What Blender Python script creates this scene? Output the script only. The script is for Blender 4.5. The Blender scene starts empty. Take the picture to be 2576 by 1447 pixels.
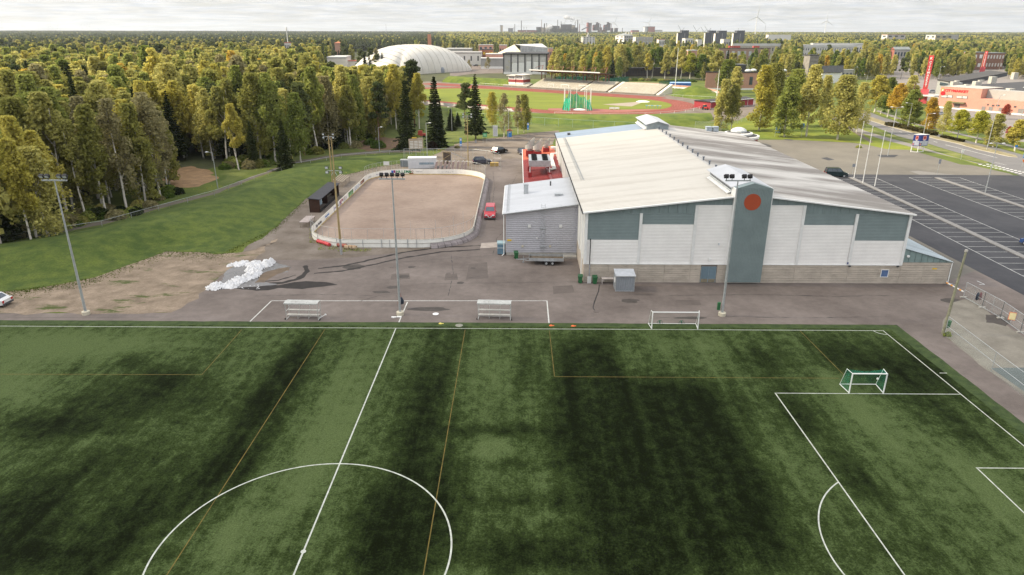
import bpy, bmesh, math, random
import numpy as np
from mathutils import Vector, Matrix, noise
from mathutils.geometry import tessellate_polygon
R=math.radians; PI=math.pi
random.seed(7); rng=np.random.default_rng(7)
S=bpy.context.scene; C=S.collection
# ---------------------------------------------------------------- camera (a drone 30 m above the pitch)
FO,PIT,ROL,HT,YAW,X0,Y0=1707.33,.359672563,1.766e-3,30.156,-8.438e-3,-39.524,-67.43
CX,CY=1288,723.5
cp,sp=math.cos(PIT),math.sin(PIT);cr,sr=math.cos(ROL),math.sin(ROL);cw,sw=math.cos(YAW),math.sin(YAW)
def ray(px,py):
    a,b=px-CX,py-CY; u=cr*a+sr*b; v=-sr*a+cr*b; x=u/FO; up=-v/FO
    y=cp+up*sp; z=-sp+up*cp
    return Vector((cw*x+sw*y,-sw*x+cw*y,z))
def G(px,py,z=0.0):
    r=ray(px,py); t=(z-HT)/r.z; return Vector((X0+r.x*t,Y0+r.y*t,z))
def AY(px,py,Y):
    r=ray(px,py); t=(Y-Y0)/r.y; return Vector((X0+r.x*t,Y,HT+r.z*t))
def PJ(x,y,z):
    d=(x-X0,y-Y0,z-HT); xx=cw*d[0]-sw*d[1]; yy=sw*d[0]+cw*d[1]; dep=yy*cp-d[2]*sp; up=yy*sp+d[2]*cp
    u=FO*xx/dep; v=-FO*up/dep; return CX+cr*u-sr*v, CY+sr*u+cr*v
def HTOP(g,py):
    lo,hi=-5,200
    for _ in range(50):
        m=(lo+hi)/2
        if PJ(g[0],g[1],m)[1]>py: lo=m
        else: hi=m
    return lo
cam=bpy.data.objects.new('camera',bpy.data.cameras.new('camera')); C.objects.link(cam); S.camera=cam
cam.data.sensor_width=36; cam.data.lens=FO*36/2576; cam.data.clip_end=30000; cam.data.clip_start=.5
f_=ray(CX,CY).normalized(); r_=(ray(CX+100,CY)-ray(CX-100,CY)).normalized(); u_=r_.cross(f_)
cam.matrix_world=Matrix(((r_.x,u_.x,-f_.x,X0),(r_.y,u_.y,-f_.y,Y0),(r_.z,u_.z,-f_.z,HT),(0,0,0,1)))
# ---------------------------------------------------------------- light
SUN_EL=R(37); SV=Vector((-.998*math.cos(SUN_EL),.06*math.cos(SUN_EL),math.sin(SUN_EL))).normalized()
W=bpy.data.worlds.new('World'); S.world=W; W.use_nodes=True; nt=W.node_tree; nt.nodes.clear()
def nn(t,ty,**k):
    n=t.nodes.new(ty)
    for a,b in k.items():
        if a.startswith('i_'):
            key=a[2:]; key=int(key) if key.isdigit() else key
            n.inputs[key].default_value=b
        else: setattr(n,a,b)
    return n
sky=nn(nt,'ShaderNodeTexSky',sky_type='NISHITA',sun_disc=False,sun_elevation=SUN_EL,sun_rotation=math.atan2(SV.x,SV.y),altitude=30,air_density=1.0,dust_density=1.5)
tc=nn(nt,'ShaderNodeTexCoord'); sx=nn(nt,'ShaderNodeSeparateXYZ'); nt.links.new(tc.outputs['Generated'],sx.inputs[0])
ad=nn(nt,'ShaderNodeMath',operation='ADD',i_1=.06); nt.links.new(sx.outputs[2],ad.inputs[0])
mx=nn(nt,'ShaderNodeMath',operation='MAXIMUM',i_1=.03); nt.links.new(ad.outputs[0],mx.inputs[0])
dx=nn(nt,'ShaderNodeMath',operation='DIVIDE'); dy=nn(nt,'ShaderNodeMath',operation='DIVIDE')
for i,d in enumerate((dx,dy)): nt.links.new(sx.outputs[i],d.inputs[0]); nt.links.new(mx.outputs[0],d.inputs[1])
cb=nn(nt,'ShaderNodeCombineXYZ'); nt.links.new(dx.outputs[0],cb.inputs[0]); nt.links.new(dy.outputs[0],cb.inputs[1])
nz=nn(nt,'ShaderNodeTexNoise',i_Scale=1.1,i_Detail=8,i_Roughness=.62,i_Distortion=.4); nt.links.new(cb.outputs[0],nz.inputs['Vector'])
rp=nn(nt,'ShaderNodeValToRGB'); e=rp.color_ramp.elements; e[0].position=.30; e[0].color=(.5,.5,.5,1); e[1].position=.62; e[1].color=(1,1,1,1)
nt.links.new(nz.outputs[0],rp.inputs[0])
nz2=nn(nt,'ShaderNodeTexNoise',i_Scale=2.3,i_Detail=9,i_Roughness=.6,i_Distortion=.6); nt.links.new(cb.outputs[0],nz2.inputs['Vector'])
rp2=nn(nt,'ShaderNodeValToRGB'); e=rp2.color_ramp.elements; e[0].position=.36; e[0].color=(6.3,6.55,7.0,1); e[1].position=.6; e[1].color=(7.9,7.8,7.65,1)
nt.links.new(nz2.outputs[0],rp2.inputs[0])
mixw=nn(nt,'ShaderNodeMix',data_type='RGBA'); nt.links.new(rp.outputs[0],mixw.inputs['Factor']); nt.links.new(sky.outputs[0],mixw.inputs[6]); nt.links.new(rp2.outputs[0],mixw.inputs[7])
zg=nn(nt,'ShaderNodeMath',operation='MULTIPLY_ADD',i_1=1.5,i_2=1.0,use_clamp=False); nt.links.new(mx.outputs[0],zg.inputs[0])
dt_=nn(nt,'ShaderNodeVectorMath',operation='DOT_PRODUCT'); nt.links.new(tc.outputs['Generated'],dt_.inputs[0]); dt_.inputs[1].default_value=tuple(SV)
d0_=nn(nt,'ShaderNodeMath',operation='MAXIMUM',i_1=0.); nt.links.new(dt_.outputs['Value'],d0_.inputs[0]); d1_=nn(nt,'ShaderNodeMath',operation='POWER',i_1=3.); nt.links.new(d0_.outputs[0],d1_.inputs[0])
d2_=nn(nt,'ShaderNodeMath',operation='MULTIPLY_ADD',i_1=1.1); nt.links.new(d1_.outputs[0],d2_.inputs[0]); nt.links.new(zg.outputs[0],d2_.inputs[2]); zg=d2_
sc_=nn(nt,'ShaderNodeVectorMath',operation='SCALE'); nt.links.new(rp2.outputs[0],sc_.inputs[0]); nt.links.new(zg.outputs[0],sc_.inputs['Scale']); nt.links.new(sc_.outputs[0],mixw.inputs[7])
bg=nn(nt,'ShaderNodeBackground',i_Strength=.073); wo=nn(nt,'ShaderNodeOutputWorld')
nt.links.new(mixw.outputs[2],bg.inputs[0]); nt.links.new(bg.outputs[0],wo.inputs[0])
sl=bpy.data.lights.new('sun','SUN'); sl.energy=5.0; sl.angle=R(2.5); sl.color=(1,.86,.62)
so=bpy.data.objects.new('sun',sl); C.objects.link(so); so.rotation_euler=SV.to_track_quat('Z','Y').to_euler()
S.view_settings.view_transform='Standard'; S.view_settings.look='None'; S.view_settings.exposure=0.55; S.view_settings.gamma=1
S.view_settings.use_curve_mapping=False
S.render.engine='CYCLES'; S.cycles.max_bounces=6; S.cycles.transparent_max_bounces=24; S.cycles.volume_bounces=0
# ---------------------------------------------------------------- materials
MC={}
def M(name,col,rough=.85,var=.12,scale=1.5,metal=0,bump=0,bscale=None,coord='Object',col2=None,stretch=None,alpha=None,detail=5,lo=.35,hi=.65,spec=.3):
    if name in MC: return MC[name]
    m=bpy.data.materials.new(name); m.use_nodes=True; t=m.node_tree; b=t.nodes['Principled BSDF']
    b.inputs['Roughness'].default_value=rough; b.inputs['Metallic'].default_value=metal; b.inputs['Specular IOR Level'].default_value=spec
    if coord=='World': co=nn(t,'ShaderNodeNewGeometry').outputs['Position']
    else: co=nn(t,'ShaderNodeTexCoord').outputs['Object']
    if stretch:
        mp=nn(t,'ShaderNodeMapping'); mp.inputs['Scale'].default_value=stretch; t.links.new(co,mp.inputs[0]); co=mp.outputs[0]
    n=nn(t,'ShaderNodeTexNoise',i_Scale=scale,i_Detail=detail,i_Roughness=.6); t.links.new(co,n.inputs['Vector'])
    r=nn(t,'ShaderNodeValToRGB'); e=r.color_ramp.elements; e[0].position=lo; e[1].position=hi
    c2=col2 or tuple(min(1,c*(1+var)) for c in col); c1=col if col2 else tuple(c*(1-var) for c in col)
    e[0].color=(*c1,1); e[1].color=(*c2,1)
    t.links.new(n.outputs[0],r.inputs[0]); cur=r.outputs[0]
    # fine grain so no surface is perfectly flat
    n2=nn(t,'ShaderNodeTexNoise',i_Scale=scale*9,i_Detail=3,i_Roughness=.7); t.links.new(co,n2.inputs['Vector'])
    mr=nn(t,'ShaderNodeMapRange',i_1=.3,i_2=.7,i_3=1-var*.6,i_4=1+var*.6); t.links.new(n2.outputs[0],mr.inputs[0])
    vm=nn(t,'ShaderNodeVectorMath',operation='SCALE'); t.links.new(cur,vm.inputs[0]); t.links.new(mr.outputs[0],vm.inputs['Scale'])
    t.links.new(vm.outputs[0],b.inputs['Base Color'])
    if bump:
        n3=nn(t,'ShaderNodeTexNoise',i_Scale=bscale or scale*6,i_Detail=4); t.links.new(co,n3.inputs['Vector'])
        bm=nn(t,'ShaderNodeBump',i_Strength=min(1,bump),i_Distance=.05); t.links.new(n3.outputs[0],bm.inputs['Height']); t.links.new(bm.outputs[0],b.inputs['Normal'])
    if alpha is not None: b.inputs['Alpha'].default_value=alpha
    MC[name]=m; return m
def net(name,col,a):
    if name in MC: return MC[name]
    m=bpy.data.materials.new(name); m.use_nodes=True; t=m.node_tree; t.nodes.clear()
    o=nn(t,'ShaderNodeOutputMaterial'); mi=nn(t,'ShaderNodeMixShader',i_0=a); tr=nn(t,'ShaderNodeBsdfTransparent'); d=nn(t,'ShaderNodeBsdfDiffuse',i_Color=(*col,1))
    t.links.new(tr.outputs[0],mi.inputs[1]); t.links.new(d.outputs[0],mi.inputs[2]); t.links.new(mi.outputs[0],o.inputs[0])
    n=nn(t,'ShaderNodeTexNoise',i_Scale=1.2,i_Detail=3); g=nn(t,'ShaderNodeTexCoord'); t.links.new(g.outputs['Object'],n.inputs['Vector'])
    mr=nn(t,'ShaderNodeMapRange',i_1=.3,i_2=.7,i_3=a*.7,i_4=a*1.3); t.links.new(n.outputs[0],mr.inputs[0]); t.links.new(mr.outputs[0],mi.inputs[0])
    MC[name]=m; return m
def leafm(name,c1,c2,trans=.35,rv=.5):
    if name in MC: return MC[name]
    m=bpy.data.materials.new(name); m.use_nodes=True; t=m.node_tree; t.nodes.clear()
    o=nn(t,'ShaderNodeOutputMaterial'); mi=nn(t,'ShaderNodeMixShader',i_0=trans); d=nn(t,'ShaderNodeBsdfDiffuse'); tl=nn(t,'ShaderNodeBsdfTranslucent')
    g=nn(t,'ShaderNodeTexCoord'); oi=nn(t,'ShaderNodeObjectInfo'); n=nn(t,'ShaderNodeTexNoise',i_Scale=.55,i_Detail=3)
    ofs=nn(t,'ShaderNodeVectorMath',operation='ADD'); t.links.new(g.outputs['Object'],ofs.inputs[0])
    sc=nn(t,'ShaderNodeMath',operation='MULTIPLY',i_1=40.); t.links.new(oi.outputs['Random'],sc.inputs[0]); t.links.new(sc.outputs[0],ofs.inputs[1]); t.links.new(ofs.outputs[0],n.inputs['Vector'])
    a=nn(t,'ShaderNodeMath',operation='MULTIPLY_ADD',i_1=rv,i_2=-rv/2); t.links.new(oi.outputs['Random'],a.inputs[0])
    s=nn(t,'ShaderNodeMath',operation='ADD'); t.links.new(a.outputs[0],s.inputs[0]); t.links.new(n.outputs[0],s.inputs[1])
    r=nn(t,'ShaderNodeValToRGB'); e=r.color_ramp.elements; e[0].position=.25; e[1].position=.75; e[0].color=(*c1,1); e[1].color=(*c2,1)
    t.links.new(s.outputs[0],r.inputs[0])
    n2=nn(t,'ShaderNodeTexNoise',i_Scale=3.,i_Detail=2); t.links.new(ofs.outputs[0],n2.inputs['Vector'])
    mr=nn(t,'ShaderNodeMapRange',i_1=.3,i_2=.7,i_3=.65,i_4=1.35); t.links.new(n2.outputs[0],mr.inputs[0])
    vm=nn(t,'ShaderNodeVectorMath',operation='SCALE'); t.links.new(r.outputs[0],vm.inputs[0]); t.links.new(mr.outputs[0],vm.inputs['Scale'])
    t.links.new(vm.outputs[0],d.inputs[0]); t.links.new(vm.outputs[0],tl.inputs[0])
    t.links.new(d.outputs[0],mi.inputs[1]); t.links.new(tl.outputs[0],mi.inputs[2]); t.links.new(mi.outputs[0],o.inputs[0]); MC[name]=m; return m
def glassm(name,col,rough=.08):
    if name in MC: return MC[name]
    m=M(name,col,rough=rough,var=.25,scale=.8,spec=.8); return m
# ---------------------------------------------------------------- mesh builder
class MB:
    def __init__(s): s.v=[]; s.f=[]; s.mi=[]
    def add(s,vs,fs,mi=0):
        b=len(s.v); s.v+= [tuple(v) for v in vs]; s.f+=[tuple(b+i for i in f) for f in fs]; s.mi+=[mi]*len(fs); return s
    def box(s,x0,y0,z0,x1,y1,z1,mi=0):
        return s.add([(x0,y0,z0),(x1,y0,z0),(x1,y1,z0),(x0,y1,z0),(x0,y0,z1),(x1,y0,z1),(x1,y1,z1),(x0,y1,z1)],[(0,3,2,1),(4,5,6,7),(0,1,5,4),(1,2,6,5),(2,3,7,6),(3,0,4,7)],mi)
    def bar(s,p,q,w,h=None,mi=0,up=(0,0,1)):      # rectangular bar between two points
        p,q=Vector(p),Vector(q); h=h or w; d=(q-p).normalized(); u=Vector(up)
        if abs(d.dot(u))>.95: u=Vector((0,1,0))
        a=d.cross(u).normalized()*w/2; b=a.cross(d).normalized()*h/2
        return s.add([p-a-b,p+a-b,p+a+b,p-a+b,q-a-b,q+a-b,q+a+b,q-a+b],[(0,3,2,1),(4,5,6,7),(0,1,5,4),(1,2,6,5),(2,3,7,6),(3,0,4,7)],mi)
    def tube(s,p,q,r0,r1=None,n=8,mi=0,cap=True):
        p,q=Vector(p),Vector(q); r1=r0 if r1 is None else r1; d=(q-p).normalized(); u=Vector((0,0,1)) if abs(d.z)<.9 else Vector((1,0,0))
        a=d.cross(u).normalized(); b=a.cross(d); vs=[]
        for P_,r in ((p,r0),(q,r1)):
            for i in range(n):
                t=2*PI*i/n; vs.append(P_+(a*math.cos(t)+b*math.sin(t))*r)
        fs=[(i,(i+1)%n,n+(i+1)%n,n+i) for i in range(n)]
        if cap: fs+=[tuple(range(n-1,-1,-1)),tuple(range(n,2*n))]
        return s.add(vs,fs,mi)
    def lathe(s,c,prof,n=16,mi=0,a0=0,sx=1,sy=1):
        vs=[];m=len(prof)
        for i in range(n):
            t=a0+2*PI*i/n
            for r,z in prof: vs.append((c[0]+r*math.cos(t)*sx,c[1]+r*math.sin(t)*sy,c[2]+z))
        fs=[(i*m+j,((i+1)%n)*m+j,((i+1)%n)*m+j+1,i*m+j+1) for i in range(n) for j in range(m-1)]
        return s.add(vs,fs,mi)
    def prism(s,pts,z0,z1,mi=0):                    # vertical prism on a ccw polygon
        n=len(pts); vs=[(p[0],p[1],z0) for p in pts]+[(p[0],p[1],z1) for p in pts]
        return s.add(vs,[tuple(range(n-1,-1,-1)),tuple(range(n,2*n))]+[(i,(i+1)%n,n+(i+1)%n,n+i) for i in range(n)],mi)
    def extr(s,pts,d,mi=0):                         # extrude a planar 3d polygon by a vector
        n=len(pts); d=Vector(d); a=[Vector(p) for p in pts]
        return s.add(a+[p+d for p in a],[tuple(range(n-1,-1,-1)),tuple(range(n,2*n))]+[(i,(i+1)%n,n+(i+1)%n,n+i) for i in range(n)],mi)
    def quad(s,*p,mi=0): return s.add(p,[tuple(range(len(p)))],mi)
    def mesh(s,name,mats,org=(0,0,0),smooth=False):
        me=bpy.data.meshes.new(name); o=Vector(org)
        me.from_pydata([tuple(Vector(v)-o) for v in s.v],[],s.f)
        for m in (mats if isinstance(mats,(list,tuple)) else [mats]): me.materials.append(m)
        if any(s.mi): me.polygons.foreach_set('material_index',s.mi)
        if smooth: me.polygons.foreach_set('use_smooth',[True]*len(s.f))
        me.update(); return me
def obj(name,me,parent=None,loc=None,rotz=0):
    o=bpy.data.objects.new(name,me); C.objects.link(o)
    if loc is not None: o.location=loc
    o.rotation_euler=(0,0,rotz)
    if parent is not None: o.parent=parent
    return o
def thing(name,label,cat,loc=(0,0,0),rotz=0,group=None):
    o=obj(name,None,None,loc,rotz); o['label']=label; o['category']=cat; o.empty_display_size=.5
    if group: o['group']=group
    return o
def solo(name,mb,mat,label,cat,loc=(0,0,0),rotz=0,group=None,smooth=False,world=True):
    o=obj(name,mb.mesh(name,mat,loc if world else (0,0,0),smooth),None,loc,rotz); o['label']=label; o['category']=cat
    if group: o['group']=group
    return o
def part(T,name,mb,mat,world=True,kind=None,label=None,smooth=False,loc=None):
    org=(0,0,0)
    if world:
        org=Vector(T.location)
        p=T.parent
        while p is not None: org=org+Vector(p.location); p=p.parent
    o=obj(name,mb.mesh(name,mat,org,smooth),T,loc)
    if kind: o['kind']=kind
    if label: o['label']=label
    return o
def dup(root,loc,rotz=0,label=None,scale=None,group=None):
    def cp_(o,par):
        c=o.copy(); C.objects.link(c); c.parent=par
        for ch in list(kids.get(o.name,[])): cp_(ch,c)
        return c
    kids={}
    def coll(o):
        kids[o.name]=list(o.children)
        for ch in o.children: coll(ch)
    coll(root); r=cp_(root,None); r.location=loc; r.rotation_euler=(0,0,rotz)
    if label: r['label']=label
    if group: r['group']=group
    if scale: r.scale=(scale,)*3 if not isinstance(scale,tuple) else scale
    return r
def struct(name,mb,mat,smooth=False,kind='structure'):
    o=obj(name,mb.mesh(name,mat,(0,0,0),smooth)); o['kind']=kind; return o
def rough(pts,step=1.0,amp=.3,closed=True,seed=0):
    out=[];n=len(pts)
    for i in range(n if closed else n-1):
        a=Vector(pts[i][:2]);b=Vector(pts[(i+1)%n][:2]); k=max(1,min(400,int((b-a).length/step)))
        nrm=(b-a).normalized(); nrm=Vector((-nrm.y,nrm.x))
        for j in range(k):
            p=a.lerp(b,j/k); q=(p.x*.31+seed,p.y*.31,seed*1.7)
            off=noise.noise(q)*amp*2+noise.noise((q[0]*4,q[1]*4,3.1))*amp
            if j==0: off*=.3
            out.append((p+nrm*off))
    return out
def sheet(name,pts,z,mat,kind='structure',parent=None):
    pts=[Vector((p[0],p[1],0)) for p in pts]
    tri=tessellate_polygon([pts]); mb=MB(); mb.v=[(p.x,p.y,z) for p in pts]
    for t in tri:
        a,b,c=t; 
        if (pts[b]-pts[a]).cross(pts[c]-pts[a]).z<0: t=(a,c,b)
        mb.f.append(tuple(t)); mb.mi.append(0)
    o=obj(name,mb.mesh(name,mat),parent)
    if kind: o['kind']=kind
    return o
def gs(l,z=0): return [G(x,y,z) for x,y in l]
def text_mesh(txt,size,mat,thick=.01,align='LEFT',bold=0.0,sx=1.0):
    cu=bpy.data.curves.new('txt','FONT'); cu.body=txt; cu.size=size; cu.align_x=align; cu.extrude=thick; cu.offset=bold; cu.resolution_u=2
    o=bpy.data.objects.new('txt',cu); C.objects.link(o); bpy.context.view_layer.update()
    me=bpy.data.meshes.new_from_object(o.evaluated_get(bpy.context.evaluated_depsgraph_get())); bpy.data.objects.remove(o); bpy.data.curves.remove(cu)
    if sx!=1:
        me.transform(Matrix.Diagonal((sx,1,1,1)))
    me.materials.clear(); me.materials.append(mat); return me
def txt(T,s,size,mat,pos,xdir,updir=(0,0,1),bold=0,sx=1,align='LEFT',name='lettering'):
    me=text_mesh(s,size,mat,bold=bold,sx=sx,align=align); x=Vector(xdir).normalized(); u=Vector(updir).normalized(); n=x.cross(u)
    org=Vector((0,0,0)); p=T
    while p is not None: org=org+Vector(p.location); p=p.parent
    P_=Vector(pos)-org if T is not None else Vector(pos)
    me.transform(Matrix(((x.x,u.x,n.x,P_.x),(x.y,u.y,n.y,P_.y),(x.z,u.z,n.z,P_.z),(0,0,0,1))))
    me.name=name; return obj(name,me,T)
# common materials
white=M('white_paint',(.74,.74,.72),.6,.06); dirtyw=M('weathered_white',(.62,.60,.56),.7,.14,.7)
galv=M('galvanised_steel',(.45,.47,.48),.45,.12,2,metal=.5); grey=M('grey_metal',(.30,.31,.33),.5,.12,1.5,metal=.2); dgrey=M('dark_grey_metal',(.07,.07,.075),.5,.2)
black=M('black_rubber',(.018,.018,.02),.7,.2); conc=M('pale_concrete',(.40,.38,.34),.9,.15,1.2,bump=.3)
woodp=M('pine_pole_wood',(.33,.25,.12),.85,.25,2,stretch=(3,3,.3)); woodg=M('weathered_wood',(.27,.23,.18),.9,.25,2); woodl=M('fresh_timber',(.42,.31,.17),.85,.15,2)
redp=M('red_paint',(.42,.07,.05),.6,.12); pink=M('salmon_render',(.62,.33,.26),.85,.08,.6); brickm=M('salmon_brick',(.46,.26,.19),.9,.12,3)
navy=M('navy_blue',(.03,.05,.22),.5,.1); blue=M('sign_blue',(.05,.22,.55),.5,.1); yel=M('yellow_paint',(.75,.50,.03),.6,.1); org=M('orange_plastic',(.85,.17,.05),.5,.1)
green=M('bin_green',(.03,.13,.05),.5,.15); gls=glassm('window_glass',(.05,.07,.09)); glb=glassm('pale_blue_glass',(.22,.30,.36),.15)
roofd=M('dark_roof_felt',(.055,.055,.06),.9,.15,.5)
chain=net('chain_link',(.55,.57,.55),.13); chaind=net('boards_netting',(.6,.6,.6),.03)
# ================================================================ GROUND
gbase=M('forest_floor',(.045,.045,.022),.95,.2,.08,coord='World',col2=(.075,.085,.03),bump=.4,bscale=1.5)
mb=MB(); rr=[0,60,130,260,450,700,1000,1500,2200,3200,4500,6500,9000,13000,19000]
def gz(x,y):
    d=math.hypot(x-X0,y-Y0); return max(0,min(1,(d-1300)/3500))*11-.03
NA=96
for r in rr[1:]:
    for i in range(NA):
        a=2*PI*i/NA; x=X0+r*math.cos(a); y=Y0+r*math.sin(a); mb.v.append((x,y,gz(x,y)))
mb.v.append((X0,Y0,-.03)); c0=len(mb.v)-1
for i in range(NA): mb.f.append((c0,i,(i+1)%NA)); mb.mi.append(0)
for k in range(len(rr)-2):
    for i in range(NA):
        mb.f.append((k*NA+i,(k+1)*NA+i,(k+1)*NA+(i+1)%NA,k*NA+(i+1)%NA)); mb.mi.append(0)
struct('ground',mb,gbase)
grass=M('meadow_grass',(.060,.088,.014),.95,.2,.12,coord='World',col2=(.115,.14,.02),bump=.8,bscale=3)
grasst=M('park_grass',(.10,.14,.014),.95,.2,.1,coord='World',col2=(.18,.20,.022),bump=.6,bscale=3)
bermg=M('mown_bank_grass',(.042,.070,.010),.95,.4,.5,coord='World',col2=(.082,.110,.017),bump=1,bscale=3.5,detail=10,lo=.38,hi=.64)
earth=M('trodden_earth',(.15,.115,.082),.95,.3,.45,coord='World',col2=(.27,.21,.155),bump=.6,bscale=4,detail=9)
_t=earth.node_tree; _p=nn(_t,'ShaderNodeNewGeometry').outputs['Position']; _mp=nn(_t,'ShaderNodeMapping'); _mp.inputs['Scale'].default_value=(.35,1.1,1); _t.links.new(_p,_mp.inputs[0])
_n=nn(_t,'ShaderNodeTexNoise',i_Scale=.42,i_Detail=10,i_Roughness=.72); _t.links.new(_mp.outputs[0],_n.inputs['Vector']); _r=nn(_t,'ShaderNodeMapRange',i_1=.56,i_2=.62); _t.links.new(_n.outputs[0],_r.inputs[0])
_m=nn(_t,'ShaderNodeMix',data_type='RGBA'); _b=_t.nodes['Principled BSDF']; _s=_b.inputs['Base Color'].links[0].from_socket; _t.links.new(_s,_m.inputs[6]); _m.inputs[7].default_value=(.060,.075,.018,1); _t.links.new(_r.outputs[0],_m.inputs['Factor']); _t.links.new(_m.outputs[2],_b.inputs['Base Color'])
gravel=M('grey_brown_gravel',(.115,.092,.072),.95,.15,.22,coord='World',col2=(.19,.16,.135),bump=.6,bscale=7,detail=8)
asph=M('worn_asphalt',(.108,.088,.078),.9,.2,.10,coord='World',col2=(.178,.149,.134),bump=.4,bscale=8,detail=8)
asphn=M('new_asphalt',(.036,.037,.043),.85,.15,.12,coord='World',col2=(.058,.058,.064),bump=.2,bscale=8)
asphb=M('brown_grey_asphalt',(.125,.115,.098),.9,.1,.06,coord='World',col2=(.17,.155,.13),bump=.3,bscale=8)
pathm=M('path_dirt',(.13,.11,.085),.95,.15,.4,coord='World',bump=.5)
paint=M('road_paint',(.52,.52,.50),.7,.2,2,coord='World')
paintw=M('worn_yard_paint',(.50,.50,.47),.8,.2,2.5,coord='World')
sheet('grass_field',[(-420,20),(170,-90),(420,20),(420,420),(-60,420),(-100,300),(-88,150),(-125,60),(-420,10)],-.012,grass)
# the left woodland's edge is rough grass; the clearing behind the bank is coloured lighter as sunlit
sheet('grass_clearing',rough(gs([(560,470),(640,430),(760,405),(880,380),(1070,382),(1150,350),(1290,335),(1400,330),(1400,300),(1200,290),(1050,300),(900,340),(760,375),(640,405),(560,430)]),2,.8),-.006,
      M('clearing_grass_sunlit',(.075,.10,.02),.95,.2,.25,coord='World',col2=(.13,.15,.035),bump=.7))
sheet('sand_patch',rough(gs([(425,425),(480,418),(530,428),(548,448),(500,470),(430,472),(410,450)]),1.5,.7),-.002,M('orange_sand',(.27,.17,.09),.95,.2,.5,coord='World',bump=.8))
sheet('bare_soil_patch',rough(gs([(895,358),(960,345),(1010,350),(1000,372),(930,380),(890,372)]),1.5,.7),-.002,M('brown_soil',(.16,.10,.06),.95,.2,.5,coord='World',bump=.6))
# gravel, asphalt, earth
sheet('gravel_yard',rough(gs([(400,800),(560,690),(600,640),(690,575),(770,500),(850,445),(930,415),(1010,402),(1090,392),(1110,380),(1150,362),(1200,352),(1260,345),(1330,335),(1408,328)])+[Vector((-31,120,0)),Vector((-31,15,0)),Vector((-31,2,0))],1.5,.45),.0,gravel)
AS=gs([(-700,790),(0,788),(430,787),(520,728),(560,690),(640,652),(760,655),(880,648),(1040,632),(1130,620),(1205,600),(1215,450),(1228,405),(1300,398)])+[Vector((-31,85,0)),Vector((-30.5,15.3,0)),Vector((15.5,15.3,0)),Vector((22.5,20,0)),Vector((24,-2,0)),Vector((9,-3,0))]+gs([(2370,841),(2576,985)])+[Vector((10,-28,0)),Vector((-200,-28,0))]
sheet('asphalt_yard',rough(AS,1.5,.12),.004,asph)
sheet('earth_strip',rough(gs([(-700,760),(-100,742),(90,726),(213,700),(304,672),(350,645),(426,622),(540,640),(640,630),(700,600),(640,652),(560,690),(520,728),(430,787),(0,788),(-700,790)]),1.5,.5),.008,earth)
em=M('earth_with_weeds',(.045,.075,.016),.95,.2,.5,coord='World',col2=(.075,.10,.03),bump=.8)
# east side: brown forecourt, new car park, roads and verges
sheet('forecourt',gs([(1880,352),(1990,352),(2138,359),(2289,377),(2417,414),(2445,416),(2540,437),(2576,452)])+[Vector((105,60,0)),Vector((60,-40,0)),Vector((22,-40,0)),Vector((9.6,14,0)),Vector((9.6,90,0))],.0022,asphb)
sheet('car_park',[Vector((22.6,87,0)),Vector((54,86.8,0)),Vector((75,86.5,0)),Vector((100,82,0)),Vector((110,-60,0)),Vector((22.9,-60,0))],.0085,asphn)
sheet('asphalt_patch',gs([(2289,431),(2310,430),(2410,441),(2416,449),(2330,446)]),.008,M('repair_asphalt',(.19,.18,.165),.9,.08,coord='World'))
sheet('drain_cover_patch',gs([(2065,398),(2080,396),(2100,402),(2084,404)]),.0125,asphn)
sheet('drain_cover_patch',gs([(2207,390),(2260,390),(2250,396),(2215,396)]),.0125,asphn)
sheet('manhole_patch',[G(1984,352)+Vector((math.cos(a),math.sin(a)*1,0))*1.3 for a in np.linspace(0,6,14)],.0125,asphn)
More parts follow.
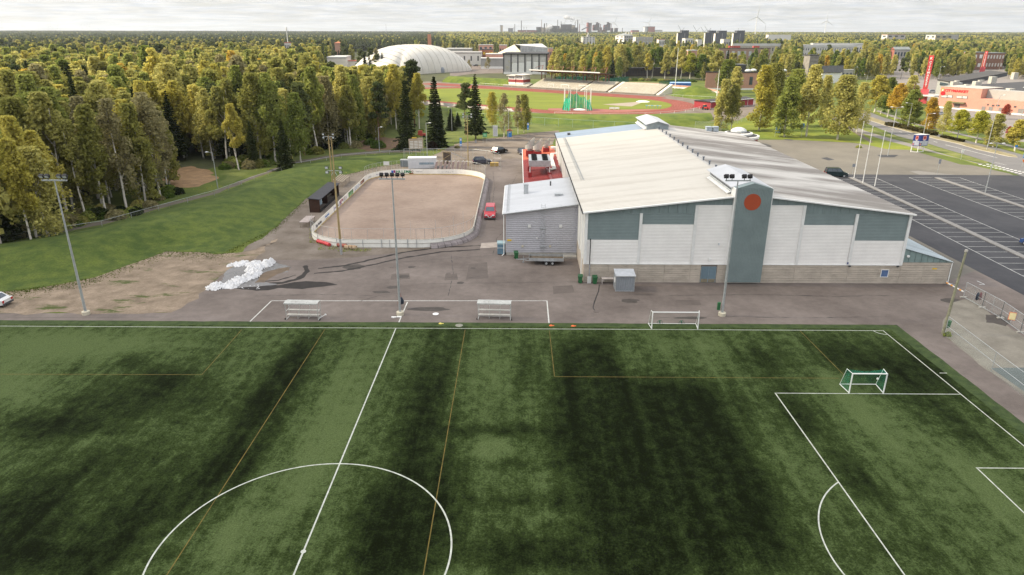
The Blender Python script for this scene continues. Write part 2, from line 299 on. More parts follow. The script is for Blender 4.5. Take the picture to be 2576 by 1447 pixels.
# turf ------------------------------------------------------------
def turf_wear(px,py):
    # damp, mossy and flattened zones of the pile as they lie on the pitch (centre x, centre y, radius x, radius y, lean, amount)
    s=0
    for (x,y,a,b,k,w) in TW:
        yy=py-y
        if abs(yy)>2.6*b: continue
        xx=px-x-k*yy
        q=(xx/a)**2+(yy/b)**2
        if q<7: s+=w*math.exp(-q)
    return min(.50,s) if s>0 else s
TW=[(1075,1010,62,190,-.22,.55),(1040,1330,85,170,-.3,.75),(930,1330,60,130,-.25,.4),(740,905,38,55,-.55,.5),(680,1000,60,75,-.8,.5),(560,1180,75,120,-.9,.5),(300,1150,110,60,-.8,.3),
(330,1010,190,50,-.4,.40),(130,1075,150,40,-.3,.50),(420,955,80,30,0,.35),(60,1290,120,120,-.6,.6),(300,1330,90,130,-.8,.55),(330,905,60,25,-.5,.3),
(1480,930,70,75,.05,.95),(1650,1010,190,50,0,.75),(1560,1110,130,90,.1,1.3),(1700,1100,160,60,0,.6),(1820,1180,90,90,.3,.55),(1560,1330,100,170,.12,.8),(1740,1330,150,150,.2,.55),(1900,1270,100,100,.3,.35),(1330,1400,140,50,0,.3),(100,1400,160,50,0,.3),(760,1320,30,120,-.5,.3),(1330,925,35,60,0,.25),
(1250,1085,130,14,0,.45),(1280,1170,160,12,0,.25),(1320,1260,170,20,0,.30),(1900,900,60,45,.7,.3),(2110,900,90,50,.9,.45),(2290,930,110,60,.9,.40),(2010,1050,50,60,.7,.35),(2150,1200,45,60,.8,.35),(2330,1010,90,70,.9,.25),(2440,1100,80,60,.9,.25),
(1950,1390,120,60,.3,.2),(2280,1380,80,60,.8,.2),(1330,1380,120,60,0,.15),(1170,1380,60,70,0,.2),(180,930,30,30,-.6,.15),(500,1420,60,50,0,.2),
(820,1120,70,200,-.42,-.45),(170,870,230,35,0,-.45),(40,970,100,60,0,-.35),(1230,930,60,60,0,-.12),(1950,1130,60,90,.6,-.12),(2180,1040,40,120,.9,-.35),(2480,1230,60,160,.9,-.35),(1800,870,120,25,0,-.12),(560,1370,70,80,-.8,-.35),(240,1110,60,25,-.8,-.2),(1230,1130,50,40,-.2,-.3)]
tx0,tx1,ty0,ty1=-175,2.3,-95,1.55; st=.62; nx=int((tx1-tx0)/st)+1; ny=int((ty1-ty0)/st)+1
xs=np.linspace(tx0,tx1,nx); ys=np.linspace(ty0,ty1,ny)
mb=MB(); wv=[]
for j in range(ny):
    for i in range(nx):
        x,y=xs[i],ys[j]; mb.v.append((x,y,.016))
        if y>-66+0: 
            px,py=PJ(x,y,0); wv.append(.38+turf_wear(px,py) if py<1700 and -400<px<3000 else .38)
        else: wv.append(.38)
for j in range(ny-1):
    for i in range(nx-1): a=j*nx+i; mb.f.append((a,a+1,a+nx+1,a+nx)); mb.mi.append(0)
tm=bpy.data.materials.new('artificial_turf'); tm.use_nodes=True; t=tm.node_tree; b=t.nodes['Principled BSDF']; b.inputs['Roughness'].default_value=.9; b.inputs['Specular IOR Level'].default_value=.03
at=nn(t,'ShaderNodeAttribute',attribute_name='wear'); pos=nn(t,'ShaderNodeNewGeometry').outputs['Position']
def tn(scale,det,amt,stretch=None,rgh=.65):
    src=pos
    if stretch:
        mp=nn(t,'ShaderNodeMapping'); mp.inputs['Scale'].default_value=stretch; t.links.new(pos,mp.inputs[0]); src=mp.outputs[0]
    n=nn(t,'ShaderNodeTexNoise',i_Scale=scale,i_Detail=det,i_Roughness=rgh,i_Distortion=.3); t.links.new(src,n.inputs['Vector'])
    m=nn(t,'ShaderNodeMath',operation='MULTIPLY_ADD',i_1=amt,i_2=-amt/2); t.links.new(n.outputs[0],m.inputs[0]); return m.outputs[0]
cur=at.outputs['Fac']
for o_ in (tn(.16,5,.45,(1,.4,1)),tn(1.0,10,1.6,(1,.8,1),.78),tn(.5,6,.8,(1.5,.07,1)),tn(6,6,1.2,None,.8)):
    a_=nn(t,'ShaderNodeMath',operation='ADD'); t.links.new(cur,a_.inputs[0]); t.links.new(o_,a_.inputs[1]); cur=a_.outputs[0]
r=nn(t,'ShaderNodeValToRGB'); e=r.color_ramp.elements; e[0].position=.10; e[0].color=(.070,.096,.036,1); e[1].position=1.05 if 0 else 1.0; e[1].color=(.0045,.0065,.002,1)
x_=e.new(.37); x_.color=(.043,.063,.021,1); x_=e.new(.52); x_.color=(.023,.035,.010,1); x_=e.new(.66); x_.color=(.017,.026,.008,1); x_=e.new(.86); x_.color=(.008,.012,.004,1)
t.links.new(cur,r.inputs[0])
n2=nn(t,'ShaderNodeTexNoise',i_Scale=9,i_Detail=3,i_Roughness=.8); t.links.new(pos,n2.inputs['Vector']); mr=nn(t,'ShaderNodeMapRange',i_1=.3,i_2=.7,i_3=.6,i_4=1.42); t.links.new(n2.outputs[0],mr.inputs[0])
vm=nn(t,'ShaderNodeVectorMath',operation='SCALE'); t.links.new(r.outputs[0],vm.inputs[0]); t.links.new(mr.outputs[0],vm.inputs['Scale']); t.links.new(vm.outputs[0],b.inputs['Base Color'])
bp=nn(t,'ShaderNodeBump',i_Strength=.6,i_Distance=.03); t.links.new(n2.outputs[0],bp.inputs['Height']); t.links.new(bp.outputs[0],b.inputs['Normal'])
o=struct('football_pitch',mb,tm); atr=o.data.attributes.new('wear','FLOAT','POINT'); atr.data.foreach_set('value',wv)
# lines
lm=MB()
def line(mb,p,q,w,z):
    p=Vector((p[0],p[1],z)); q=Vector((q[0],q[1],z)); d=(q-p).normalized(); n_=Vector((-d.y,d.x,0))*w/2
    L=(q-p).length; k=max(1,int(L/3)); 
    pp=[p.lerp(q,i/k) for i in range(k+1)]
    b0=len(mb.v)
    for i,s_ in enumerate(pp):
        w_=1+.14*noise.noise((s_.x*.9,s_.y*.9,1)); mb.v+=[tuple(s_-n_*w_),tuple(s_+n_*w_)]
    for i in range(k): mb.f.append((b0+2*i,b0+2*i+2,b0+2*i+3,b0+2*i+1)); mb.mi.append(0)
def arc(mb,c,r,a0,a1,w,z,n=72):
    b0=len(mb.v)
    for i in range(n+1):
        a=a0+(a1-a0)*i/n
        for q in (r-w/2,r+w/2): mb.v.append((c[0]+q*math.cos(a),c[1]+q*math.sin(a),z))
    for i in range(n): mb.f.append((b0+2*i,b0+2*i+1,b0+2*i+3,b0+2*i+2)); mb.mi.append(0)
FW,FL=67.88,105.42; LZ=.021
a_=(FW-40.32)/2; b_=(FW-18.32)/2
line(lm,(-FL-40,0),(0,0),.095,LZ); line(lm,(.06,.06),(.06,-FW),.095,LZ+.001)
line(lm,(-FL/2,-.07),(-FL/2,-FW),.11,LZ)
arc(lm,(-FL/2,-FW/2),9.15,0,2*PI,.11,LZ+.001,120)
lm.lathe((-FL/2,-FW/2,LZ+.002),[(0,0),(.17,0)],12)
line(lm,(-16.5,-a_),(0,-a_),.095,LZ); line(lm,(-16.44,-a_-.07),(-16.44,-FW+a_),.095,LZ+.001)
line(lm,(-5.5,-b_),(0,-b_),.095,LZ); line(lm,(-5.44,-b_-.07),(-5.44,-FW+b_),.095,LZ+.001)
th=math.acos(5.5/9.15); arc(lm,(-11,-FW/2),9.15,PI-th,PI+th,.095,LZ+.002,50)
arc(lm,(0,0),1,PI,1.5*PI,.1,LZ+.002,12); line(lm,(.5,-9.15-.6),(1.2,-9.15-.6),.1,LZ)
struct('pitch_lines',lm,M('turf_line_white',(.42,.44,.39),.9,.2,3,coord='World'))
ym=MB(); ymat=M('turf_line_ochre',(.115,.085,.018),.9,.3,1.2,coord='World')
def gl(l):
    for p,q in zip(l[:-1],l[1:]): line(ym,G(*p),G(*q),.07,LZ-.003)
gl([(608,830),(508,943),(-300,941)]); gl([(818,828),(420,1447),(300,1640)]); gl([(1170,830),(1065,1447),(1030,1650)]); gl([(1382,832),(1395,948),(2110,952)]); gl([(2012,832),(2124,945)])
struct('pitch_lines_ochre',ym,ymat)
ym=MB()
for p,q in [((628,810),(683,757)),((683,757),(1376,757)),((1376,757),(1381,813)),((1025,760),(1003,812))]: line(ym,G(*p),G(*q),.13,.009)
struct('yard_lines',ym,paintw)
# turf edge band: darker grown-in border
# ---------------------------------------------------------------- yard marks (stains, wet tracks, cracks, covers)
wet=M('wet_asphalt',(.024,.020,.018),.7,.2,.8,coord='World',spec=.2); wet2=M('damp_ochre_silt',(.11,.075,.045),.6,.2,.8,coord='World'); tar=M('tar_seam',(.025,.025,.025),.7,.2,2,coord='World')
def ribbon(name,l,w,z,mat,jit=.12):
    P=[G(x,y) for x,y in l]; q=[]
    for a,b in zip(P[:-1],P[1:]):
        k=max(1,int((b-a).length/.5)); q+=[a.lerp(b,i/k) for i in range(k)]
    q.append(P[-1]); A=[];B=[]
    for i,p in enumerate(q):
        d=(q[min(i+1,len(q)-1)]-q[max(i-1,0)]).normalized(); n_=Vector((-d.y,d.x,0)); ww=w*(.6+.4*min(1,i/3,(len(q)-1-i)/3))
        A.append(p+n_*(ww/2+jit*noise.noise(p*1.3))); B.append(p-n_*(ww/2+jit*noise.noise(p*1.3+Vector((9,9,0)))))
    mb=MB(); 
    for a,b in zip(A,B): mb.v+=[(a.x,a.y,z),(b.x,b.y,z)]
    for i in range(len(A)-1): mb.f.append((2*i,2*i+1,2*i+3,2*i+2)); mb.mi.append(0)
    o=struct(name,mb,mat); return o
ribbon('tyre_track',[(1210,618),(1120,622),(1020,634),(940,652),(870,668),(800,676)],.5,.0135,wet,.25)
ribbon('tyre_track',[(1208,628),(1110,634),(1010,650),(930,668),(860,682),(790,688)],.45,.0135,wet,.25)
ribbon('tyre_track',[(768,668),(772,684),(752,702),(710,712),(660,714)],.7,.014,wet,.3)
ribbon('tyre_track',[(745,692),(700,705),(650,710)],.3,.0145,wet,.2)
sheet('melt_puddle',rough(gs([(655,714),(700,718),(770,708),(820,710),(850,717),(800,722),(760,728),(700,724),(660,730),(600,727),(540,723),(600,716)]),.6,.35),.016,wet)
sheet('melt_puddle',rough(gs([(588,668),(640,664),(685,655),(735,672),(725,685),(690,690),(660,705),(700,716),(640,722),(560,728),(525,724),(560,700)]),.6,.35),.0165,M('wet_shiny_asphalt',(.07,.066,.064),.25,.2,.5,coord='World',spec=.6,col2=(.12,.11,.105)))
sheet('silt_stain',rough(gs([(655,690),(690,680),(740,668),(728,680),(690,695),(665,712),(640,712)]),.6,.3),.017,wet2)
ribbon('tar_seam',[(1508,717),(1505,735),(1497,755),(1492,775),(1497,783)],.13,.013,tar,.06)
ribbon('tar_seam',[(1160,713),(1260,712),(1470,709)],.06,.013,tar,.03)
ribbon('tar_seam',[(1000,660),(1100,653),(1250,642)],.05,.013,tar,.03)
ribbon('tar_seam',[(1080,714),(1170,713)],.04,.013,tar,.03)
ribbon('tar_seam',[(20,800),(400,798)],.04,.013,tar,.03)
for l_,w_ in [([(900,760),(960,742),(1010,738)],.03),([(1560,740),(1700,744),(1900,741),(2100,746),(2300,742)],.04),([(1230,690),(1180,700),(1100,697)],.03),([(1650,800),(1800,796),(2000,800),(2230,797)],.03),([(1290,560),(1250,600),(1240,640)],.04),([(1240,430),(1244,470),(1238,520),(1246,560)],.05),([(1300,440),(1285,470),(1290,505)],.04),([(640,745),(800,741),(940,744)],.03),([(2110,420),(2180,416),(2260,424)],.04),([(1135,640),(1140,690),(1128,745)],.03)]: ribbon('tar_seam',l_,w_,.0128,tar,.12)
pa_=M('yard_repair_patch',(.112,.093,.083),.9,.12,.5,coord='World')
for l_ in ([(985,690),(1030,688),(1032,702),(983,704)],[(1180,665),(1225,660),(1228,700),(1172,704)],[(1700,755),(1760,755),(1765,768),(1698,768)],[(1390,720),(1440,718),(1444,736),(1392,740)],[(1120,690),(1150,688),(1152,704),(1118,706)]): sheet('asphalt_patch',rough(gs(l_),.6,.05),.0092,pa_)
ribbon('tar_seam',[(1228,470),(1232,500),(1226,540)],.06,.013,tar,.05)
stain=M('oil_stained_asphalt',(.062,.053,.047),.8,.2,1,coord='World')
for x,y,a,b in [(1017,696,14,4),(1035,672,9,2.5),(988,723,14,4),(960,735,22,3),(1585,757,24,5),(892,672,26,6),(1158,712,9,3),(1190,675,7,2),(1080,778,50,5),(2395,757,30,6),(1740,800,40,3),(1330,620,18,3)]:
    c=G(x,y); rx=abs(G(x+a,y).x-c.x); ry=abs(G(x,y-b).y-c.y)
    sheet('oil_stain',[c+Vector((math.cos(t)*rx,math.sin(t)*ry,0))*(1+.35*noise.noise((math.cos(t)*1.5+x,math.sin(t)*1.5,y))) for t in np.linspace(0,2*PI,22)[:-1]],.0118,stain)
iron=M('cast_iron_cover',(.11,.09,.08),.7,.2,3)
for x,y,r_,m_,lb in [(1500,784,.33,iron,'round iron manhole cover at the end of the black tar seam'),(1155,819,.42,M('grey_cover',(.22,.22,.18),.8,.2),'grey round cover set in the turf margin'),(1096,790,.35,white,'white round cover on the asphalt between the two team shelters'),(985,672,.3,iron,'iron cover in the yard left of the middle floodlight mast'),(1128,688,.3,iron,'iron manhole cover in the open yard below the rink gate')]:
    m_b=MB().lathe((0,0,.017),[(0,0.012),(r_*.8,.012),(r_*.82,.007),(r_,.007),(r_,-.02)],20)
    solo('manhole_cover',m_b,m_,lb,'manhole cover',G(x,y),world=False)
# ---------------------------------------------------------------- the bank
sheet('mown_margin',rough([Vector((-175,.55,0)),Vector((1.0,.55,0)),Vector((1.3,-60,0)),Vector((2.35,-60,0)),Vector((2.35,1.6,0)),Vector((-175,1.6,0))],.5,.05),.019,M('margin_moss_turf',(.022,.040,.010),.95,.4,1.2,coord='World',col2=(.050,.075,.020),bump=.6))
O_=[(-250,640),(-150,629),(0,612),(140,590),(258,568),(400,528),(540,492),(640,452),(740,415),(860,396),(980,387),(1075,386)]
C_=[(-250,668),(-150,652),(0,630),(140,610),(258,588),(400,556),(540,517),(650,474),(750,434),(860,409),(980,397),(1072,392)]
F_=[(-250,765),(-150,750),(0,737),(120,722),(240,700),(420,634),(560,640),(690,577),(772,500),(850,445),(950,420),(1068,404)]
HC=[2.2,2.2,2.2,2.2,2.2,2.1,2.0,1.9,1.7,1.3,.9,.3]
def interp(l,k,z=None):
    out=[]
    for i in range(len(l)-1):
        for j in range(k):
            t=j/k; out.append(tuple(a+(b-a)*t for a,b in zip(l[i],l[i+1])))
    out.append(l[-1]); return out
K=7; mb=MB(); O2,C2,F2=interp(O_,K),interp(C_,K),interp(F_,K); H2=interp([(h,) for h in HC],K); ncol=len(O2); SEG=26
for i in range(ncol):
    h=H2[i][0]; o_=G(*O2[i]); c_=G(*C2[i],h); f2=G(*F2[i]); o_.z=0
    for j in range(SEG+1):
        s=j/SEG
        if s<.3: q=s/.3; p=o_.lerp(Vector((c_.x,c_.y,0)),q); z=h*math.sin(q*PI/2)**1.2
        else: q=(s-.3)/.7; p=Vector((c_.x,c_.y,0)).lerp(f2,q); z=h*(math.cos(q*PI)*.5+.5)
        z+=.07*noise.noise((p.x*.35,p.y*.35,0))*(1 if .05<s<.95 else 0)
        wob=noise.noise((p.x*.4,p.y*.4,5))*.5 if s>.9 else 0
        mb.v.append((p.x+wob*.5,p.y-wob*.6,z+.02 if s>.03 and s<.99 else -.02))
for i in range(ncol-1):
    for j in range(SEG): a=i*(SEG+1)+j; mb.f.append((a,a+SEG+1,a+SEG+2,a+1)); mb.mi.append(0)
struct('grass_bank',mb,bermg,smooth=True)
# path behind the bank
pl=[]; 
for (x,y),(x2,y2) in zip(O_,O_): pass
sheet('dirt_path',rough(gs([(x,y-3) for x,y in O_]),1.5,.2,closed=False)+list(reversed(rough(gs([(x,y-10-.006*max(0,640-x)) for x,y in O_]),1.5,.4,closed=False))),.004,pathm)
# ================================================================ SPORTS HALL
def ribbed(mb,o,u,v,n,period,depth,duty=.5,mi=0):
    """profiled sheet: spans vector u (along the ribs) and v (across them), ribs stand proud along unit n"""
    o,u,v,n=Vector(o),Vector(u),Vector(v),Vector(n); L=v.length; k=max(1,round(L/period)); b0=len(mb.v); pts=[]
    for i in range(k):
        for a,h in ((0,0),(.5-duty/2-.08,0),(.5-duty/2+.04,1),(.5+duty/2-.04,1),(.5+duty/2+.08,0)): pts.append(((i+a)/k,h))
    pts.append((1,0))
    for t,h in pts: p=o+v*t+n*depth*h; mb.v+=[tuple(p),tuple(p+u)]
    for i in range(len(pts)-1): mb.f.append((b0+2*i,b0+2*i+1,b0+2*i+3,b0+2*i+2)); mb.mi.append(mi)
    return mb
hx0,hx1,hy0,hy1=-31.0,9.35,15.0,86.0; rx=-10.75; ze=9.22; zr=11.5; zb=2.5
clad=M('white_cladding',(.80,.78,.75),.55,.04,.5); teal=M('teal_cladding',(.20,.25,.25),.55,.07,.5); tealtr=M('teal_fascia',(.185,.235,.235),.55,.10,.7,stretch=(2,2,.3))
stone=M('ground_concrete_block',(.45,.395,.33),.9,.14,.6,bump=.5,stretch=(1,1,2.2),bscale=8)
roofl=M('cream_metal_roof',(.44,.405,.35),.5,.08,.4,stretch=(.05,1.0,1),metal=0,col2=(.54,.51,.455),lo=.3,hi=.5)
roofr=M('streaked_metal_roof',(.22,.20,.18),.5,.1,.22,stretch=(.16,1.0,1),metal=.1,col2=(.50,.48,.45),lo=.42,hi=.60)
T=thing('sports_hall','large pale sports hall with ribbed roof, teal gable tower and red disc','sports hall',(hx0,hy0,0))
# roof sheets, four panels each side
yb=[14.75,31.5,46.5,63,77.6]
for a,b in zip(yb[:-1],yb[1:]):
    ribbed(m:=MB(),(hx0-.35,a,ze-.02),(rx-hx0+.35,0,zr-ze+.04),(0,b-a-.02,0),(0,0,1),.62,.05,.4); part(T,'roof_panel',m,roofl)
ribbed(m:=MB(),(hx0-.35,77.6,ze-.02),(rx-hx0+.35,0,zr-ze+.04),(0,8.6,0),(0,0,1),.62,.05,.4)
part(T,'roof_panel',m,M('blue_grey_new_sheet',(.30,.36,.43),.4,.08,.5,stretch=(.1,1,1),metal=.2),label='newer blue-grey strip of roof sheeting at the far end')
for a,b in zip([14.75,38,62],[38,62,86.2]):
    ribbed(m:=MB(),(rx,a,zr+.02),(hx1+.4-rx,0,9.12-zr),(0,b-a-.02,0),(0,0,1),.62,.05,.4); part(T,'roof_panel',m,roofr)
m=MB().extr([(rx-.25,14.8,zr+.04),(rx,14.8,zr+.13),(rx+.25,14.8,zr+.04),(rx,14.8,zr-.0)],(0,71.2,0)); part(T,'roof_ridge',m,M('ridge_cap',(.42,.41,.39),.5,.1))
for i in range(13):
    y=31.3+i*3.55; m=MB(); m.tube((rx,y,zr+.05),(rx,y,zr+.6),.12,n=8).tube((rx,y,zr+.6),(rx,y,zr+.7),.2,n=8); part(T,'ridge_vent',m,M('vent_slate',(.12,.14,.17),.5))
# wall cores: a closed body under the roof
def gablebody(x0,x1,y0,y1,zl,zrr,xr,zrid,z0=0):
    return MB().extr([(x0,y0,z0),(x1,y0,z0),(x1,y0,zrr),(xr,y0,zrid),(x0,y0,zl)],(0,y1-y0,0))
m=gablebody(hx0+.05,hx1-.05,hy0+.12,hy1-.1,ze-.12,9.0,rx,zr-.12); part(T,'wall_core',m,clad)
# front: ribbed cladding fields between pilasters
xs_=[-30.75,-24.1,-17.35,-12.9]; xr_=[-8.4,-4.0,2.65,9.2]
def field(x0,x1,z0,z1,mat,y=15.0,nm='wall_panel'):
    ribbed(m:=MB(),(x0,y+.02,z0),(x1-x0,0,0),(0,0,z1-z0),(0,-1,0),.19,.022,.5); part(T,nm,m,mat)
# heights of the stepping panels
for (x0,x1,zs,zt) in [(-30.75,-24.3,5.65,9.1),(-23.95,-17.5,7.68,9.1),(-3.85,2.45,7.67,9.12),(2.85,9.15,5.67,9.1)]:
    field(x0,x1,zb+.02,zs,clad); field(x0,x1,zs,zt,teal)
field(-17.15,-12.92,zb+.02,10.18,clad); field(-8.38,-4.15,zb+.02,10.18,clad)
# plain teal gable strip above, in upright trays
def zroof(x): return (ze+(zr-ze)*(x-hx0)/(rx-hx0)) if x<rx else (zr+(9.14-zr)*(x-rx)/(hx1-rx))
for (x0,x1) in [(-31,-12.9),(-8.4,9.35)]:
    n=round((x1-x0)/1.1)
    for i in range(n):
        a=x0+(x1-x0)*i/n; b=x0+(x1-x0)*(i+1)/n; mid=(a+b)/2
        zlow=9.12 if (mid<-17.3 or mid>-4.1) else 10.2
        za,zc=zroof(a)-.03,zroof(b)-.03
        if max(za,zc)<zlow+.05: continue
        m=MB().extr([(a,14.99,zlow),(b-.03,14.99,zlow),(b-.03,14.99,max(zlow+.01,zc)),(a,14.99,max(zlow+.01,za))],(0,.12,0)); part(T,'gable_panel',m,tealtr)
for (x,zt) in [(-24.13,9.12),(-17.32,10.19),(-4.0,10.19),(2.65,9.12)]:
    m=MB().box(x-.17,14.86,zb,x+.17,15.1,zt).box(x-.05,14.82,zb,x+.05,14.86,zt); part(T,'pilaster',m,white)
for x in (-30.9,9.27): part(T,'pilaster',MB().box(x-.16,14.84,zb,x+.16,15.1,9.15),white)
part(T,'sill_trim',MB().box(-31.1,14.84,zb-.06,-12.95,15.1,zb+.02).box(-8.38,14.84,zb-.06,9.4,15.1,zb+.02),white)
for a,b,c,d in [(hx0-.4,ze-.02,-12.95,zroof(-12.95)+.02),(-8.36,zroof(-8.36)+.02,hx1+.4,9.1)]:
    part(T,'verge_trim',MB().bar((a,14.68,b),(c,14.68,d),.16,.26,up=(0,1,0)),white)
# block plinth: panels with recessed bed joints; each panel a stack of courses
cour=[0,.34,.62,.98,1.22,1.46,1.78,2.14,2.44]
def plinth(x0,x1,y,skip=None,nrm=-1):
    for z0,z1 in zip(cour[:-1],cour[1:]):
        m=MB().box(x0+.012,y,z0+.012 if z0 else -.05,x1-.012,y+.2,z1-.015); part(T,'concrete_course',m,stone)
xb=[-31,-27.9,-24.1,-20.7,-17.4,-16.05]
for a,b in zip(xb[:-1],xb[1:]): plinth(a,b,14.9)
plinth(-14.0,-12.6,14.9); 
for a,b in zip([-8.3,-4.1,-.7,2.7,6.6,9.35],[-4.1,-.7,2.7,6.6,9.35,12.3]): plinth(a,b,14.9)
plinth(12.3,15.6,14.9)
part(T,'plinth_core',MB().box(-31,15.05,-.1,9.3,15.3,2.45).box(-16.05,14.9,2.2,-14.0,15.1,2.44),M('plinth_joint',(.16,.14,.12),.9))
# double door
d=part(T,'door',MB().box(-16.0,14.95,0.02,-14.05,15.02,2.2),M('door_frame_blue',(.30,.36,.40),.5))
dm=M('blue_grey_door',(.14,.20,.24),.45,.1,.7,stretch=(1,1,.5)); kick=M('scuffed_kickplate',(.22,.19,.13),.7,.2)
for x in (-15.94,-14.99):
    part(d,'door_leaf',MB().box(x,14.91,.06,x+.88,14.96,2.14),dm); part(d,'kick_plate',MB().box(x+.02,14.895,.06,x+.86,14.915,.5),kick)
# small window
w=part(T,'window',MB().box(6.93,14.84,.86,7.92,14.92,.93).box(6.93,14.84,1.83,7.92,14.92,1.9).box(6.93,14.84,.93,7.0,14.92,1.83).box(7.85,14.84,.93,7.92,14.92,1.83),white)
part(w,'pane',MB().box(7.0,14.88,.93,7.85,14.9,1.83),M('blue_window_film',(.10,.16,.30),.2,.1))
part(T,'downpipe',MB().tube((-30.3,14.75,0),(-30.3,14.75,2.5),.07),grey); part(T,'flue_pipe',MB().tube((-30.33,14.7,2.5),(-30.33,14.7,5.6),.06).tube((-30.33,14.7,5.5),(-30.33,14.9,5.8),.06),black)
part(T,'vent_box',MB().box(-15.2,14.75,3.0,-14.9,14.95,3.3),white); part(T,'wall_lamp',MB().tube((-14.15,14.85,5.3),(-14.15,14.7,5.1),.12,.08),galv)
for x in (2.75,8.9): part(T,'wall_lamp',MB().box(x-.13,14.7,2.28,x+.13,14.9,2.46),dgrey)
part(T,'sign_plate',MB().box(13.35,14.87,1.95,13.95,14.9,2.1),yel); part(T,'sign_plate',MB().box(2.4,14.8,2.62,2.55,14.83,2.85),navy)
# tower
tw0,tw1=-12.88,-8.42
ribbed(m:=MB(),(tw0,14.42,.25),(0,0,12.15),(tw1-tw0,0,0),(0,-1,0),.19,.04,.5); m.box(tw0+.02,14.43,.25,tw1-.02,16.0,12.38)
m.extr([(tw0,14.43,12.38),(tw1,14.43,12.38),(rx,14.43,13.05)],(0,1.5,0)); tw=part(T,'tower',m,teal)
ribbed(m:=MB(),(tw0,14.40,12.4),(0,0,.02),(tw1-tw0,0,0),(0,-1,0),.19,.04,.5)
for z in (4.2,8.3): m.box(tw0,14.375,z,tw1,14.42,z+.03)
part(tw,'joint_strip',m,tealtr)
m=MB(); m.tube((-10.75,14.41,10.72),(-10.75,14.36,10.72),1.03,n=48); part(tw,'red_disc',m,M('disc_red',(.36,.065,.025),.6,.05))
part(tw,'corner_trim',MB().box(tw0-.08,14.40,2.5,tw0,16.0,12.38).box(tw1,14.40,9.0,tw1+.08,16.0,12.38),white)
part(tw,'tower_foot',MB().box(tw0-.05,14.75,-.05,tw1+.05,15.1,.26),conc)
lroof=M('lantern_roof_sheet',(.50,.51,.53),.45,.05,.5,metal=.2)
def lantern(y0,y1,zE,zA,front):
    L=part(T,'roof_lantern',MB().extr([(tw0,y0,zroof(tw0)-.1),(tw1,y0,zroof(tw1)-.1),(tw1,y0,zE-.05),(rx,y0,zA-.05),(tw0,y0,zE-.05)],(0,y1-y0,0)),M('lantern_wall',(.26,.30,.32),.5,.1))
    for s in (-1,1):
        xo=rx+s*(abs(tw0-rx)+.35); zo=zE-.06
        m=MB().extr([(rx,y0-.45,zA+.02),(xo,y0-.45,zo),(xo,y0-.45,zo-.07),(rx,y0-.45,zA-.05)],(0,y1-y0+.9,0)); part(L,'lantern_roof',m,lroof)
    for i in range(11):
        y=y0+.8+i*(y1-y0-1.2)/11
        part(L,'window_pane',MB().box(tw0-.03,y,zE-.62,tw0+.02,y+(y1-y0-1.2)/11-.1,zE-.15),gls)
    part(L,'window_frame',MB().box(tw0-.06,y0+.5,zE-.14,tw0+.02,y1-.2,zE-.08).box(tw0-.06,y0+.5,zE-.70,tw0+.02,y1-.2,zE-.64),white)
    ribbed(m:=MB(),(tw0-.5,y0+.6,zroof(tw0-.5)+.1),(.5,0,.22),(0,y1-y0-.8,0),(0,0,1),.6,.07,.5); part(L,'flashing',m,white)
    return L
lantern(15.9,26.6,12.4,13.07,True); L2=lantern(75.9,88.2,12.45,13.05,False)
part(L2,'lantern_foot',MB().box(tw0,86,0,tw1,88.2,11.4),clad)
# left wall of the hall and its eave gutter
ribbed(m:=MB(),(hx0+.02,15.1,2.4),(0,0,6.75),(0,71,0),(-1,0,0),.3,.03,.5); part(T,'wall_panel',m,M('off_white_cladding',(.66,.655,.62),.55,.05,.5))
ribbed(m:=MB(),(hx1-.02,15.1,2.4),(0,0,6.6),(0,71,0),(1,0,0),.3,.03,.5); part(T,'wall_panel',m,clad)
for i in range(12): y=15.3+i*6.4; part(T,'pilaster',MB().box(hx0-.12,y-.15,2.4,hx0-.01,y+.15,9.1),white)
part(T,'plinth_wall',MB().box(hx0-.02,15.05,-.05,hx0+.1,86,2.42),stone)
part(T,'gutter',MB().bar((hx0-.42,14.7,ze-.14),(hx0-.42,86,ze-.14),.14,.12),black); part(T,'gutter',MB().bar((hx1+.45,14.7,9.04),(hx1+.45,86,9.04),.14,.12),M('leafy_gutter',(.16,.13,.10),.8,.3))
for y in (15.2,46.0): part(T,'downpipe',MB().tube((hx0-.35,y,0),(hx0-.35,y,9.1),.06),white)
m=MB()
for i in range(70):
    y=33+i*.62+.3; x=hx0+1.1; z=zroof(x)+.1; m.bar((x-.25,y,z),(x+.1,y,z+.22),.04).bar((x+.1,y,z+.22),(x+.35,y,z+.02),.04)
m.bar((hx0+1.2,33,zroof(hx0+1.2)+.28),(hx0+1.2,76,zroof(hx0+1.2)+.28),.03); part(T,'snow_guard',m,galv,kind='stuff')
part(T,'roof_hatch',MB().box(-28.9,80.5,9.55,-28.3,81.6,9.9),dgrey)
# low east wing
wm=M('wing_roof_sheet',(.36,.41,.43),.5,.12,.5,stretch=(.2,1,1),metal=.2)
ribbed(m:=MB(),(hx1+.02,14.8,4.72),(6.5,0,-1.82),(0,71,0),(0,0,1),.5,.04,.3); m.box(hx1,86,2.6,15.7,86.1,2.8); part(T,'wing_roof',m,wm)
part(T,'wing_wall',MB().extr([(hx1+.02,15.1,-.05),(15.55,15.1,-.05),(15.55,15.1,2.8),(hx1+.02,15.1,4.55)],(0,70.8,0)),M('wing_wall_render',(.34,.30,.25),.9,.1))
n=8
for i in range(n):
    a=hx1+.03+i*(15.75-hx1)/n; b=hx1+.0+(i+1)*(15.75-hx1)/n; za=4.66-(a-hx1)*.28; zc=4.66-(b-hx1)*.28
    if zc<2.85: zc=2.86
    part(T,'gable_panel',MB().extr([(a,14.96,2.84),(b-.03,14.96,2.84),(b-.03,14.96,zc),(a,14.96,za)],(0,.14,0)),M('wing_teal_sheet',(.20,.27,.26),.5,.1,.8))
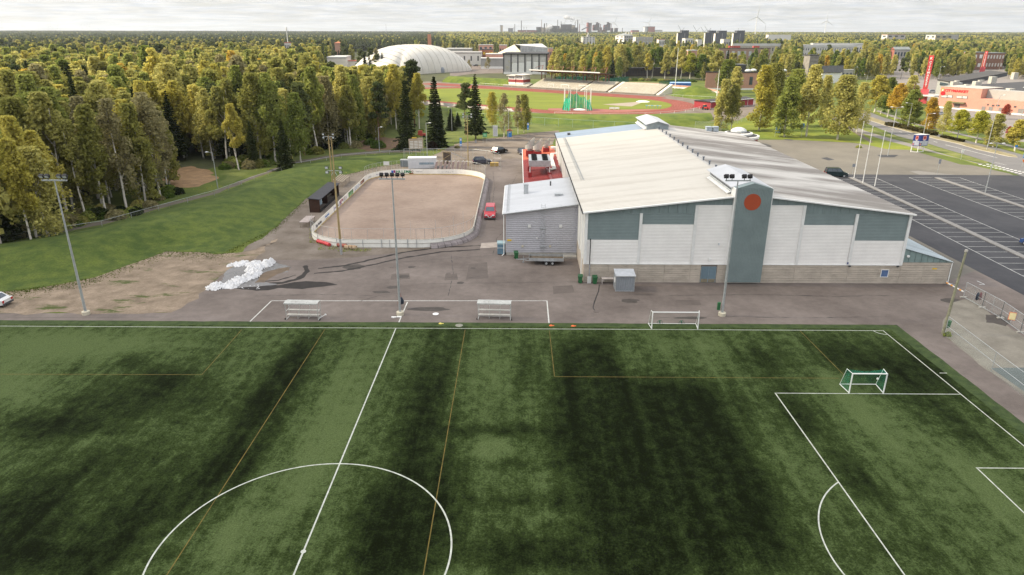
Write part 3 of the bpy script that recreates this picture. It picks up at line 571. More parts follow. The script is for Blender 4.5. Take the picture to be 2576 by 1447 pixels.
part(T,'concrete_course',MB().box(hx1,14.92,2.46,15.6,15.1,2.82),stone); part(T,'downpipe',MB().tube((15.68,14.8,0),(15.68,14.8,2.8),.06),white)
part(T,'roof_pipe',MB().tube((12.2,25,3.9),(12.2,25,4.75),.16),dgrey,label='short black pipe on the low wing roof'); part(T,'camera_dome',MB().lathe((9.9,14.75,3.75),[(0,-.2),(.15,-.15),(.18,0),(.15,.1),(0,.12)],12),white)
# rear chillers on the far edge
for x in (1.5,3.0): part(T,'roof_fan_box',MB().box(x,83.2,10.0,x+1.1,84.6,10.9).box(x-.08,83.1,10.9,x+1.18,84.7,10.98),M('fan_box_blue_grey',(.33,.38,.43),.4,.1))
# ---------------------------------------------------------------- rotunda with skylight behind the hall
c=G(1866,340,3.2); T=thing('round_pavilion','round brick pavilion with stepped white rings and a domed skylight behind the hall','pavilion',(c.x,c.y+3,0))
cc=(c.x,c.y+3,0); part(T,'wall',MB().lathe(cc,[(0,0),(5.4,0),(5.4,2.3),(0,2.3)],32),M('dark_brick',(.25,.08,.06),.9,.15,3))
part(T,'roof_ring',MB().lathe(cc,[(5.5,2.2),(5.75,2.2),(5.75,2.8),(0,2.85)],32),white); part(T,'roof_ring',MB().lathe(cc,[(5.2,2.86),(3.9,3.1),(0,3.1)],32),roofd)
part(T,'roof_ring',MB().lathe(cc,[(3.9,3.05),(3.9,3.5),(3.5,3.6),(0,3.6)],32),white); part(T,'roof_ring',MB().lathe(cc,[(3.3,3.6),(2.7,3.8),(0,3.8)],32),roofd)
part(T,'skylight',MB().lathe(cc,[(2.3,3.8),(2.2,4.2),(1.6,4.7),(.8,4.95),(0,5.05)],12),M('dome_skylight',(.5,.52,.52),.2,.05))
# ================================================================ WEST ANNEX (grey) and red-roofed plant block
T=thing('annex','grey corrugated annex with pale lean-to roof joined to the left of the hall','annex',(-41.2,26.2,0))
lg=M('grey_corrugated_wall',(.46,.455,.485),.5,.06,.5)
ribbed(m:=MB(),(-41.2,26.2,.35),(10.2,0,0),(0,0,5.9),(0,-1,0),.30,.045,.55); part(T,'wall_panel',m,lg)
part(T,'wall_core',MB().extr([(-41.2,26.21,.3),(-31,26.21,.3),(-31,26.21,7.5),(-41.2,26.21,6.15)],(0,18,0)),lg)
n=round(1.4/.3)
for i in range(5):
    z=6.25+i*.28; x=-41.2+(z-6.15)/1.35*10.2
    if x<-31.2: ribbed(m:=MB(),(min(-31.1,x+.6),26.2,z),(-31-min(-31.1,x+.6),0,0),(0,0,.28),(0,-1,0),.28,.07,.55); part(T,'wall_panel',m,lg)
ribbed(m:=MB(),(-41.6,25.75,6.22),(10.75,0,1.43),(0,19,0),(0,0,1),.5,.06,.35); part(T,'roof',m,M('pale_metal_roof',(.52,.53,.55),.5,.06,.5,metal=.2,stretch=(.2,1,1)))
part(T,'verge_trim',MB().bar((-41.6,25.72,6.16),(-30.9,25.72,7.6),.1,.22,up=(0,1,0)),galv); part(T,'gutter',MB().bar((-41.66,25.8,6.12),(-41.66,44.6,6.12),.13),white)
part(T,'plinth',MB().box(-41.15,26.12,-.1,-31.05,26.4,.36),conc); part(T,'downpipe',MB().tube((-41.5,26.0,.2),(-41.5,26.0,6.1),.06).tube((-41.5,26,.2),(-41.75,25.7,.05),.06),white)
for x,z,s in [(-37.85,4.35,.2),(-33.4,4.35,.2),(-38.8,1.35,.14),(-34.85,1.35,.14)]: part(T,'wall_vent',MB().box(x-s,26.0,z-s,x+s,26.15,z+s),white if s>.15 else M('beige_socket',(.55,.50,.38),.6))
part(T,'wall_lamp',MB().lathe((-36.75,26.05,2.6),[(0,-.12),(.12,-.06),(.12,.06),(0,.12)],10),white); part(T,'sign_plate',MB().box(-41.0,26.08,2.1,-40.4,26.12,2.35),yel)
m=MB()
for x in (-36.15,-35.65): m.tube((x,26.0,.7),(x,26.0,7.6),.025,n=5)
for i in range(24): m.tube((-36.15,26.0,.9+i*.28),(-35.65,26.0,.9+i*.28),.02,n=4,cap=False)
for z in (1.25,3.9,6.4): m.box(-36.3,26.0,z,-35.5,26.15,z+.1)
part(T,'wall_ladder',m,galv)
part(T,'chimney',MB().box(-38.6,36.2,6.5,-37.9,37.0,8.1).box(-38.66,36.14,8.1,-37.84,37.06,8.2),galv); part(T,'roof_pipe',MB().tube((-34.3,40,6.8),(-34.3,40,7.9),.12).tube((-34.3,40,6.9),(-34.3,40,7.15),.3,.14),dgrey)
part(T,'roof_vent',MB().box(-34.0,32.0,7.3,-32.9,32.7,7.62).box(-34.1,31.9,7.62,-32.8,32.8,7.7),galv)
m=MB()
for i in range(30): y=26+i*.62; m.bar((-41.15,y,6.36),(-40.95,y,6.62),.04).bar((-40.95,y,6.62),(-40.7,y,6.42),.04)
part(T,'snow_guard',m,galv,kind='stuff')
part(T,'entrance_step',MB().box(-33.0,24.6,0,-31.1,26.1,.3).box(-33.4,24.5,0,-33.0,26.1,.16),conc)
T=thing('plant_block','low plant block with glossy red ribbed roof between annex and hall','plant building',(-38.2,44.2,0))
rr_=M('red_metal_roof',(.20,.025,.022),.35,.12,.5,metal=.1,stretch=(.2,1,1),col2=(.28,.04,.035)); rr2=M('orange_red_roof_part',(.50,.13,.07),.5,.1,.5)
ribbed(m:=MB(),(-38.4,44,3.55),(7.4,0,.95),(0,40,0),(0,0,1),.45,.05,.35); part(T,'roof',m,rr_)
ribbed(m:=MB(),(-38.4,84.0,3.55),(7.4,0,.95),(0,14.5,0),(0,0,1),.45,.05,.35); part(T,'roof',m,rr2,label='faded orange-red far bay of the roof')
part(T,'wall',MB().extr([(-38.1,44.3,0),(-31,44.3,0),(-31,44.3,4.4),(-38.1,44.3,3.5)],(0,54,0)),M('beige_plant_wall',(.5,.47,.42),.8,.1))
part(T,'roof_duct',MB().bar((-32.9,46,4.42),(-33.9,78,4.35),.5,.3),M('dark_red_duct',(.20,.03,.03),.4,.1)); part(T,'roof_edge',MB().box(-38.55,44,3.35,-38.42,98.4,3.62),white)
for y in (52,60): part(T,'wall_unit',MB().box(-39.2,y,1.0,-38.15,y+1.2,2.5),white)
hm=M('stainless_hood',(.42,.41,.38),.5,.15,1.5)
for i,(px,py,lb) in enumerate([(1333,383,'leftmost of three slant-topped steel exhaust hoods on the red plant roof'),(1352,385,'middle slant-topped steel exhaust hood behind the fan unit on the red roof'),(1374,376,'smaller steel exhaust hood nearest the hall on the red plant roof')]):
    c=G(px,py,4.8); s=1 if i<2 else .8; q=thing('exhaust_hood',lb,'exhaust hood',(c.x,c.y,4.0),0,'steel exhaust hoods on the red roof')
    part(q,'base_box',MB().box(-.9*s,-.9*s,0,.9*s,.9*s,1.2),M('base_red',(.28,.03,.03),.5),world=False); part(q,'collar',MB().tube((0,0,1.2),(0,0,1.6),.6*s,n=16),hm,world=False)
    m=MB(); n=20; r_=1.05*s; vs=[(r_*math.cos(2*PI*k/n),r_*math.sin(2*PI*k/n),1.6) for k in range(n)]+[(r_*math.cos(2*PI*k/n),r_*math.sin(2*PI*k/n),3.2*s+.9*math.cos(2*PI*k/n)) for k in range(n)]
    m.add(vs,[(k,(k+1)%n,n+(k+1)%n,n+k) for k in range(n)]+[tuple(range(n-1,-1,-1))]); m.add([(x*.93,y*.93,z) for x,y,z in vs],[(n+k,n+(k+1)%n,(k+1)%n,k) for k in range(n)]); part(q,'hood',m,hm,world=False,smooth=False)
c=G(1357,440,3.9); q=thing('roof_condenser','large condenser with two rows of black fans on white legs on the red roof','condenser',(c.x,c.y,3.8))
for x in (-1.9,1.9):
    for y in (-1.5,5): part(q,'leg',MB().box(x-.09,y-.09,.5,x+.09,y+.09,2.1),white,world=False); part(q,'foot',MB().box(x-.35,y-.35,0,x+.35,y+.35,.9),M('base_red',(.28,.03,.03),.5),world=False)
part(q,'frame',MB().box(-2,-1.6,1.95,2,-1.45,2.1).box(-2,5,1.95,2,5.1,2.1).box(-2,-1.6,1.95,-1.85,5,2.1).box(1.85,-1.6,1.95,2,5,2.1),white,world=False); part(q,'casing',MB().box(-2.1,-1.8,2.1,2.1,5.4,3.2),galv,world=False)
for i in range(5):
    for x in (-1.05,1.05): 
        f=part(q,'fan',MB().lathe((x,-1.05+i*1.38,3.2),[(.56,0),(.56,.22),(.5,.22),(.5,.02),(0,.02)],18),black,world=False)
m=MB()
for k in range(3):
    o_=.35*k; p=[(-36.1+5,70-2+o_,4.6),(-33.4-o_,70-2+o_,4.6),(-33.0-o_,84+o_,4.6),(-32.5-o_,85+o_,5.0),(-31.0,85+o_,5.6)]
    p[0]=(c.x+2.1,c.y+2+o_,4.6); p[1]=(-32.5+o_*.8,c.y+2+o_,4.6); p[2]=(-32.6+o_*.8,c.y+14,4.6); p[3]=(-32.4+o_*.8,c.y+15,5.6); p[4]=(-31,c.y+15+o_,5.6)
    for a,b in zip(p[:-1],p[1:]): m.tube(a,b,.13,n=8)
solo('insulated_pipes',m,white,'bundle of white insulated pipes between the condenser and the hall wall','pipes')
solo('roof_hatch_box',MB().box(0,0,0,1.6,1.2,.6),white,'small white box at the far end of the red roof','roof box',G(1386,377,4.3),world=False)
# ================================================================ RINK
RX0,RX1,RY0,RY1,RR=-72.2,-46.6,29.6,85.0,8.0
def rinkpath(off=0,n=10,r=RR):
    P=[]
    for (cx_,cy_,a0) in [(RX1-r,RY0+r,-PI/2),(RX1-r,RY1-r,0),(RX0+r,RY1-r,PI/2),(RX0+r,RY0+r,PI)]:
        for i in range(n+1): a=a0+PI/2*i/n; P.append(Vector((cx_+(r+off)*math.cos(a),cy_+(r+off)*math.sin(a),0)))
    return P
sheet('rink_surface',rinkpath(.05),.02,M('rink_sand',(.225,.165,.130),.95,.16,.12,coord='World',col2=(.30,.23,.185),bump=.3,bscale=9,detail=7))
T=thing('rink_boards','white rink boards with printed advertisements round the brown gravel rink','rink boards',(RX0,RY0,0))
bw=M('board_white',(.82,.81,.76),.5,.06,.6); bo=M('board_outer_white',(.66,.64,.58),.6,.10,.6); kickm=M('board_kick_strip',(.50,.38,.16),.7,.15)
def wall_along(P,z0,z1,t,closed=False):
    mb=MB(); Q=P+[P[0]] if closed else P
    for a,b in zip(Q[:-1],Q[1:]):
        d=(b-a).normalized(); n_=Vector((d.y,-d.x,0))*t
        mb.add([a+Vector((0,0,z0)),b+Vector((0,0,z0)),b+n_+Vector((0,0,z0)),a+n_+Vector((0,0,z0)),a+Vector((0,0,z1)),b+Vector((0,0,z1)),b+n_+Vector((0,0,z1)),a+n_+Vector((0,0,z1))],[(0,3,2,1),(4,5,6,7),(0,1,5,4),(1,2,6,5),(2,3,7,6),(3,0,4,7)])
    return mb
def resample(P,step):
    Q=P+[P[0]]; out=[]; acc=0; seg=[]
    L=sum((b-a).length for a,b in zip(Q[:-1],Q[1:])); n=round(L/step); tgt=[i*L/n for i in range(n)]; k=0; d=0
    for t_ in tgt:
        while d+(Q[k+1]-Q[k]).length<t_: d+=(Q[k+1]-Q[k]).length; k+=1
        out.append(Q[k].lerp(Q[k+1],(t_-d)/(Q[k+1]-Q[k]).length))
    return out
RP=resample(rinkpath(0,14),1.0); N_=len(RP)
for i in range(0,N_,2):
    seg=[RP[i],RP[(i+1)%N_],RP[(i+2)%N_]]
    part(T,'board_panel',wall_along(seg,.0,1.22,.06),bw); 
part(T,'kick_strip',wall_along([p for p in rinkpath(-.03,14)],.0,.2,.03,True),kickm); part(T,'top_rail',wall_along(rinkpath(0,14),1.22,1.27,.09,True),M('rail_yellowish',(.55,.53,.45),.5,.1))
fr=RP[:]
part(T,'outer_rail',wall_along(rinkpath(.07,14),.62,.68,.05,True),M('rail_grey',(.42,.39,.35),.6,.1))
for i in range(0,N_,2):
    p=RP[i]; n_=(RP[(i+1)%N_]-RP[i-1]).normalized(); n_=Vector((n_.y,-n_.x,0)); a=p+n_*.13
    (i%4==0) and part(T,'board_post',MB().bar(a,a+Vector((0,0,1.25)),.07),M('board_post_grey',(.38,.39,.40),.5))
# grey timber skirt along the road side
sk=MB(); P=[p for p in RP if p.x>-53 and p.y<80 and (p.x>-47.5 or p.y<37)]
P=sorted(P,key=lambda p:math.atan2(p.y-57,p.x+60))
for a,b in zip(P[:-1],P[1:]):
    d=(b-a).normalized(); n_=Vector((d.y,-d.x,0)); o1=a+n_*.2; o2=b+n_*.2; z=Vector((0,0,.62)); w_=n_*.75
    part(T,'skirt_board',MB().add([o1,o2,o2+w_,o1+w_,o1+z,o2+z,o2+w_*.75+Vector((0,0,.35)),o1+w_*.75+Vector((0,0,.35))],[(0,3,2,1),(4,5,6,7),(0,1,5,4),(1,2,6,5),(2,3,7,6),(3,0,4,7)]),M('grey_timber_skirt',(.24,.21,.21),.8,.2,1))
# gate bay at the near boards
for x in (-59.8,-57.7,-55.9): part(T,'gate_post',MB().box(x-.05,29.4,0,x+.05,29.55,1.35),galv)
# prints: left boards (read along +Y), far-left bend, far boards
pg=M('print_green',(.03,.22,.10),.5); pb=M('print_blue',(.08,.22,.50),.5); pk=M('print_black',(.04,.04,.05),.5); pm=M('print_maroon',(.28,.03,.10),.5); pgy=M('print_grey',(.35,.36,.38),.5); pbr=M('print_brown',(.22,.09,.03),.5); pgn=M('print_leaf_green',(.10,.32,.08),.5); pvi=M('print_violet_grey',(.25,.22,.40),.5); pw=M('print_dark_red',(.22,.10,.07),.5)
xL=RX0+.035
def lad(s,y,z,h,mat,sx=1,b=0): txt(T,s,h,mat,(xL,y,z),(0,1,0),bold=b,sx=sx,name='board_lettering')
def lpl(y0,y1,z0,z1,mat): part(T,'board_print',MB().box(xL-.03,y0,z0,xL+.002,y1,z1),mat)
lad('Rägge Rent Auto',38.6,.50,.62,pk,.78,.012); lad('Raahen Terminaali',44.3,.62,.46,pb,.72,.01); lad('www.raahenterminaali.fi',44.4,.3,.2,pw,.9)
lpl(50.1,50.22,.15,1.15,navy); lad('BAHAMA',50.5,.6,.36,pvi,.9); lad('VAC',52.9,.55,.3,pk)
lpl(54.2,54.6,.2,1.1,pvi); lpl(54.7,56.6,.68,1.12,pm); lpl(54.9,55.4,.3,.67,pm); lad('RAAHE',54.85,.76,.32,bw,1.05); lad('sähkö',55.6,.25,.2,pgy)
lpl(57.3,57.5,.15,1.1,pk); lpl(58.1,58.35,.4,1.1,pbr); lpl(59.0,59.3,.5,1.05,pvi); lad('IHG',58.6,.2,.22,pgy)
for k in range(3): lpl(61.2+k*1.35,62.2+k*1.35,.25,1.12,pgn); lpl(61.75+k*1.35,62.25+k*1.35,.75,1.125,navy); lad('LVI',61.25+k*1.35,.35,.3,bw)
for k in range(3):
    m=MB(); m.tube((xL-.02,67.0+k*1.3,.72),(xL+.004,67.0+k*1.3,.72),.38,n=20); part(T,'board_print',m,pb,label='blue round emblem'); m=MB(); m.tube((xL-.0,67.0+k*1.3,.72),(xL+.008,67.0+k*1.3,.72),.27,n=20); part(T,'board_print',m,bw); lad('FC',66.8+k*1.3,.63,.24,pb)
lad('SRK',70.6,.5,.4,pgy); lpl(71.8,75.2,.42,1.05,pw); lpl(74.6,75.2,.6,1.02,M('print_gold',(.6,.35,.04),.5)); lad('PUUKESKUS',72.0,.6,.34,M('print_cream',(.7,.5,.4),.5),.8)
# bend: follow the curve
def bendtxt(s,a_mid,z,h,mat,b=0,sx=1,r=RR-.04):
    cxx,cyy=RX0+RR,RY1-RR; p=Vector((cxx+r*math.cos(a_mid),cyy+r*math.sin(a_mid),z)); xd=Vector((math.sin(a_mid),-math.cos(a_mid),0)); txt(T,s,h,mat,p,xd,bold=b,sx=sx,align='CENTER',name='board_lettering')
for k,ch in enumerate('PELIKATEENKARI'): bendtxt(ch,R(146-k*1.6),.55,.32,pvi)
for k,ch in enumerate('JYMY'): bendtxt(ch,R(168-k*3),.45,.5,pgy)
bendtxt('Ilmari',R(118),.3,.22,pgy); 
for k,ch in enumerate('PRISMA'): bendtxt(ch,R(109-k*4.2),.42,.80,pg,.03,1.05)
m=MB(); p0=G(946,445,.5)
bendm=lambda a: Vector((RX0+RR+(RR-.05)*math.cos(a),RY1-RR+(RR-.05)*math.sin(a),0))
for a,mt in ((R(117),M('print_crest_blue',(.02,.12,.5),.5)),(R(113.5),M('print_crest_purple',(.28,.02,.15),.5))):
    q=bendm(a); m=MB(); m.box(q.x-.3,q.y-.03,.55,q.x+.3,q.y,1.1); part(T,'board_print',m,mt)
yF=RY1-.035
def fad(s,x,z,h,mat,sx=1,b=0): txt(T,s,h,mat,(x,yF,z),(1,0,0),bold=b,sx=sx,name='board_lettering')
m=MB(); n=20; 
for k in range(n-3):
    a=PI*.5+.35+2*PI*k/n*(n/(n+1)); b=a+2*PI/n; m.add([(-63.6+.34*math.cos(a),yF,.72+.36*math.sin(a)),(-63.6+.34*math.cos(b),yF,.72+.36*math.sin(b)),(-63.6+.46*math.cos(b),yF,.72+.48*math.sin(b)),(-63.6+.46*math.cos(a),yF,.72+.48*math.sin(a))],[(3,2,1,0)])
m.box(-64.1,yF-.003,.15,-63.1,yF+.01,.34); m.tube((-63.6,yF+.01,.72),(-63.6,yF-.004,.72),.14,n=10); part(T,'board_print',m,pbr,label='brown laurel-ring emblem')
fad('TAPIOLA',-62.6,.55,.40,pgy,.95); m=MB().tube((-60.9,yF+.01,1.05),(-60.9,yF-.003,1.05),.07,n=8); part(T,'board_print',m,pgy)
rg=random.Random(3)
for k in range(26): x=-56.8+rg.random()*5; z=.45+rg.random()*.28+(x+54)*.03; part(T,'paint_chip',MB().box(x,yF-.002,z,x+.08+rg.random()*.16,yF+.01,z+.07),pgy)
# netting above the near and far ends
def fence(name,label,P,h,step,mat=chain,posts=galv,prad=.03,z0=0,rail=True,cat='fence',group=None,mid=False):
    T=thing(name,label,cat,(P[0].x,P[0].y,P[0].z)); 
    if group: T['group']=group
    Q=[P[0]]
    for a,b in zip(P[:-1],P[1:]):
        k=max(1,round((b-a).length/step)); Q+=[a.lerp(b,i/k) for i in range(1,k+1)]
    mn=MB(); rl=MB()
    for a in Q: part(T,'post',MB().tube(a+Vector((0,0,z0-.02)),a+Vector((0,0,z0+h)),prad,n=6),posts)
    for a,b in zip(Q[:-1],Q[1:]):
        if mat: mn.quad(a+Vector((0,0,z0+.03)),b+Vector((0,0,z0+.03)),b+Vector((0,0,z0+h)),a+Vector((0,0,z0+h)))
        if rail: rl.tube(a+Vector((0,0,z0+h)),b+Vector((0,0,z0+h)),prad*.8,n=5)
        if mid: rl.tube(a+Vector((0,0,z0+h*.5)),b+Vector((0,0,z0+h*.5)),prad*.8,n=5)
    if mat: part(T,'mesh_panel',mn,mat)
    if rail or mid: part(T,'top_rail',rl,posts)
    return T
np_=[p for p in rinkpath(.12,10)]
near=[p for p in np_ if p.y<38.5]; lf=sorted([p for p in near if p.x<-62],key=lambda p:-p.y); rt=sorted([p for p in near if p.x>=-62],key=lambda p:p.x)
fence('rink_net','low netting on thin posts above the near end of the rink boards',lf+rt[:3]+[p for p in rt if p.x>-55],1.65,2.6,chaind,z0=1.25,prad=.022)
far=[p for p in np_ if p.y>76]; fl=sorted([p for p in far],key=lambda p:math.atan2(p.y-76.9,p.x+59.4)); fl=list(reversed(fl))
fence('rink_net','tall netting on posts behind the far white boards of the rink',fl,1.9,2.3,chaind,z0=1.25,prad=.025)
fence('safety_net','highest wire screen on posts round the corner behind the white container',gs([(1017,412),(1020,412),(1100,411),(1190,413),(1225,417),(1245,421),(1260,430)]),3.6,5,chaind,prad=.035)
fence('net_mast','single line of net on tall poles inside the near right bend of the rink',[Vector((-55.7,31.4,0)),Vector((-52,32.2,0)),Vector((-49.5,34.5,0)),Vector((-48.2,37.5,0))],3.6,4,net('thin_net',(.6,.6,.6),.04),prad=.02,rail=False)
# ================================================================ POLES, MASTS
def floodhead(T,z,n,w,drop=0,mat=dgrey,ang=0,size=.55,rows=1):
    part(T,'crossarm',MB().bar((-w/2,0,z),(w/2,0,z),.12,.14),galv,world=False)
    for i in range(n):
        if n==4: x=(-.46,-.24,.24,.46)[i]*w
        else: x=-w/2+w*(i+.5)/n
        m=MB(); s=size; t=R(35); m.bar((x,0,z+.05),(x,0,z+.32),.06)
        a=Vector((x,0,z+.5)); f=Vector((math.sin(ang+(i-n/2)*.12)*.3,-math.cos(t),-math.sin(t))).normalized(); u=Vector((1,0,0)); v=f.cross(u).normalized(); u=v.cross(f)
        b=a-f*.12; m.add([b-u*s*.5-v*s*.38,b+u*s*.5-v*s*.38,b+u*s*.5+v*s*.38,b-u*s*.5+v*s*.38]+[b+f*.34+q for q in (-u*s*.62-v*s*.48,u*s*.62-v*s*.48,u*s*.62+v*s*.48,-u*s*.62+v*s*.48)],[(0,3,2,1),(0,1,5,4),(1,2,6,5),(2,3,7,6),(3,0,4,7),(4,5,6,7)])
        L=part(T,'floodlight',m,black,world=False); c=b+f*.345; part(L,'lens',MB().quad(c-u*s*.5-v*s*.38,c+u*s*.5-v*s*.38,c+u*s*.5+v*s*.38,c-u*s*.5+v*s*.38),M('lamp_glass_pale',(.55,.58,.56),.15,.05),world=False)
def mast(px,py,h,n,lab,back=False):
    c=G(px,py); T=thing('floodlight_mast',lab,'floodlight mast',c,PI if back else 0,'slim galvanised floodlight masts along the pitch')
    part(T,'concrete_foot',MB().lathe((0,0,0),[(.42,-.02),(.42,.38),(.3,.42),(0,.42)],20),M('foot_concrete',(.50,.46,.36),.9,.1),world=False)
    part(T,'pole',MB().tube((0,0,.3),(0,0,h*.45),.15,.12,n=12).tube((0,0,h*.45),(0,0,h),.115,.065,n=12),galv,world=False)
    floodhead(T,h,n,2.7 if n==4 else 2.8,size=.40 if n==4 else .34); return T
mast(217,791,15.4,4,'left floodlight mast in the bare earth beside the pitch, four lamps on top')
mast(1007,792,15.6,5,'middle floodlight mast rising in front of the rink with five black lamps',True)
mast(1816,794,15.5,4,'right floodlight mast in front of the hall tower with four black lamps',True)
def woodpole(px,py,h,lab,steel=0,heads=4,r=.15,double=False,lean=0):
    c=G(px,py); T=thing('wooden_pole',lab,'light pole',c)
    m=MB(); m.tube((0,0,steel*.9),(lean,0,h),r,r*.62,n=10); part(T,'pole',m,woodp if heads else M('lichen_grey_wood',(.24,.235,.16),.9,.25,2),world=False)
    if double: part(T,'pole',MB().tube((.45,.25,0),(.45,.25,h*.98),r,r*.62,n=10),woodp,world=False)
    if steel: part(T,'steel_base',MB().tube((0,0,0),(0,0,steel),r*.95,n=12),galv,world=False)
    if heads:
        part(T,'crossarm',MB().bar((lean-1,0,h-.25),(lean+1,0,h-.25),.08).bar((lean-.4,0,h-.9),(lean-.05,0,h-.3),.06).bar((lean+.4,0,h-.9),(lean+.05,0,h-.3),.06),galv,world=False)
        for s in (-1,1):
            for k in range(heads//2):
                z=h-.62+k*.62; a=MB().box(lean+s*.95-.22,-.16,z,lean+s*.95+.22,.12,z+.36); L=part(T,'floodlight',a,black,world=False); part(L,'lens',MB().box(lean+s*.95-.18,-.175,z+.04,lean+s*.95+.18,-.163,z+.32),M('lamp_glass_pale',(.55,.58,.56),.15,.05),world=False)
    return T
woodpole(859,640,12.4,'wooden light pole with grey steel foot nearest the camera at the rink corner',2.6,4,.17)
woodpole(839,486,11.4,'pair of lashed wooden poles with lamps behind the black team box',0,4,.15,True)
woodpole(1178,418,12.0,'wooden light pole behind the far boards near the white container',0,4,.14)
p_=woodpole(2372,840,9.3,'weathered bare wooden pole at the right corner of the pitch',0,0,.17,lean=.3)
part(p_,'tube_end',MB().tube((.29,0,9.2),(.3,0,9.42),.16,.15,n=12),conc,world=False)
solo('litter_bin',MB().lathe((0,0,.75),[(0,0),(.2,0),(.24,.75),(.22,.8),(0,.8)],12),green,'green litter bin on the weathered pole at the right pitch corner','litter bin',G(2378,841)+Vector((.15,.1,0)),world=False)
solo('litter_bin',MB().box(-.16,-.12,.7,.16,.12,1.6),green,'green box strapped to the foot of the right floodlight mast','pole box',G(1812,794)+Vector((-.28,.05,0)),world=False)
def streetlamp(px,py,h,lab,arm=1.4,adir=0,wood=False,two=False,rot=0,group='street lamps'):
    c=G(px,py); T=thing('street_lamp',lab,'street lamp',c,rot,group)
    part(T,'pole',MB().tube((0,0,0),(0,0,h),.10,.055,n=8),galv if not wood else woodg,world=False)
    for s in ((-1,1) if two else (1,)):
        part(T,'arm',MB().tube((0,0,h-.05),(s*arm,0,h+.12),.035,n=6),galv,world=False)
        m=MB().lathe((s*(arm+.25),0,h+.12),[(0,-.07),(.38,-.05),(.36,.04),(0,.12)],10,sy=.45); part(T,'lamp_head',m,white,world=False)
    return T
streetlamp(548,474,7.3,'street lamp with white head over the path by the sandy patch',.9,rot=PI)
streetlamp(1075,395,8.5,'street lamp in front of the big spruce left of the lot',.7)
streetlamp(1137,330,7.5,'street lamp between the spruces with its head to the left',.7,rot=PI)
streetlamp(955,383,6.5,'street lamp among the birches at the woodland edge',.6)
streetlamp(1279,350,8.2,'grey street lamp by the two thin birches left of the lot',.9)
streetlamp(2233,392,12.3,'tall twin-headed lamp standing in the brown forecourt',1.1,two=True)
streetlamp(2478,486,9.8,'twin-armed lamp on the far kerb strip of the car park',1.0,two=True)
streetlamp(2316,371,9.2,'leaning-looking lamp with blue round sign beside the road',1.6)
streetlamp(2282,326,8.5,'lamp with long arm behind the boulevard trees',1.6,rot=PI)
streetlamp(2482,378,14.5,'very tall lamp mast in front of the supermarket',.9)
for i,(x,y,h,l) in enumerate([(2175,232,9,'lamp seen over the yellow birches beside the road, first from left'),(2145,205,9,'lamp with a long arm above the parked cars'),(2265,262,8,'lamp left of the red pylon, short arm'),(2350,250,15,'very tall white mast rising before the dark roofs'),(2562,320,13,'tall mast at the right frame edge beside the store'),(2155,185,10,'far lamp over the boulevard behind the birches'),(2420,170,9,'lamp at the junction behind the store'),(2232,190,9,'arched lamp near the roundabout'),(2510,190,12,'far pale mast right of the second pylon'),(2568,175,11,'far lamp at the right edge of the picture')]):
    streetlamp(x,y,h,l,1.3,rot=0 if i%2 else PI)
for i,(x,y) in enumerate([(2148,449),(2170,461),(2200,470)]):
    c=G(x,y); T=thing('flagpole',['leftmost','middle','rightmost'][i]+' of three bare white flagpoles on the kerb strip of the car park','flagpole',c,0,'white flagpoles')
    part(T,'pole',MB().tube((0,0,.1),(0,0,12.2-.4*i),.085,.045,n=10),white,world=False); part(T,'finial',MB().lathe((0,0,12.2-.4*i),[(0,0),(.09,.05),(.09,.12),(0,.2)],8),white,world=False)
for i in range(4):
    c=G([2206,2232,2262,2290][i],[292,290,288,286][i]-20); T=thing('flagpole','flagpole with limp dark red flag, %s, left of the red pylon'%['nearest the road','second from the road','third from the road','beside the pylon'][i],'flagpole',c,0,'flagpoles with furled flags')
    part(T,'pole',MB().tube((0,0,0),(0,0,9.5),.07,.04,n=8),white,world=False); part(T,'flag',MB().box(.05,-.06,6.8,.4,.06,9.2),M('limp_flag_red',(.25,.05,.05),.8),world=False)
# ================================================================ GOALS, SHELTERS, YARD THINGS
gnet=net('goal_net_green',(.02,.26,.17),.22); gnet2=net('goal_net_thin',(.10,.22,.16),.10)
def goal(c,w,h,dpt,lab,netm,tdepth=.7,rot=0):
    T=thing('football_goal',lab,'football goal',c,rot,'small football goals')
    for s in (-1,1): part(T,'post',MB().tube((s*w/2,0,0),(s*w/2,0,h),.06,n=10),white,world=False)
    part(T,'crossbar',MB().tube((-w/2,0,h),(w/2,0,h),.06,n=10),white,world=False)
    m=MB()
    for s in (-1,1): m.tube((s*w/2,0,.04),(s*(w/2+.12),dpt,.04),.035,n=6).tube((s*w/2,0,h),(s*(w/2+.1),tdepth,h+.02),.025,n=6).tube((s*(w/2+.1),tdepth,h+.02),(s*(w/2+.12),dpt,.04),.02,n=6)
    m.tube((-w/2-.12,dpt,.04),(w/2+.12,dpt,.04),.035,n=6); part(T,'frame',m,white,world=False)
    a=MB(); A=[Vector((s*w/2,0,h)) for s in (-1,1)]; B=[Vector((s*(w/2+.1),tdepth,h)) for s in (-1,1)]; D_=[Vector((s*(w/2+.12),dpt,.04)) for s in (-1,1)]; E_=[Vector((s*w/2,0,.02)) for s in (-1,1)]
    n=8
    for i in range(n):
        u,v=i/n,(i+1)/n; sag=lambda q:-.28*4*q*(1-q)
        a.quad(A[0].lerp(A[1],u),A[0].lerp(A[1],v),B[0].lerp(B[1],v)+Vector((0,sag(v)*.6,sag(v)*.4)),B[0].lerp(B[1],u)+Vector((0,sag(u)*.6,sag(u)*.4)))
        a.quad(B[0].lerp(B[1],u)+Vector((0,sag(u)*.6,sag(u)*.4)),B[0].lerp(B[1],v)+Vector((0,sag(v)*.6,sag(v)*.4)),D_[0].lerp(D_[1],v),D_[0].lerp(D_[1],u))
    for s in (0,1): a.quad(A[s],B[s],D_[s],E_[s])
    part(T,'goal_net',a,netm,world=False); return T
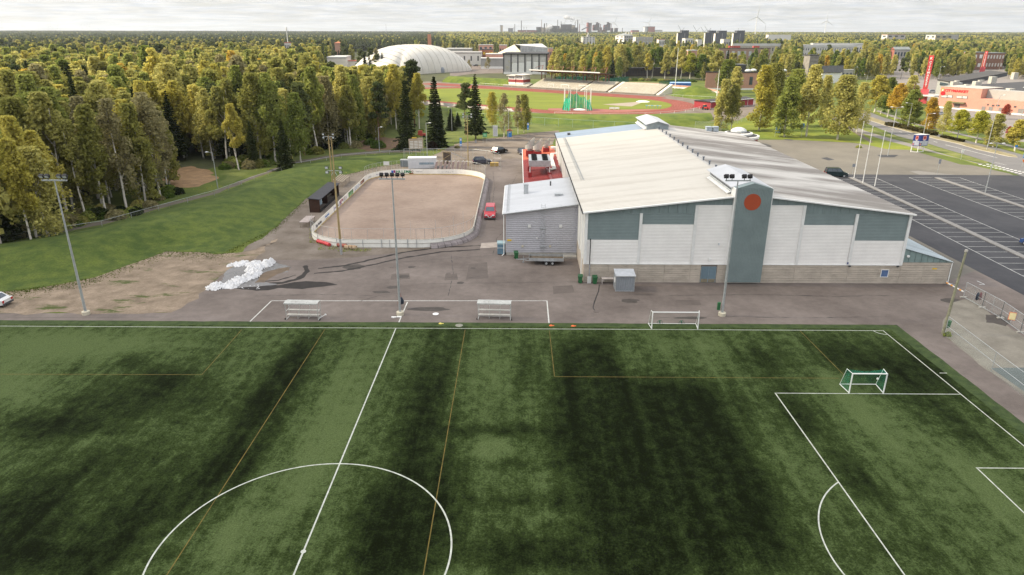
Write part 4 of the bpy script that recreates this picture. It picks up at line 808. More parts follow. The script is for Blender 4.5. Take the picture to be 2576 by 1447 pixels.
g1=G(2178.5,990); goal(Vector((g1.x,g1.y,.02)),3.05,1.95,1.6,'small white goal with green net standing inside the pitch on the penalty area line',gnet,.9)
g2=G(1697,828); T=goal(Vector((g2.x,g2.y,.02)),5.0,1.95,1.35,'wider white goal on the touchline in front of the hall',gnet2,.5)
for x in (-1.35,1.05):
    m=MB(); 
    for k in range(8): a=PI*k/8; b=PI*(k+1)/8; m.tube((x+.3*math.cos(a),1.35,.05+.38*math.sin(a)),(x+.3*math.cos(b),1.35,.05+.38*math.sin(b)),.025,n=5)
    m.tube((x-.06,1.42,.2),(x+.06,1.42,.2),.14,n=12); part(T,'carry_wheel',m,M('wheel_dark_green',(.03,.10,.06),.6),world=False)
solo('football',MB().lathe((0,0,0),[(0,-.11),(.08,-.08),(.11,0),(.08,.08),(0,.11)],12),white,'white ball caught in the net of the small goal','ball',Vector((g1.x+1.3,g1.y+.9,1.0)),world=False,smooth=True)
def shelter(c,rot,lab,tow):
    T=thing('team_shelter',lab,'team shelter',c,rot,'open team shelters on the yard')
    w=3.6; fm=M('shelter_alu',(.52,.52,.50),.4,.1,metal=.3); bm_=M('bench_plank_grey',(.48,.46,.42),.8,.12)
    m=MB()
    for s in (-1,1):
        x=s*w/2; m.bar((x,-.35,0),(x,-.35,2.0),.05).bar((x,.5,.05),(x,.75,1.9),.05).bar((x,-.45,.06),(x,.8,.06),.05).bar((x,-.35,2.0),(x,.75,1.95),.05).bar((x,-.3,1.0),(x,.62,1.0),.04)
    for x in (-.6,.6): m.bar((x,.5,.05),(x,.75,1.9),.035)
    m.bar((-w/2,.75,1.92),(w/2,.75,1.92),.05).bar((-w/2,-.35,2.0),(w/2,-.35,2.0),.05).bar((-w/2,.5,.08),(w/2,.5,.08),.04)
    part(T,'frame',m,fm,world=False)
    rm=net('pale_translucent_sheet',(.62,.64,.62),.5)
    for i in range(3):
        x0=-w/2-.1+i*(w+.2)/3; part(T,'roof_sheet',MB().add([(x0,-.5,2.03),(x0+(w+.2)/3-.02,-.5,2.03),(x0+(w+.2)/3-.02,.15,2.12),(x0,.15,2.12),(x0+(w+.2)/3-.02,.8,1.97),(x0,.8,1.97),(x0,-.5,1.90),(x0+(w+.2)/3-.02,-.5,1.90)],[(0,1,2,3),(3,2,4,5),(6,7,1,0)]),rm,world=False)
    part(T,'back_panel',MB().quad((-w/2,.52,.1),(w/2,.52,.1),(w/2,.76,1.9),(-w/2,.76,1.9)),net('clear_plastic',(.7,.7,.7),.12),world=False)
    for y,z,wd in ((.32,.95,.3),(.0,.5,.32),(.62,.3,.12)): part(T,'bench_plank',MB().box(-w/2,y-wd/2,z-.03,w/2,y+wd/2,z+.03),bm_,world=False)
    for x in (-.6,.6): part(T,'bench_leg',MB().bar((x,-.1,0),(x,-.1,.47),.04).bar((x,.2,0),(x,.2,.92),.04),fm,world=False)
    for s in (-1,1):
        part(T,'wheel',MB().tube((s*(w/2+.12),-.35,.1),(s*(w/2+.2),-.35,.1),.1,n=12),black,world=False)
    if tow: part(T,'tow_arm',MB().bar((w/2,-.1,.15),(w/2+.6,.35,.4),.05).tube((w/2+.55,.35,.42),(w/2+.7,.35,.42),.09,n=8),white,world=False)
    return T
shelter(G(764,802),-.04,'open team shelter with benches left of the middle floodlight mast',True); shelter(G(1244,802),-.05,'open team shelter with benches right of the middle floodlight mast',False)
def wheelie(px,py,lab,rot=0):
    T=thing('wheelie_bin',lab,'wheelie bin',G(px,py),rot,'green wheelie bins')
    m=MB(); m.add([(-.22,-.24,.08),(.22,-.24,.08),(.22,.24,.08),(-.22,.24,.08),(-.3,-.32,.95),(.3,-.32,.95),(.3,.34,.95),(-.3,.34,.95)],[(0,3,2,1),(4,5,6,7),(0,1,5,4),(1,2,6,5),(2,3,7,6),(3,0,4,7)]); m.box(-.33,-.35,.9,.33,.36,.95); part(T,'body',m,green,world=False)
    part(T,'lid',MB().add([(-.33,-.37,.955),(.33,-.37,.955),(.33,.38,.955),(-.33,.38,.955),(-.28,-.28,1.04),(.28,-.28,1.04),(.3,.38,1.09),(-.3,.38,1.09)],[(0,3,2,1),(4,5,6,7),(0,1,5,4),(1,2,6,5),(2,3,7,6),(3,0,4,7)]),M('bin_lid_green',(.02,.09,.035),.5,.15),world=False)
    for s in (-1,1): part(T,'wheel',MB().tube((s*.2,.32,.1),(s*.29,.32,.1),.1,n=12),black,world=False)
wheelie(1459.5,712,'green wheelie bin against the left corner of the hall plinth',-.1); wheelie(1496,714,'green wheelie bin between white planks and the grey bench at the hall wall'); wheelie(1298.5,651,'green wheelie bin in front of the grey annex',.1)
T=thing('garden_table','weathered white bench-table beside the ribbed metal shed','table',G(1530,714)); tm_=M('chalky_white_wood',(.50,.45,.42),.8,.12,2)
for i in range(3): part(T,'table_plank',MB().box(-.85,-.25+i*.26,.68,.85,-.01+i*.26,.73),tm_,world=False)
for s in (-1,1): part(T,'leg',MB().box(s*.8-.04,-.22,0,s*.8+.04,-.14,.68).box(s*.8-.04,.36,0,s*.8+.04,.44,.68).bar((s*.8,-.18,.4),(s*.45,-.18,.68),.05),tm_,world=False)
c=G(1571,733); T=thing('metal_shed','small ribbed grey metal shed with sloping roof standing off the hall wall','shed',(c.x,c.y,0)); gm=M('shed_grey',(.25,.27,.29),.5,.1,.8)
ribbed(m:=MB(),(-1.12,0,.03),(0,0,2.0),(2.3,0,0),(0,-1,0),.29,.045,.6); m.box(-1.12,.01,.03,1.18,1.9,2.03); part(T,'wall_panel',m,gm,world=False)
part(T,'wall_panel',ribbed(MB(),(-1.12,1.9,.03),(0,0,2.1),(0,-1.9,0),(-1,0,0),.28,.04,.6),gm,world=False)
ribbed(m:=MB(),(-1.22,-.12,2.03),(2.5,0,0),(0,2.1,.26),(0,0,1),.2,.03,.5); m.add([(-1.12,0,2.0),(1.18,0,2.0),(1.18,1.9,2.0),(-1.12,1.9,2.0),(1.18,1.9,2.27),(-1.12,1.9,2.27)],[(0,3,2,1),(3,2,4,5)][::1]); part(T,'roof',m,M('shed_roof_sheet',(.48,.50,.53),.4,.08,metal=.3),world=False)
part(T,'edge_trim',MB().box(-1.24,-.16,1.93,1.28,-.10,2.05).box(-1.16,-.06,.0,-1.10,.0,1.95).box(1.14,-.06,.0,1.2,.0,1.95).box(-1.16,-.07,0,1.2,0,.07),galv,world=False)
part(T,'notice_board',MB().tube((-1.17,.65,1.3),(-1.2,.65,1.3),.35,n=16),white,world=False)
T=thing('leaning_planks','white boards leaning upright beside the wheelie bin at the hall','boards',G(1482,713))
for i in range(4): part(T,'plank',MB().box(-.24+i*.13,0,0,-.15+i*.13,.05,.95),white,world=False)
# trailer
c=G(1374,662); T=thing('flatbed_trailer','rusty-decked twin-axle flatbed trailer parked before the annex','trailer',(c.x,c.y,0),-.03)
part(T,'deck',MB().box(-2.35,-.85,.62,2.35,.95,.68),M('wet_brown_deck',(.12,.09,.06),.8,.25,1.5),world=False)
for y in (-.87,.95): part(T,'side_rail',MB().box(-2.4,y,.55,2.4,y+.04,1.0),galv,world=False)
for x in (-2.42,2.36): part(T,'side_rail',MB().box(x,-.85,.6,x+.05,.97,1.0),galv,world=False)
for x in (.0,.85):
    for y in (-.98,1.0):
        w=part(T,'wheel',MB().tube((x,y-.1,.3),(x,y+.1,.3),.3,n=20),black,world=False); part(w,'rim',MB().tube((x,y-.115,.3),(x,y+.115,.3),.16,n=14),galv,world=False)
part(T,'mudguard',MB().box(-.4,-1.08,.60,1.25,-.88,.66).box(-.4,.97,.60,1.25,1.15,.66),grey,world=False)
part(T,'drawbar',MB().bar((-2.4,-.5,.5),(-3.7,.05,.5),.08).bar((-2.4,.6,.5),(-3.7,.05,.5),.08).bar((-3.7,.05,.5),(-4.2,.05,.52),.08),galv,world=False); part(T,'jockey_wheel',MB().bar((-3.2,.0,.15),(-3.2,.0,1.0),.06).tube((-3.2,-.05,.13),(-3.2,.05,.13),.13,n=12),galv,world=False)
solo('pallet_stack',MB().box(0,0,.0,1.0,.7,.14).box(0,0,.3,1.0,.7,.36).box(.1,0,.14,.2,.7,.3).box(.8,0,.14,.9,.7,.3),dgrey,'dark pallet against the annex plinth behind the trailer','pallet',G(1338,641),world=False)
T=thing('aluminium_ramp','ribbed aluminium ramp lying beside the annex steps','ramp',G(1373,640)); part(T,'ramp_rail',MB().box(0,0,.35,2.1,.06,.48),white,world=False)
for i in range(4): part(T,'ramp_slat',MB().box(1.75+i*.15,-.25,.05,1.85+i*.15,-.2,.5),white,world=False)
c=G(1261,639); T=thing('blue_container','blue-grey waste container with pale lid by the annex corner','waste container',(c.x,c.y,0)); part(T,'body',MB().box(-.55,-.4,.1,.55,.9,1.55),M('container_blue',(.12,.21,.28),.5,.1),world=False); part(T,'lid',MB().box(-.6,-.45,1.55,.6,.95,1.75),M('lid_pale_blue',(.30,.42,.45),.5,.1),world=False)
for s in (-1,1): part(T,'stripe',MB().box(-.56,-.42,.95,.56,-.39,1.1) if s<0 else MB().box(-.5,-.35,0,.5,.8,.12),M('stripe_grey_blue',(.35,.42,.46),.5) if s<0 else black,world=False)
sheet('concrete_slab',gs([(1211,612),(1262,609),(1263,622),(1208,625)]),.016,M('pale_slab',(.38,.33,.29),.9,.12,1,coord='World'))
# barrels
rb=M('barrel_pink_red',(.55,.06,.07),.4,.1); rbb=M('barrel_faded_red',(.36,.12,.09),.6,.2); rus=M('rusty_barrel',(.34,.20,.11),.8,.3,3,col2=(.5,.42,.3))
def roll(p,q,r,mat,lab,grp=None,z=None):
    p,q=G(*p),G(*q); z=r if z is None else z; T=thing('barrel' if 'barrel' in lab else 'plastic_pipe',lab,'barrel' if 'barrel' in lab else 'pipe',p,0,grp); d=q-p; m=MB(); m.tube((0,0,z),(d.x,d.y,z),r,n=14); part(T,'shell',m,mat,world=False)
    m=MB()
    for t in (.02,.33,.66,.98): a=Vector((d.x*t,d.y*t,z)); b=a+d.normalized()*.05; m.tube(a,b,r*1.06,n=14)
    part(T,'hoop',m,mat,world=False)
roll((799,610),(815,615),.26,rb,'bright red plastic pipe lying outside the rink boards, left one','red pipes'); roll((813,614),(829,620),.26,rb,'bright red plastic pipe lying outside the rink boards, nearest the pole'); roll((803,605),(824,612),.22,rb,'bright red plastic pipe lying behind the two others against the boards'); roll((788,588),(791,594),.16,rbb,'short orange-red pipe in the weeds left of the rink')
roll((849,620),(872,622),.27,rbb,'faded red barrel pair lying behind the pole with the steel foot'); roll((868,626),(877,627),.3,rus,'rusty barrel lying leftmost of three in the grass by the boards'); roll((879,626),(886,627),.3,rus,'rusty barrel lying in the middle of three by the boards'); roll((888,627),(896,628),.3,rus,'rusty barrel lying rightmost of three by the boards')
# team box on the left of the rink
T=thing('team_box','long black team box with brown end wall beside the left rink boards','team box',(-75.4,50.3,0)); L_=13.6; bmk=M('tarred_board',(.018,.016,.015),.8,.2); brw=M('dark_brown_board',(.045,.022,.014),.8,.2,2)
part(T,'roof',MB().add([(-1.3,-.2,2.55),(.9,-.2,2.3),(.9,L_+.2,2.3),(-1.3,L_+.2,2.55),(-1.3,-.2,2.65),(.9,-.2,2.4),(.9,L_+.2,2.4),(-1.3,L_+.2,2.65)],[(0,3,2,1),(4,5,6,7),(0,1,5,4),(1,2,6,5),(2,3,7,6),(3,0,4,7)]),M('box_roof_felt',(.045,.045,.052),.7,.15),world=False)
for y in (0,L_-.08,L_*.5): part(T,'end_wall' if y in (0,L_-.08) else 'partition',MB().box(-1.15,y,0,.7 if y!=L_*.5 else .2,y+.08,2.35),brw,world=False)
part(T,'back_wall',MB().box(-1.2,0,0,-1.1,L_,2.45),bmk,world=False); part(T,'front_wall',MB().box(.62,0,0,.7,L_,.5),bmk,world=False)
for y0 in (.5,7.2): part(T,'bench',MB().box(-1.05,y0,.45,-.6,y0+6,.5),woodg,world=False); 
for i in range(2): part(T,'window',MB().box(.60,.3+i*.8,1.2,.66,.9+i*.8,2.1),glb,world=False)
# tables / stands
def trestle(c,l,w,h,lab,rot=0,mat=None,nm='trestle_table'):
    T=thing(nm,lab,'table',c,rot); mat=mat or M('grey_pink_planks',(.34,.29,.27),.85,.15,2)
    n=3
    for i in range(n): part(T,'table_plank',MB().box(0,i*w/n,h-.05,l,(i+1)*w/n-.03,h),mat,world=False)
    for x in (.1,l-.15):
        for y in (.05,w-.1): part(T,'leg',MB().box(x,y,0,x+.06,y+.06,h-.05),woodg,world=False)
trestle(Vector((-75.4,40.2,0)),1.5,4.2,.95,'plank table outside the near left bend of the rink')
trestle(G(1241,407),2,1.0,.8,'picnic-style table behind the far right boards of the rink')
T=thing('spectator_stand','small stepped plank stand beside the upper left rink boards','stand',Vector((-76.0,71.2,0)))
for i in range(5): part(T,'seat_plank',MB().box(-.1+i*.0-i*.42,0,1.1+.10*i,.18-i*.42,6.5,1.15+.10*i),woodg,world=False)
for y in (0,3.2,6.4):
    for x in (.1,-1.8): part(T,'leg',MB().bar((x,y,0),(x,y,1.15+(.4 if x<0 else 0)),.07),woodg,world=False)
solo('sign_board_white',MB().box(0,0,.2,1.4,.06,1.1),white,'small white panel just behind the far left bend of the rink','panel',G(965,418),world=False)
# white site container + clutter
a=G(1043.5,423); b=G(1115,412); T=thing('site_container','white ribbed site container behind the far rink boards','container',(-65.3,91.6,0),.10)
ribbed(m:=MB(),(0,0,.1),(0,0,2.35),(6.6,0,0),(0,-1,0),.25,.03,.5); m.box(0,.01,.1,6.6,2.5,2.5); part(T,'body',m,M('container_white',(.60,.61,.64),.5,.05),world=False)
ribbed(m:=MB(),(-.05,-.05,2.52),(0,2.6,0),(6.7,0,0),(0,0,1),.35,.03,.5); part(T,'roof',m,white,world=False); part(T,'end_door',MB().box(-.04,.3,.15,0,1.2,2.3),white,world=False); part(T,'window',MB().box(2.6,-.06,1.0,6.0,-.02,1.5),glb,world=False)
T=thing('scaffold_beams','long grey beams stacked in front of the white container','beams',G(1062,423))
for i in range(4): part(T,'beam',MB().bar((0,-i*.25,.2+.12*(i%2)),(6.5,-i*.3,.3+.35*(i%2)),.12),grey,world=False)
T=thing('utility_box','dark grey box beside the beige box behind the far boards','utility box',G(1018,419)); part(T,'body',MB().box(-.9,-.5,0,.9,.6,1.6),M('bin_bluegrey',(.16,.19,.21),.6,.1),world=False); part(T,'lid',MB().box(-.95,-.55,1.6,.95,.65,1.7),galv,world=False)
T=thing('utility_box','beige cabinet with vent beside the white container','utility box',G(1041,419)); part(T,'body',MB().box(-1,-.5,0,1,.6,1.55),M('beige_cabinet',(.50,.46,.38),.6,.08),world=False); part(T,'vent',MB().box(.35,-.54,.6,.75,-.5,1.0),dgrey,world=False)
pal=M('pinkish_pallet_frames',(.36,.27,.25),.8,.15)
for i,x in enumerate([1097,1108,1119,1129,1139,1151,1162,1171]):
    T=thing('goal_frame_stack','folded pinkish frame, %s in the row behind the far rink boards'%['first from the left','second from the left','third from the left','fourth from the left','fifth from the left','third from the right','second from the right','last on the right'][i],'folded frame',G(x,427),.2,'folded frames leaning in a row')
    part(T,'frame',MB().add([(-.45,0,0),(.2,0,0),(.5,.2,1.9),(.1,.2,1.9),(-.45,.25,0),(.2,.25,0),(.5,.4,1.9),(.1,.4,1.9)],[(0,1,2,3),(7,6,5,4),(0,3,7,4),(1,5,6,2),(3,2,6,7)]),pal,world=False)
    part(T,'crossbar',MB().bar((.1,.1,1.9),(.55,.6,1.9),.1),white,world=False)
T=thing('timber_stair','timber stair frame with sloping rail right of the white container','stair',G(1125,413)); 
part(T,'side_board',MB().box(-.9,0,0,1.0,.3,2.9),M('dark_board',(.10,.075,.06),.8,.2),world=False)
for p,q in [((-1,0,0),(-1,0,3)),((1,0,0),(1,0,2.6)),((-1,-.05,3),(1,-.05,2.6)),((-1,-.05,1.2),(1,-.05,2.4)),((-1,-.05,1.2),(1,-.05,.3)),((-2.2,0,3.6),(1,0,2.8)),((1,0,2.8),(4.5,0,1.3)),((4.5,0,1.3),(4.5,0,0))]: part(T,'rail',MB().bar(p,q,.1),woodl if p[0]!=1 else galv,world=False)
T=thing('spool_and_crates','low stack of yellow timber crates by the lot entrance','crates',G(1233,419)); 
for i in range(3): part(T,'crate_board',MB().box(0,-.05,.05+.3*i,2.0,1.0,.28+.3*i),M('yellow_timber',(.42,.28,.08),.8,.15),world=False)
# trusses of benches behind
T=thing('notice_board_large','large brown notice board with rows of plates on posts in front of the spruce','notice board',G(1030,398)); 
part(T,'panel',MB().add([(0,0,2.2),(3.4,1.6,2.2),(3.4,1.6,5.0),(0,0,4.8),(0,.1,2.2),(3.4,1.7,2.2),(3.4,1.7,5.0),(0,.1,4.8)],[(0,1,2,3),(7,6,5,4),(3,2,6,7),(0,3,7,4),(1,5,6,2)]),M('beige_board',(.42,.34,.26),.8,.1),world=False)
for r_ in range(5):
    for cc in range(3): x=.25+cc*1.05; part(T,'name_plate',MB().add([(x,x*.47-.03,2.5+r_*.38),(x+.85,(x+.85)*.47-.03,2.5+r_*.38),(x+.85,(x+.85)*.47-.03,2.68+r_*.38),(x,x*.47-.03,2.68+r_*.38)],[(0,1,2,3)]),white,world=False)
for x in (.05,1.6,3.3): part(T,'post',MB().bar((x,x*.47+.15,0),(x,x*.47+.15,4.8),.1),galv,world=False)
part(T,'top_plate',MB().box(.8,.4,4.9,2.0,.6,5.2),M('gold_plate',(.55,.38,.05),.6),world=False)
def sign(px,py,w,z0,z1,lab,mat,posts=2,rot=0,cat='sign',extra=None,th=.05,pm=galv):
    T=thing('sign',lab,cat,G(px,py),rot)
    part(T,'panel',MB().box(-w/2,-th,z0,w/2,0,z1),mat,world=False)
    for x in ((-w/2+.05,w/2-.05) if posts==2 else (0,)): part(T,'post',MB().tube((x,.04,0),(x,.04,z1-.05),.04,n=6),pm,world=False)
    if extra:
        for x0,x1,a,b,m_ in extra: part(T,'print',MB().box(x0,-th-.012,a,x1,-th-.002,b),m_,world=False)
    return T
sign(1160,397,.55,3.0,5.0,'blue and white guide sign on a thin post by the gravel lot',blue,1,extra=[(-.2,.2,4.3,4.8,white),(-.2,.2,3.15,3.5,white)])
sign(1328,352,.55,3.0,5.0,'blue and white guide sign on a thin post beside the birches',blue,1,extra=[(-.2,.2,4.3,4.8,white),(-.2,.2,3.3,3.5,white)])
sign(1246,350,1.4,.8,4.0,'tall white information panel at the grass edge',white,1,extra=[(-.5,.5,1.2+.18*i,1.26+.18*i,pgy) for i in range(14)])
sign(1220,360,1.2,1.7,2.9,'green notice plate on two posts left of the tall white panel',M('sign_green',(.08,.32,.14),.5),2,extra=[(-.4,.4,1.95,2.6,M('sign_pale_green',(.25,.5,.3),.5))])
T=sign(1282,350,1.3,.6,2.3,'roofed wooden notice stand with blue poster at the lot edge',blue,2,extra=[(-.3,.3,1.9,2.2,white)],pm=woodg); part(T,'roof',MB().extr([(-1,-.5,2.5),(1,-.5,2.5),(0,-.5,3.0)],(0,1,0)),M('rusty_tile_roof',(.30,.11,.06),.8),world=False)
sign(1197,360,.5,0,1.0,'small grey litter stand by the spruce trunk',grey,1,cat='litter bin')
sign(1955,345,1.6,1.2,4.0,'blue map board on slanted legs before the lawn birches',M('map_pale_blue',(.45,.60,.66),.5),2,extra=[(-.6,.6,2.0,3.3,blue)])
sign(2015,346,1.0,2.7,4.2,'blue and white parking sign on a single post before the lawn',blue,1,extra=[(-.35,.35,2.85,3.3,white)])
sign(2144,440,.7,1.8,2.5,'grey back of a small sign at the head of the kerb strip',grey,1); sign(2357,440,.55,2.5,3.5,'grey sign back on a thin pole at the head of the far kerb strip',grey,1)
sign(2417,402,.6,1.8,2.5,'white road sign on a thin post on the verge',white,1)
sign(2553,384,.7,1.4,2.0,'blue round-arrow sign at the tip of the traffic island',blue,1,cat='road sign'); sign(2571,420,.8,2.2,3.4,'blue crossing sign above a yellow triangle at the right edge',blue,1,cat='road sign',extra=[(-.3,.3,2.4,3.1,white)])
T=thing('sign','orange give-way triangle below the blue crossing sign','road sign',G(2571,424)); m=MB().extr([(-.45,0,2.1),(.45,0,2.1),(0,0,1.35)],(0,.04,0)); part(T,'triangle',m,M('triangle_orange',(.85,.2,.03),.5),world=False)
T=thing('sign','blue round sign on the leaning-looking lamp post by the road','road sign',G(2318,372)+Vector((0,-.2,0))); part(T,'disc',MB().tube((0,0,3),(0,-.05,3),.5,n=20),blue,world=False)
# big blue cube sign of the sports hall
c=G(2308,383); T=thing('cube_sign','big three-sided navy and white sign with red crests on white legs at the forecourt edge','sign',(c.x,c.y,0))
A_=Vector((-1.75,.25,0)); B_=Vector((-.2,-.35,0)); C_2=Vector((2.35,.15,0)); D_2=Vector((.8,1.6,0)); z0,z1=1.7,4.6
part(T,'box',MB().prism([A_,B_,C_2,D_2],z0,z1),navy,world=False); part(T,'cap',MB().prism([p*1.02 for p in (A_,B_,C_2,D_2)],z1,z1+.12),white,world=False)
for P_,Q_ in ((A_,B_),(B_,C_2)):
    d=(Q_-P_); n_=Vector((d.y,-d.x,0)).normalized()*.012
    def qd(u0,u1,a,b,mat,nm='print',k=1): part(T,nm,MB().quad(P_+d*u0+n_*k+Vector((0,0,a)),P_+d*u1+n_*k+Vector((0,0,a)),P_+d*u1+n_*k+Vector((0,0,b)),P_+d*u0+n_*k+Vector((0,0,b))),mat,world=False)
    qd(.32,.72,3.25,4.4,M('crest_pink',(.65,.30,.28),.5),'crest'); qd(.40,.64,3.55,4.2,M('crest_red',(.42,.05,.04),.5),'crest',2); qd(.4,.64,3.1,3.3,white,'crest',2)
    for a,b in ((2.78,2.98),(2.50,2.70),(2.2,2.42),(1.85,2.1)): qd(.04 if a>2.45 else .28,.96,a,b,M('sign_lettering_white',(.62,.64,.68),.5))
    qd(.05,.22,1.85,2.4,M('crest_pink',(.65,.30,.28),.5))
for p in (A_+Vector((.1,0,0)),B_,C_2-Vector((.7,-.2,0))): part(T,'leg',MB().box(p.x-.08,p.y-.02,0,p.x+.08,p.y+.12,z0),white,world=False)
part(T,'base_rail',MB().bar(A_+Vector((.1,.05,.08)),B_+Vector((0,.05,.08)),.12).bar(B_+Vector((0,.05,.08)),C_2+Vector((-.7,.25,.08)),.12),white,world=False)
fence('path_fence','long low wire fence with thin posts running behind the whole grass bank',gs([(-250,630),(-120,617),(0,609),(140,591),(258,573),(400,533),(540,494),(640,457),(740,423),(860,401),(980,391),(1090,388)]),1.15,5.5,net('low_fence_wire',(.4,.42,.38),.05),galv,.035)
T=thing('utility_vehicle','tiny red maintenance cart standing among the trees left of the lot','utility vehicle',G(1061,345)); part(T,'body',MB().box(-1.2,-.7,.4,1.2,.7,1.1).box(-1,-.65,1.1,.2,.65,1.9),redp,world=False)
for x in (-.8,.8):
    for y in (-.7,.7): part(T,'wheel',MB().tube((x,y-.1,.35),(x,y+.1,.35),.35,n=12),black,world=False)
# small things on yard and pitch
cl=thing('bundle','dark bag hanging on the middle floodlight mast','bag',G(1011,775)); part(cl,'bag',MB().lathe((0,0,.9),[(0,-.45),(.25,-.35),(.3,0),(.12,.4),(0,.5)],10),M('dark_jacket',(.03,.04,.06),.9,.2),world=False,smooth=True); part(cl,'strap',MB().bar((0,0,1.2),(-.1,0,1.9),.05).box(-.42,-.05,.5,-.2,.1,.8),M('rust_cloth',(.25,.07,.04),.9),world=False)
solo('clothes',MB().box(-.6,-.1,.0,-.05,.12,.08).box(-.45,-.18,.0,-.25,-.1,.06).box(.0,-.05,0,.5,.2,.1),white,'white and dark clothes lying at the foot of the middle mast','clothes',G(998,799)+Vector((0,0,.01)),world=False)
for x,y,m_,lb in [(1441,821,org,'orange cone-like bit of cloth on the turf margin'),(1386,820,org,'thin orange strip on the turf margin by the yard line'),(1108,812+3,M('yellow_bit',(.75,.65,.15),.6),'pale yellow scrap on the turf edge left of the grey cover')]:
    solo('litter',MB().lathe((0,0,0),[(.22,0),(.12,.1),(0,.14)],7,sy=.6).box(.1,-.05,0,.35,.05,.05),m_,lb,'litter',G(x,y)+Vector((0,0,.02)),world=False)
# snow heaps
snow=M('old_snow',(.42,.41,.39),.8,.12,2.5,bump=.9,bscale=7,col2=(.66,.66,.67),lo=.3,hi=.48)
def heap(pts,h,seed,lab,T=None):
    P=[G(*p) for p in pts]; cx_=sum(p.x for p in P)/len(P); cy_=sum(p.y for p in P)/len(P)
    xs0,xs1=min(p.x for p in P)-1.2,max(p.x for p in P)+1.2; ys0,ys1=min(p.y for p in P)-1.2,max(p.y for p in P)+1.2
    st=.11; nx_=int((xs1-xs0)/st)+1; ny_=int((ys1-ys0)/st)+1; mb=MB(); Z={}
    for j in range(ny_):
        for i in range(nx_):
            x=xs0+i*st; y=ys0+j*st; d=min(((x-p.x)**2+(y-p.y)**2)**.5/p_r for p,p_r in zip(P,[.82+.26*math.sin(k*2.3+seed) for k in range(len(P))]))
            z=.82*h*(1-d**1.3)+.30*noise.noise((x*1.1,y*1.1,seed))+.42*abs(noise.noise((x*2.4,y*2.4,seed)))+.22*abs(noise.noise((x*5.5,y*5.5,seed)))+.10*noise.noise((x*11,y*11,seed))-.14
            Z[i,j]=len(mb.v) if z>-.15 else None
            if z>-.15: mb.v.append((x,y,max(z,-.02)))
    for j in range(ny_-1):
        for i in range(nx_-1):
            q=[Z[i,j],Z[i+1,j],Z[i+1,j+1],Z[i,j+1]]
            if None not in q and max(mb.v[k][2] for k in q)>0: mb.f.append(tuple(q)); mb.mi.append(0)
    solo('snow_heap',mb,snow,lab,'snow heap',(cx_,cy_,0))
heap([(540,724),(556,722),(572,721),(580,720)],.85,1,'nearest isolated heap of white snow at the lower end of the melting row')
heap([(600,708),(612,704),(625,700),(640,694),(650,690)],.9,2,'long snow heap in the middle of the melting row')
heap([(640,684),(655,676),(668,668),(682,662),(650,672),(635,680)],1.0,3,'largest snow heap with jagged top at the upper end of the row')
heap([(583,667),(597,665),(606,664)],.35,4,'low snow remnant left of the big heap')
heap([(628,668),(642,664)],.55,5,'small snow remnant between the low one and the big heap')
rg=random.Random(5); k=0
T=thing('snow_crumbs','loose crumbs of snow scattered round the foot of the nearest heap','snow')
T.location=G(590,722)
for i in range(26):
    p=G(535+rg.random()*120,716+rg.random()*12); r_=.04+rg.random()*.09; part(T,'snow_crumb',MB().lathe(p,[(r_,0),(r_*.7,r_*.8),(0,r_)],6),snow)
# ================================================================ EAST FENCES, CAR PARK
def N5(x,y): return ((3400+x/3.701)/1.59006,(450+y/3.701)/1.59006)
def NC(ox,oy,s): return lambda x,y: ((ox+x/s)/1.59006,(oy+y/s)/1.59006)
c2_,c3_,c4_,c6_,cA,cB,cM,cT=NC(1000,100,2.412),NC(2000,50,2.412),NC(3000,50,2.226),NC(3500,150,4.134),NC(2300,80,4.293),NC(2800,80,3.68),NC(1950,60,3.68),NC(1800,150,2.912)
def g5(l): return [G(*N5(x,y)) for x,y in l]
sheet('earth_yard',rough(gs([(2366,842),(2392,762),(2440,752),(2576,848),(2700,930),(2700,1120),(2576,996),(2450,905)]),1,.25),.012,M('sandy_grey_yard',(.16,.145,.12),.95,.15,.35,coord='World',col2=(.23,.21,.175),bump=.5))
sheet('tarmac_patch',gs([(2492,926),(2576,925),(2700,1010),(2700,1060),(2576,985)]),.016,M('bluish_tarmac',(.10,.115,.115),.9,.1,.3,coord='World'))
sheet('dark_patch',rough(gs([(2480,792),(2520,790),(2545,805),(2530,822),(2480,812)]),.6,.3),.016,stain)  # irregular darker patch on the sandy yard
def panelfence(pts):
    T=thing('site_fence','row of temporary mesh fence panels on feet at the right edge by the car park','fence',(pts[0].x,pts[0].y,0))
    for a,b in zip(pts[:-1],pts[1:]):
        m=MB(); 
        for p,q in ((a,a+Vector((0,0,2))),(b,b+Vector((0,0,2)))): m.tube(p+Vector((0,0,.05)),q,.035,n=6)
        for z in (.12,1.0,2.0): m.tube(a+Vector((0,0,z)),b+Vector((0,0,z)),.03 if z!=1.0 else .02,n=6)
        mid=(a+b)/2; m.tube(mid+Vector((0,0,.12)),mid+Vector((0,0,2)),.022,n=6); part(T,'fence_panel',m,galv)
        part(T,'mesh_panel',MB().quad(a+Vector((0,0,.1)),b+Vector((0,0,.1)),b+Vector((0,0,2)),a+Vector((0,0,2))),chain)
    for p in pts: part(T,'foot',MB().box(p.x-.38,p.y-.12,0,p.x+.38,p.y+.12,.14),conc)
panelfence(gs([(2423,749),(2470,775),(2516,801),(2566,837),(2640,890)]))
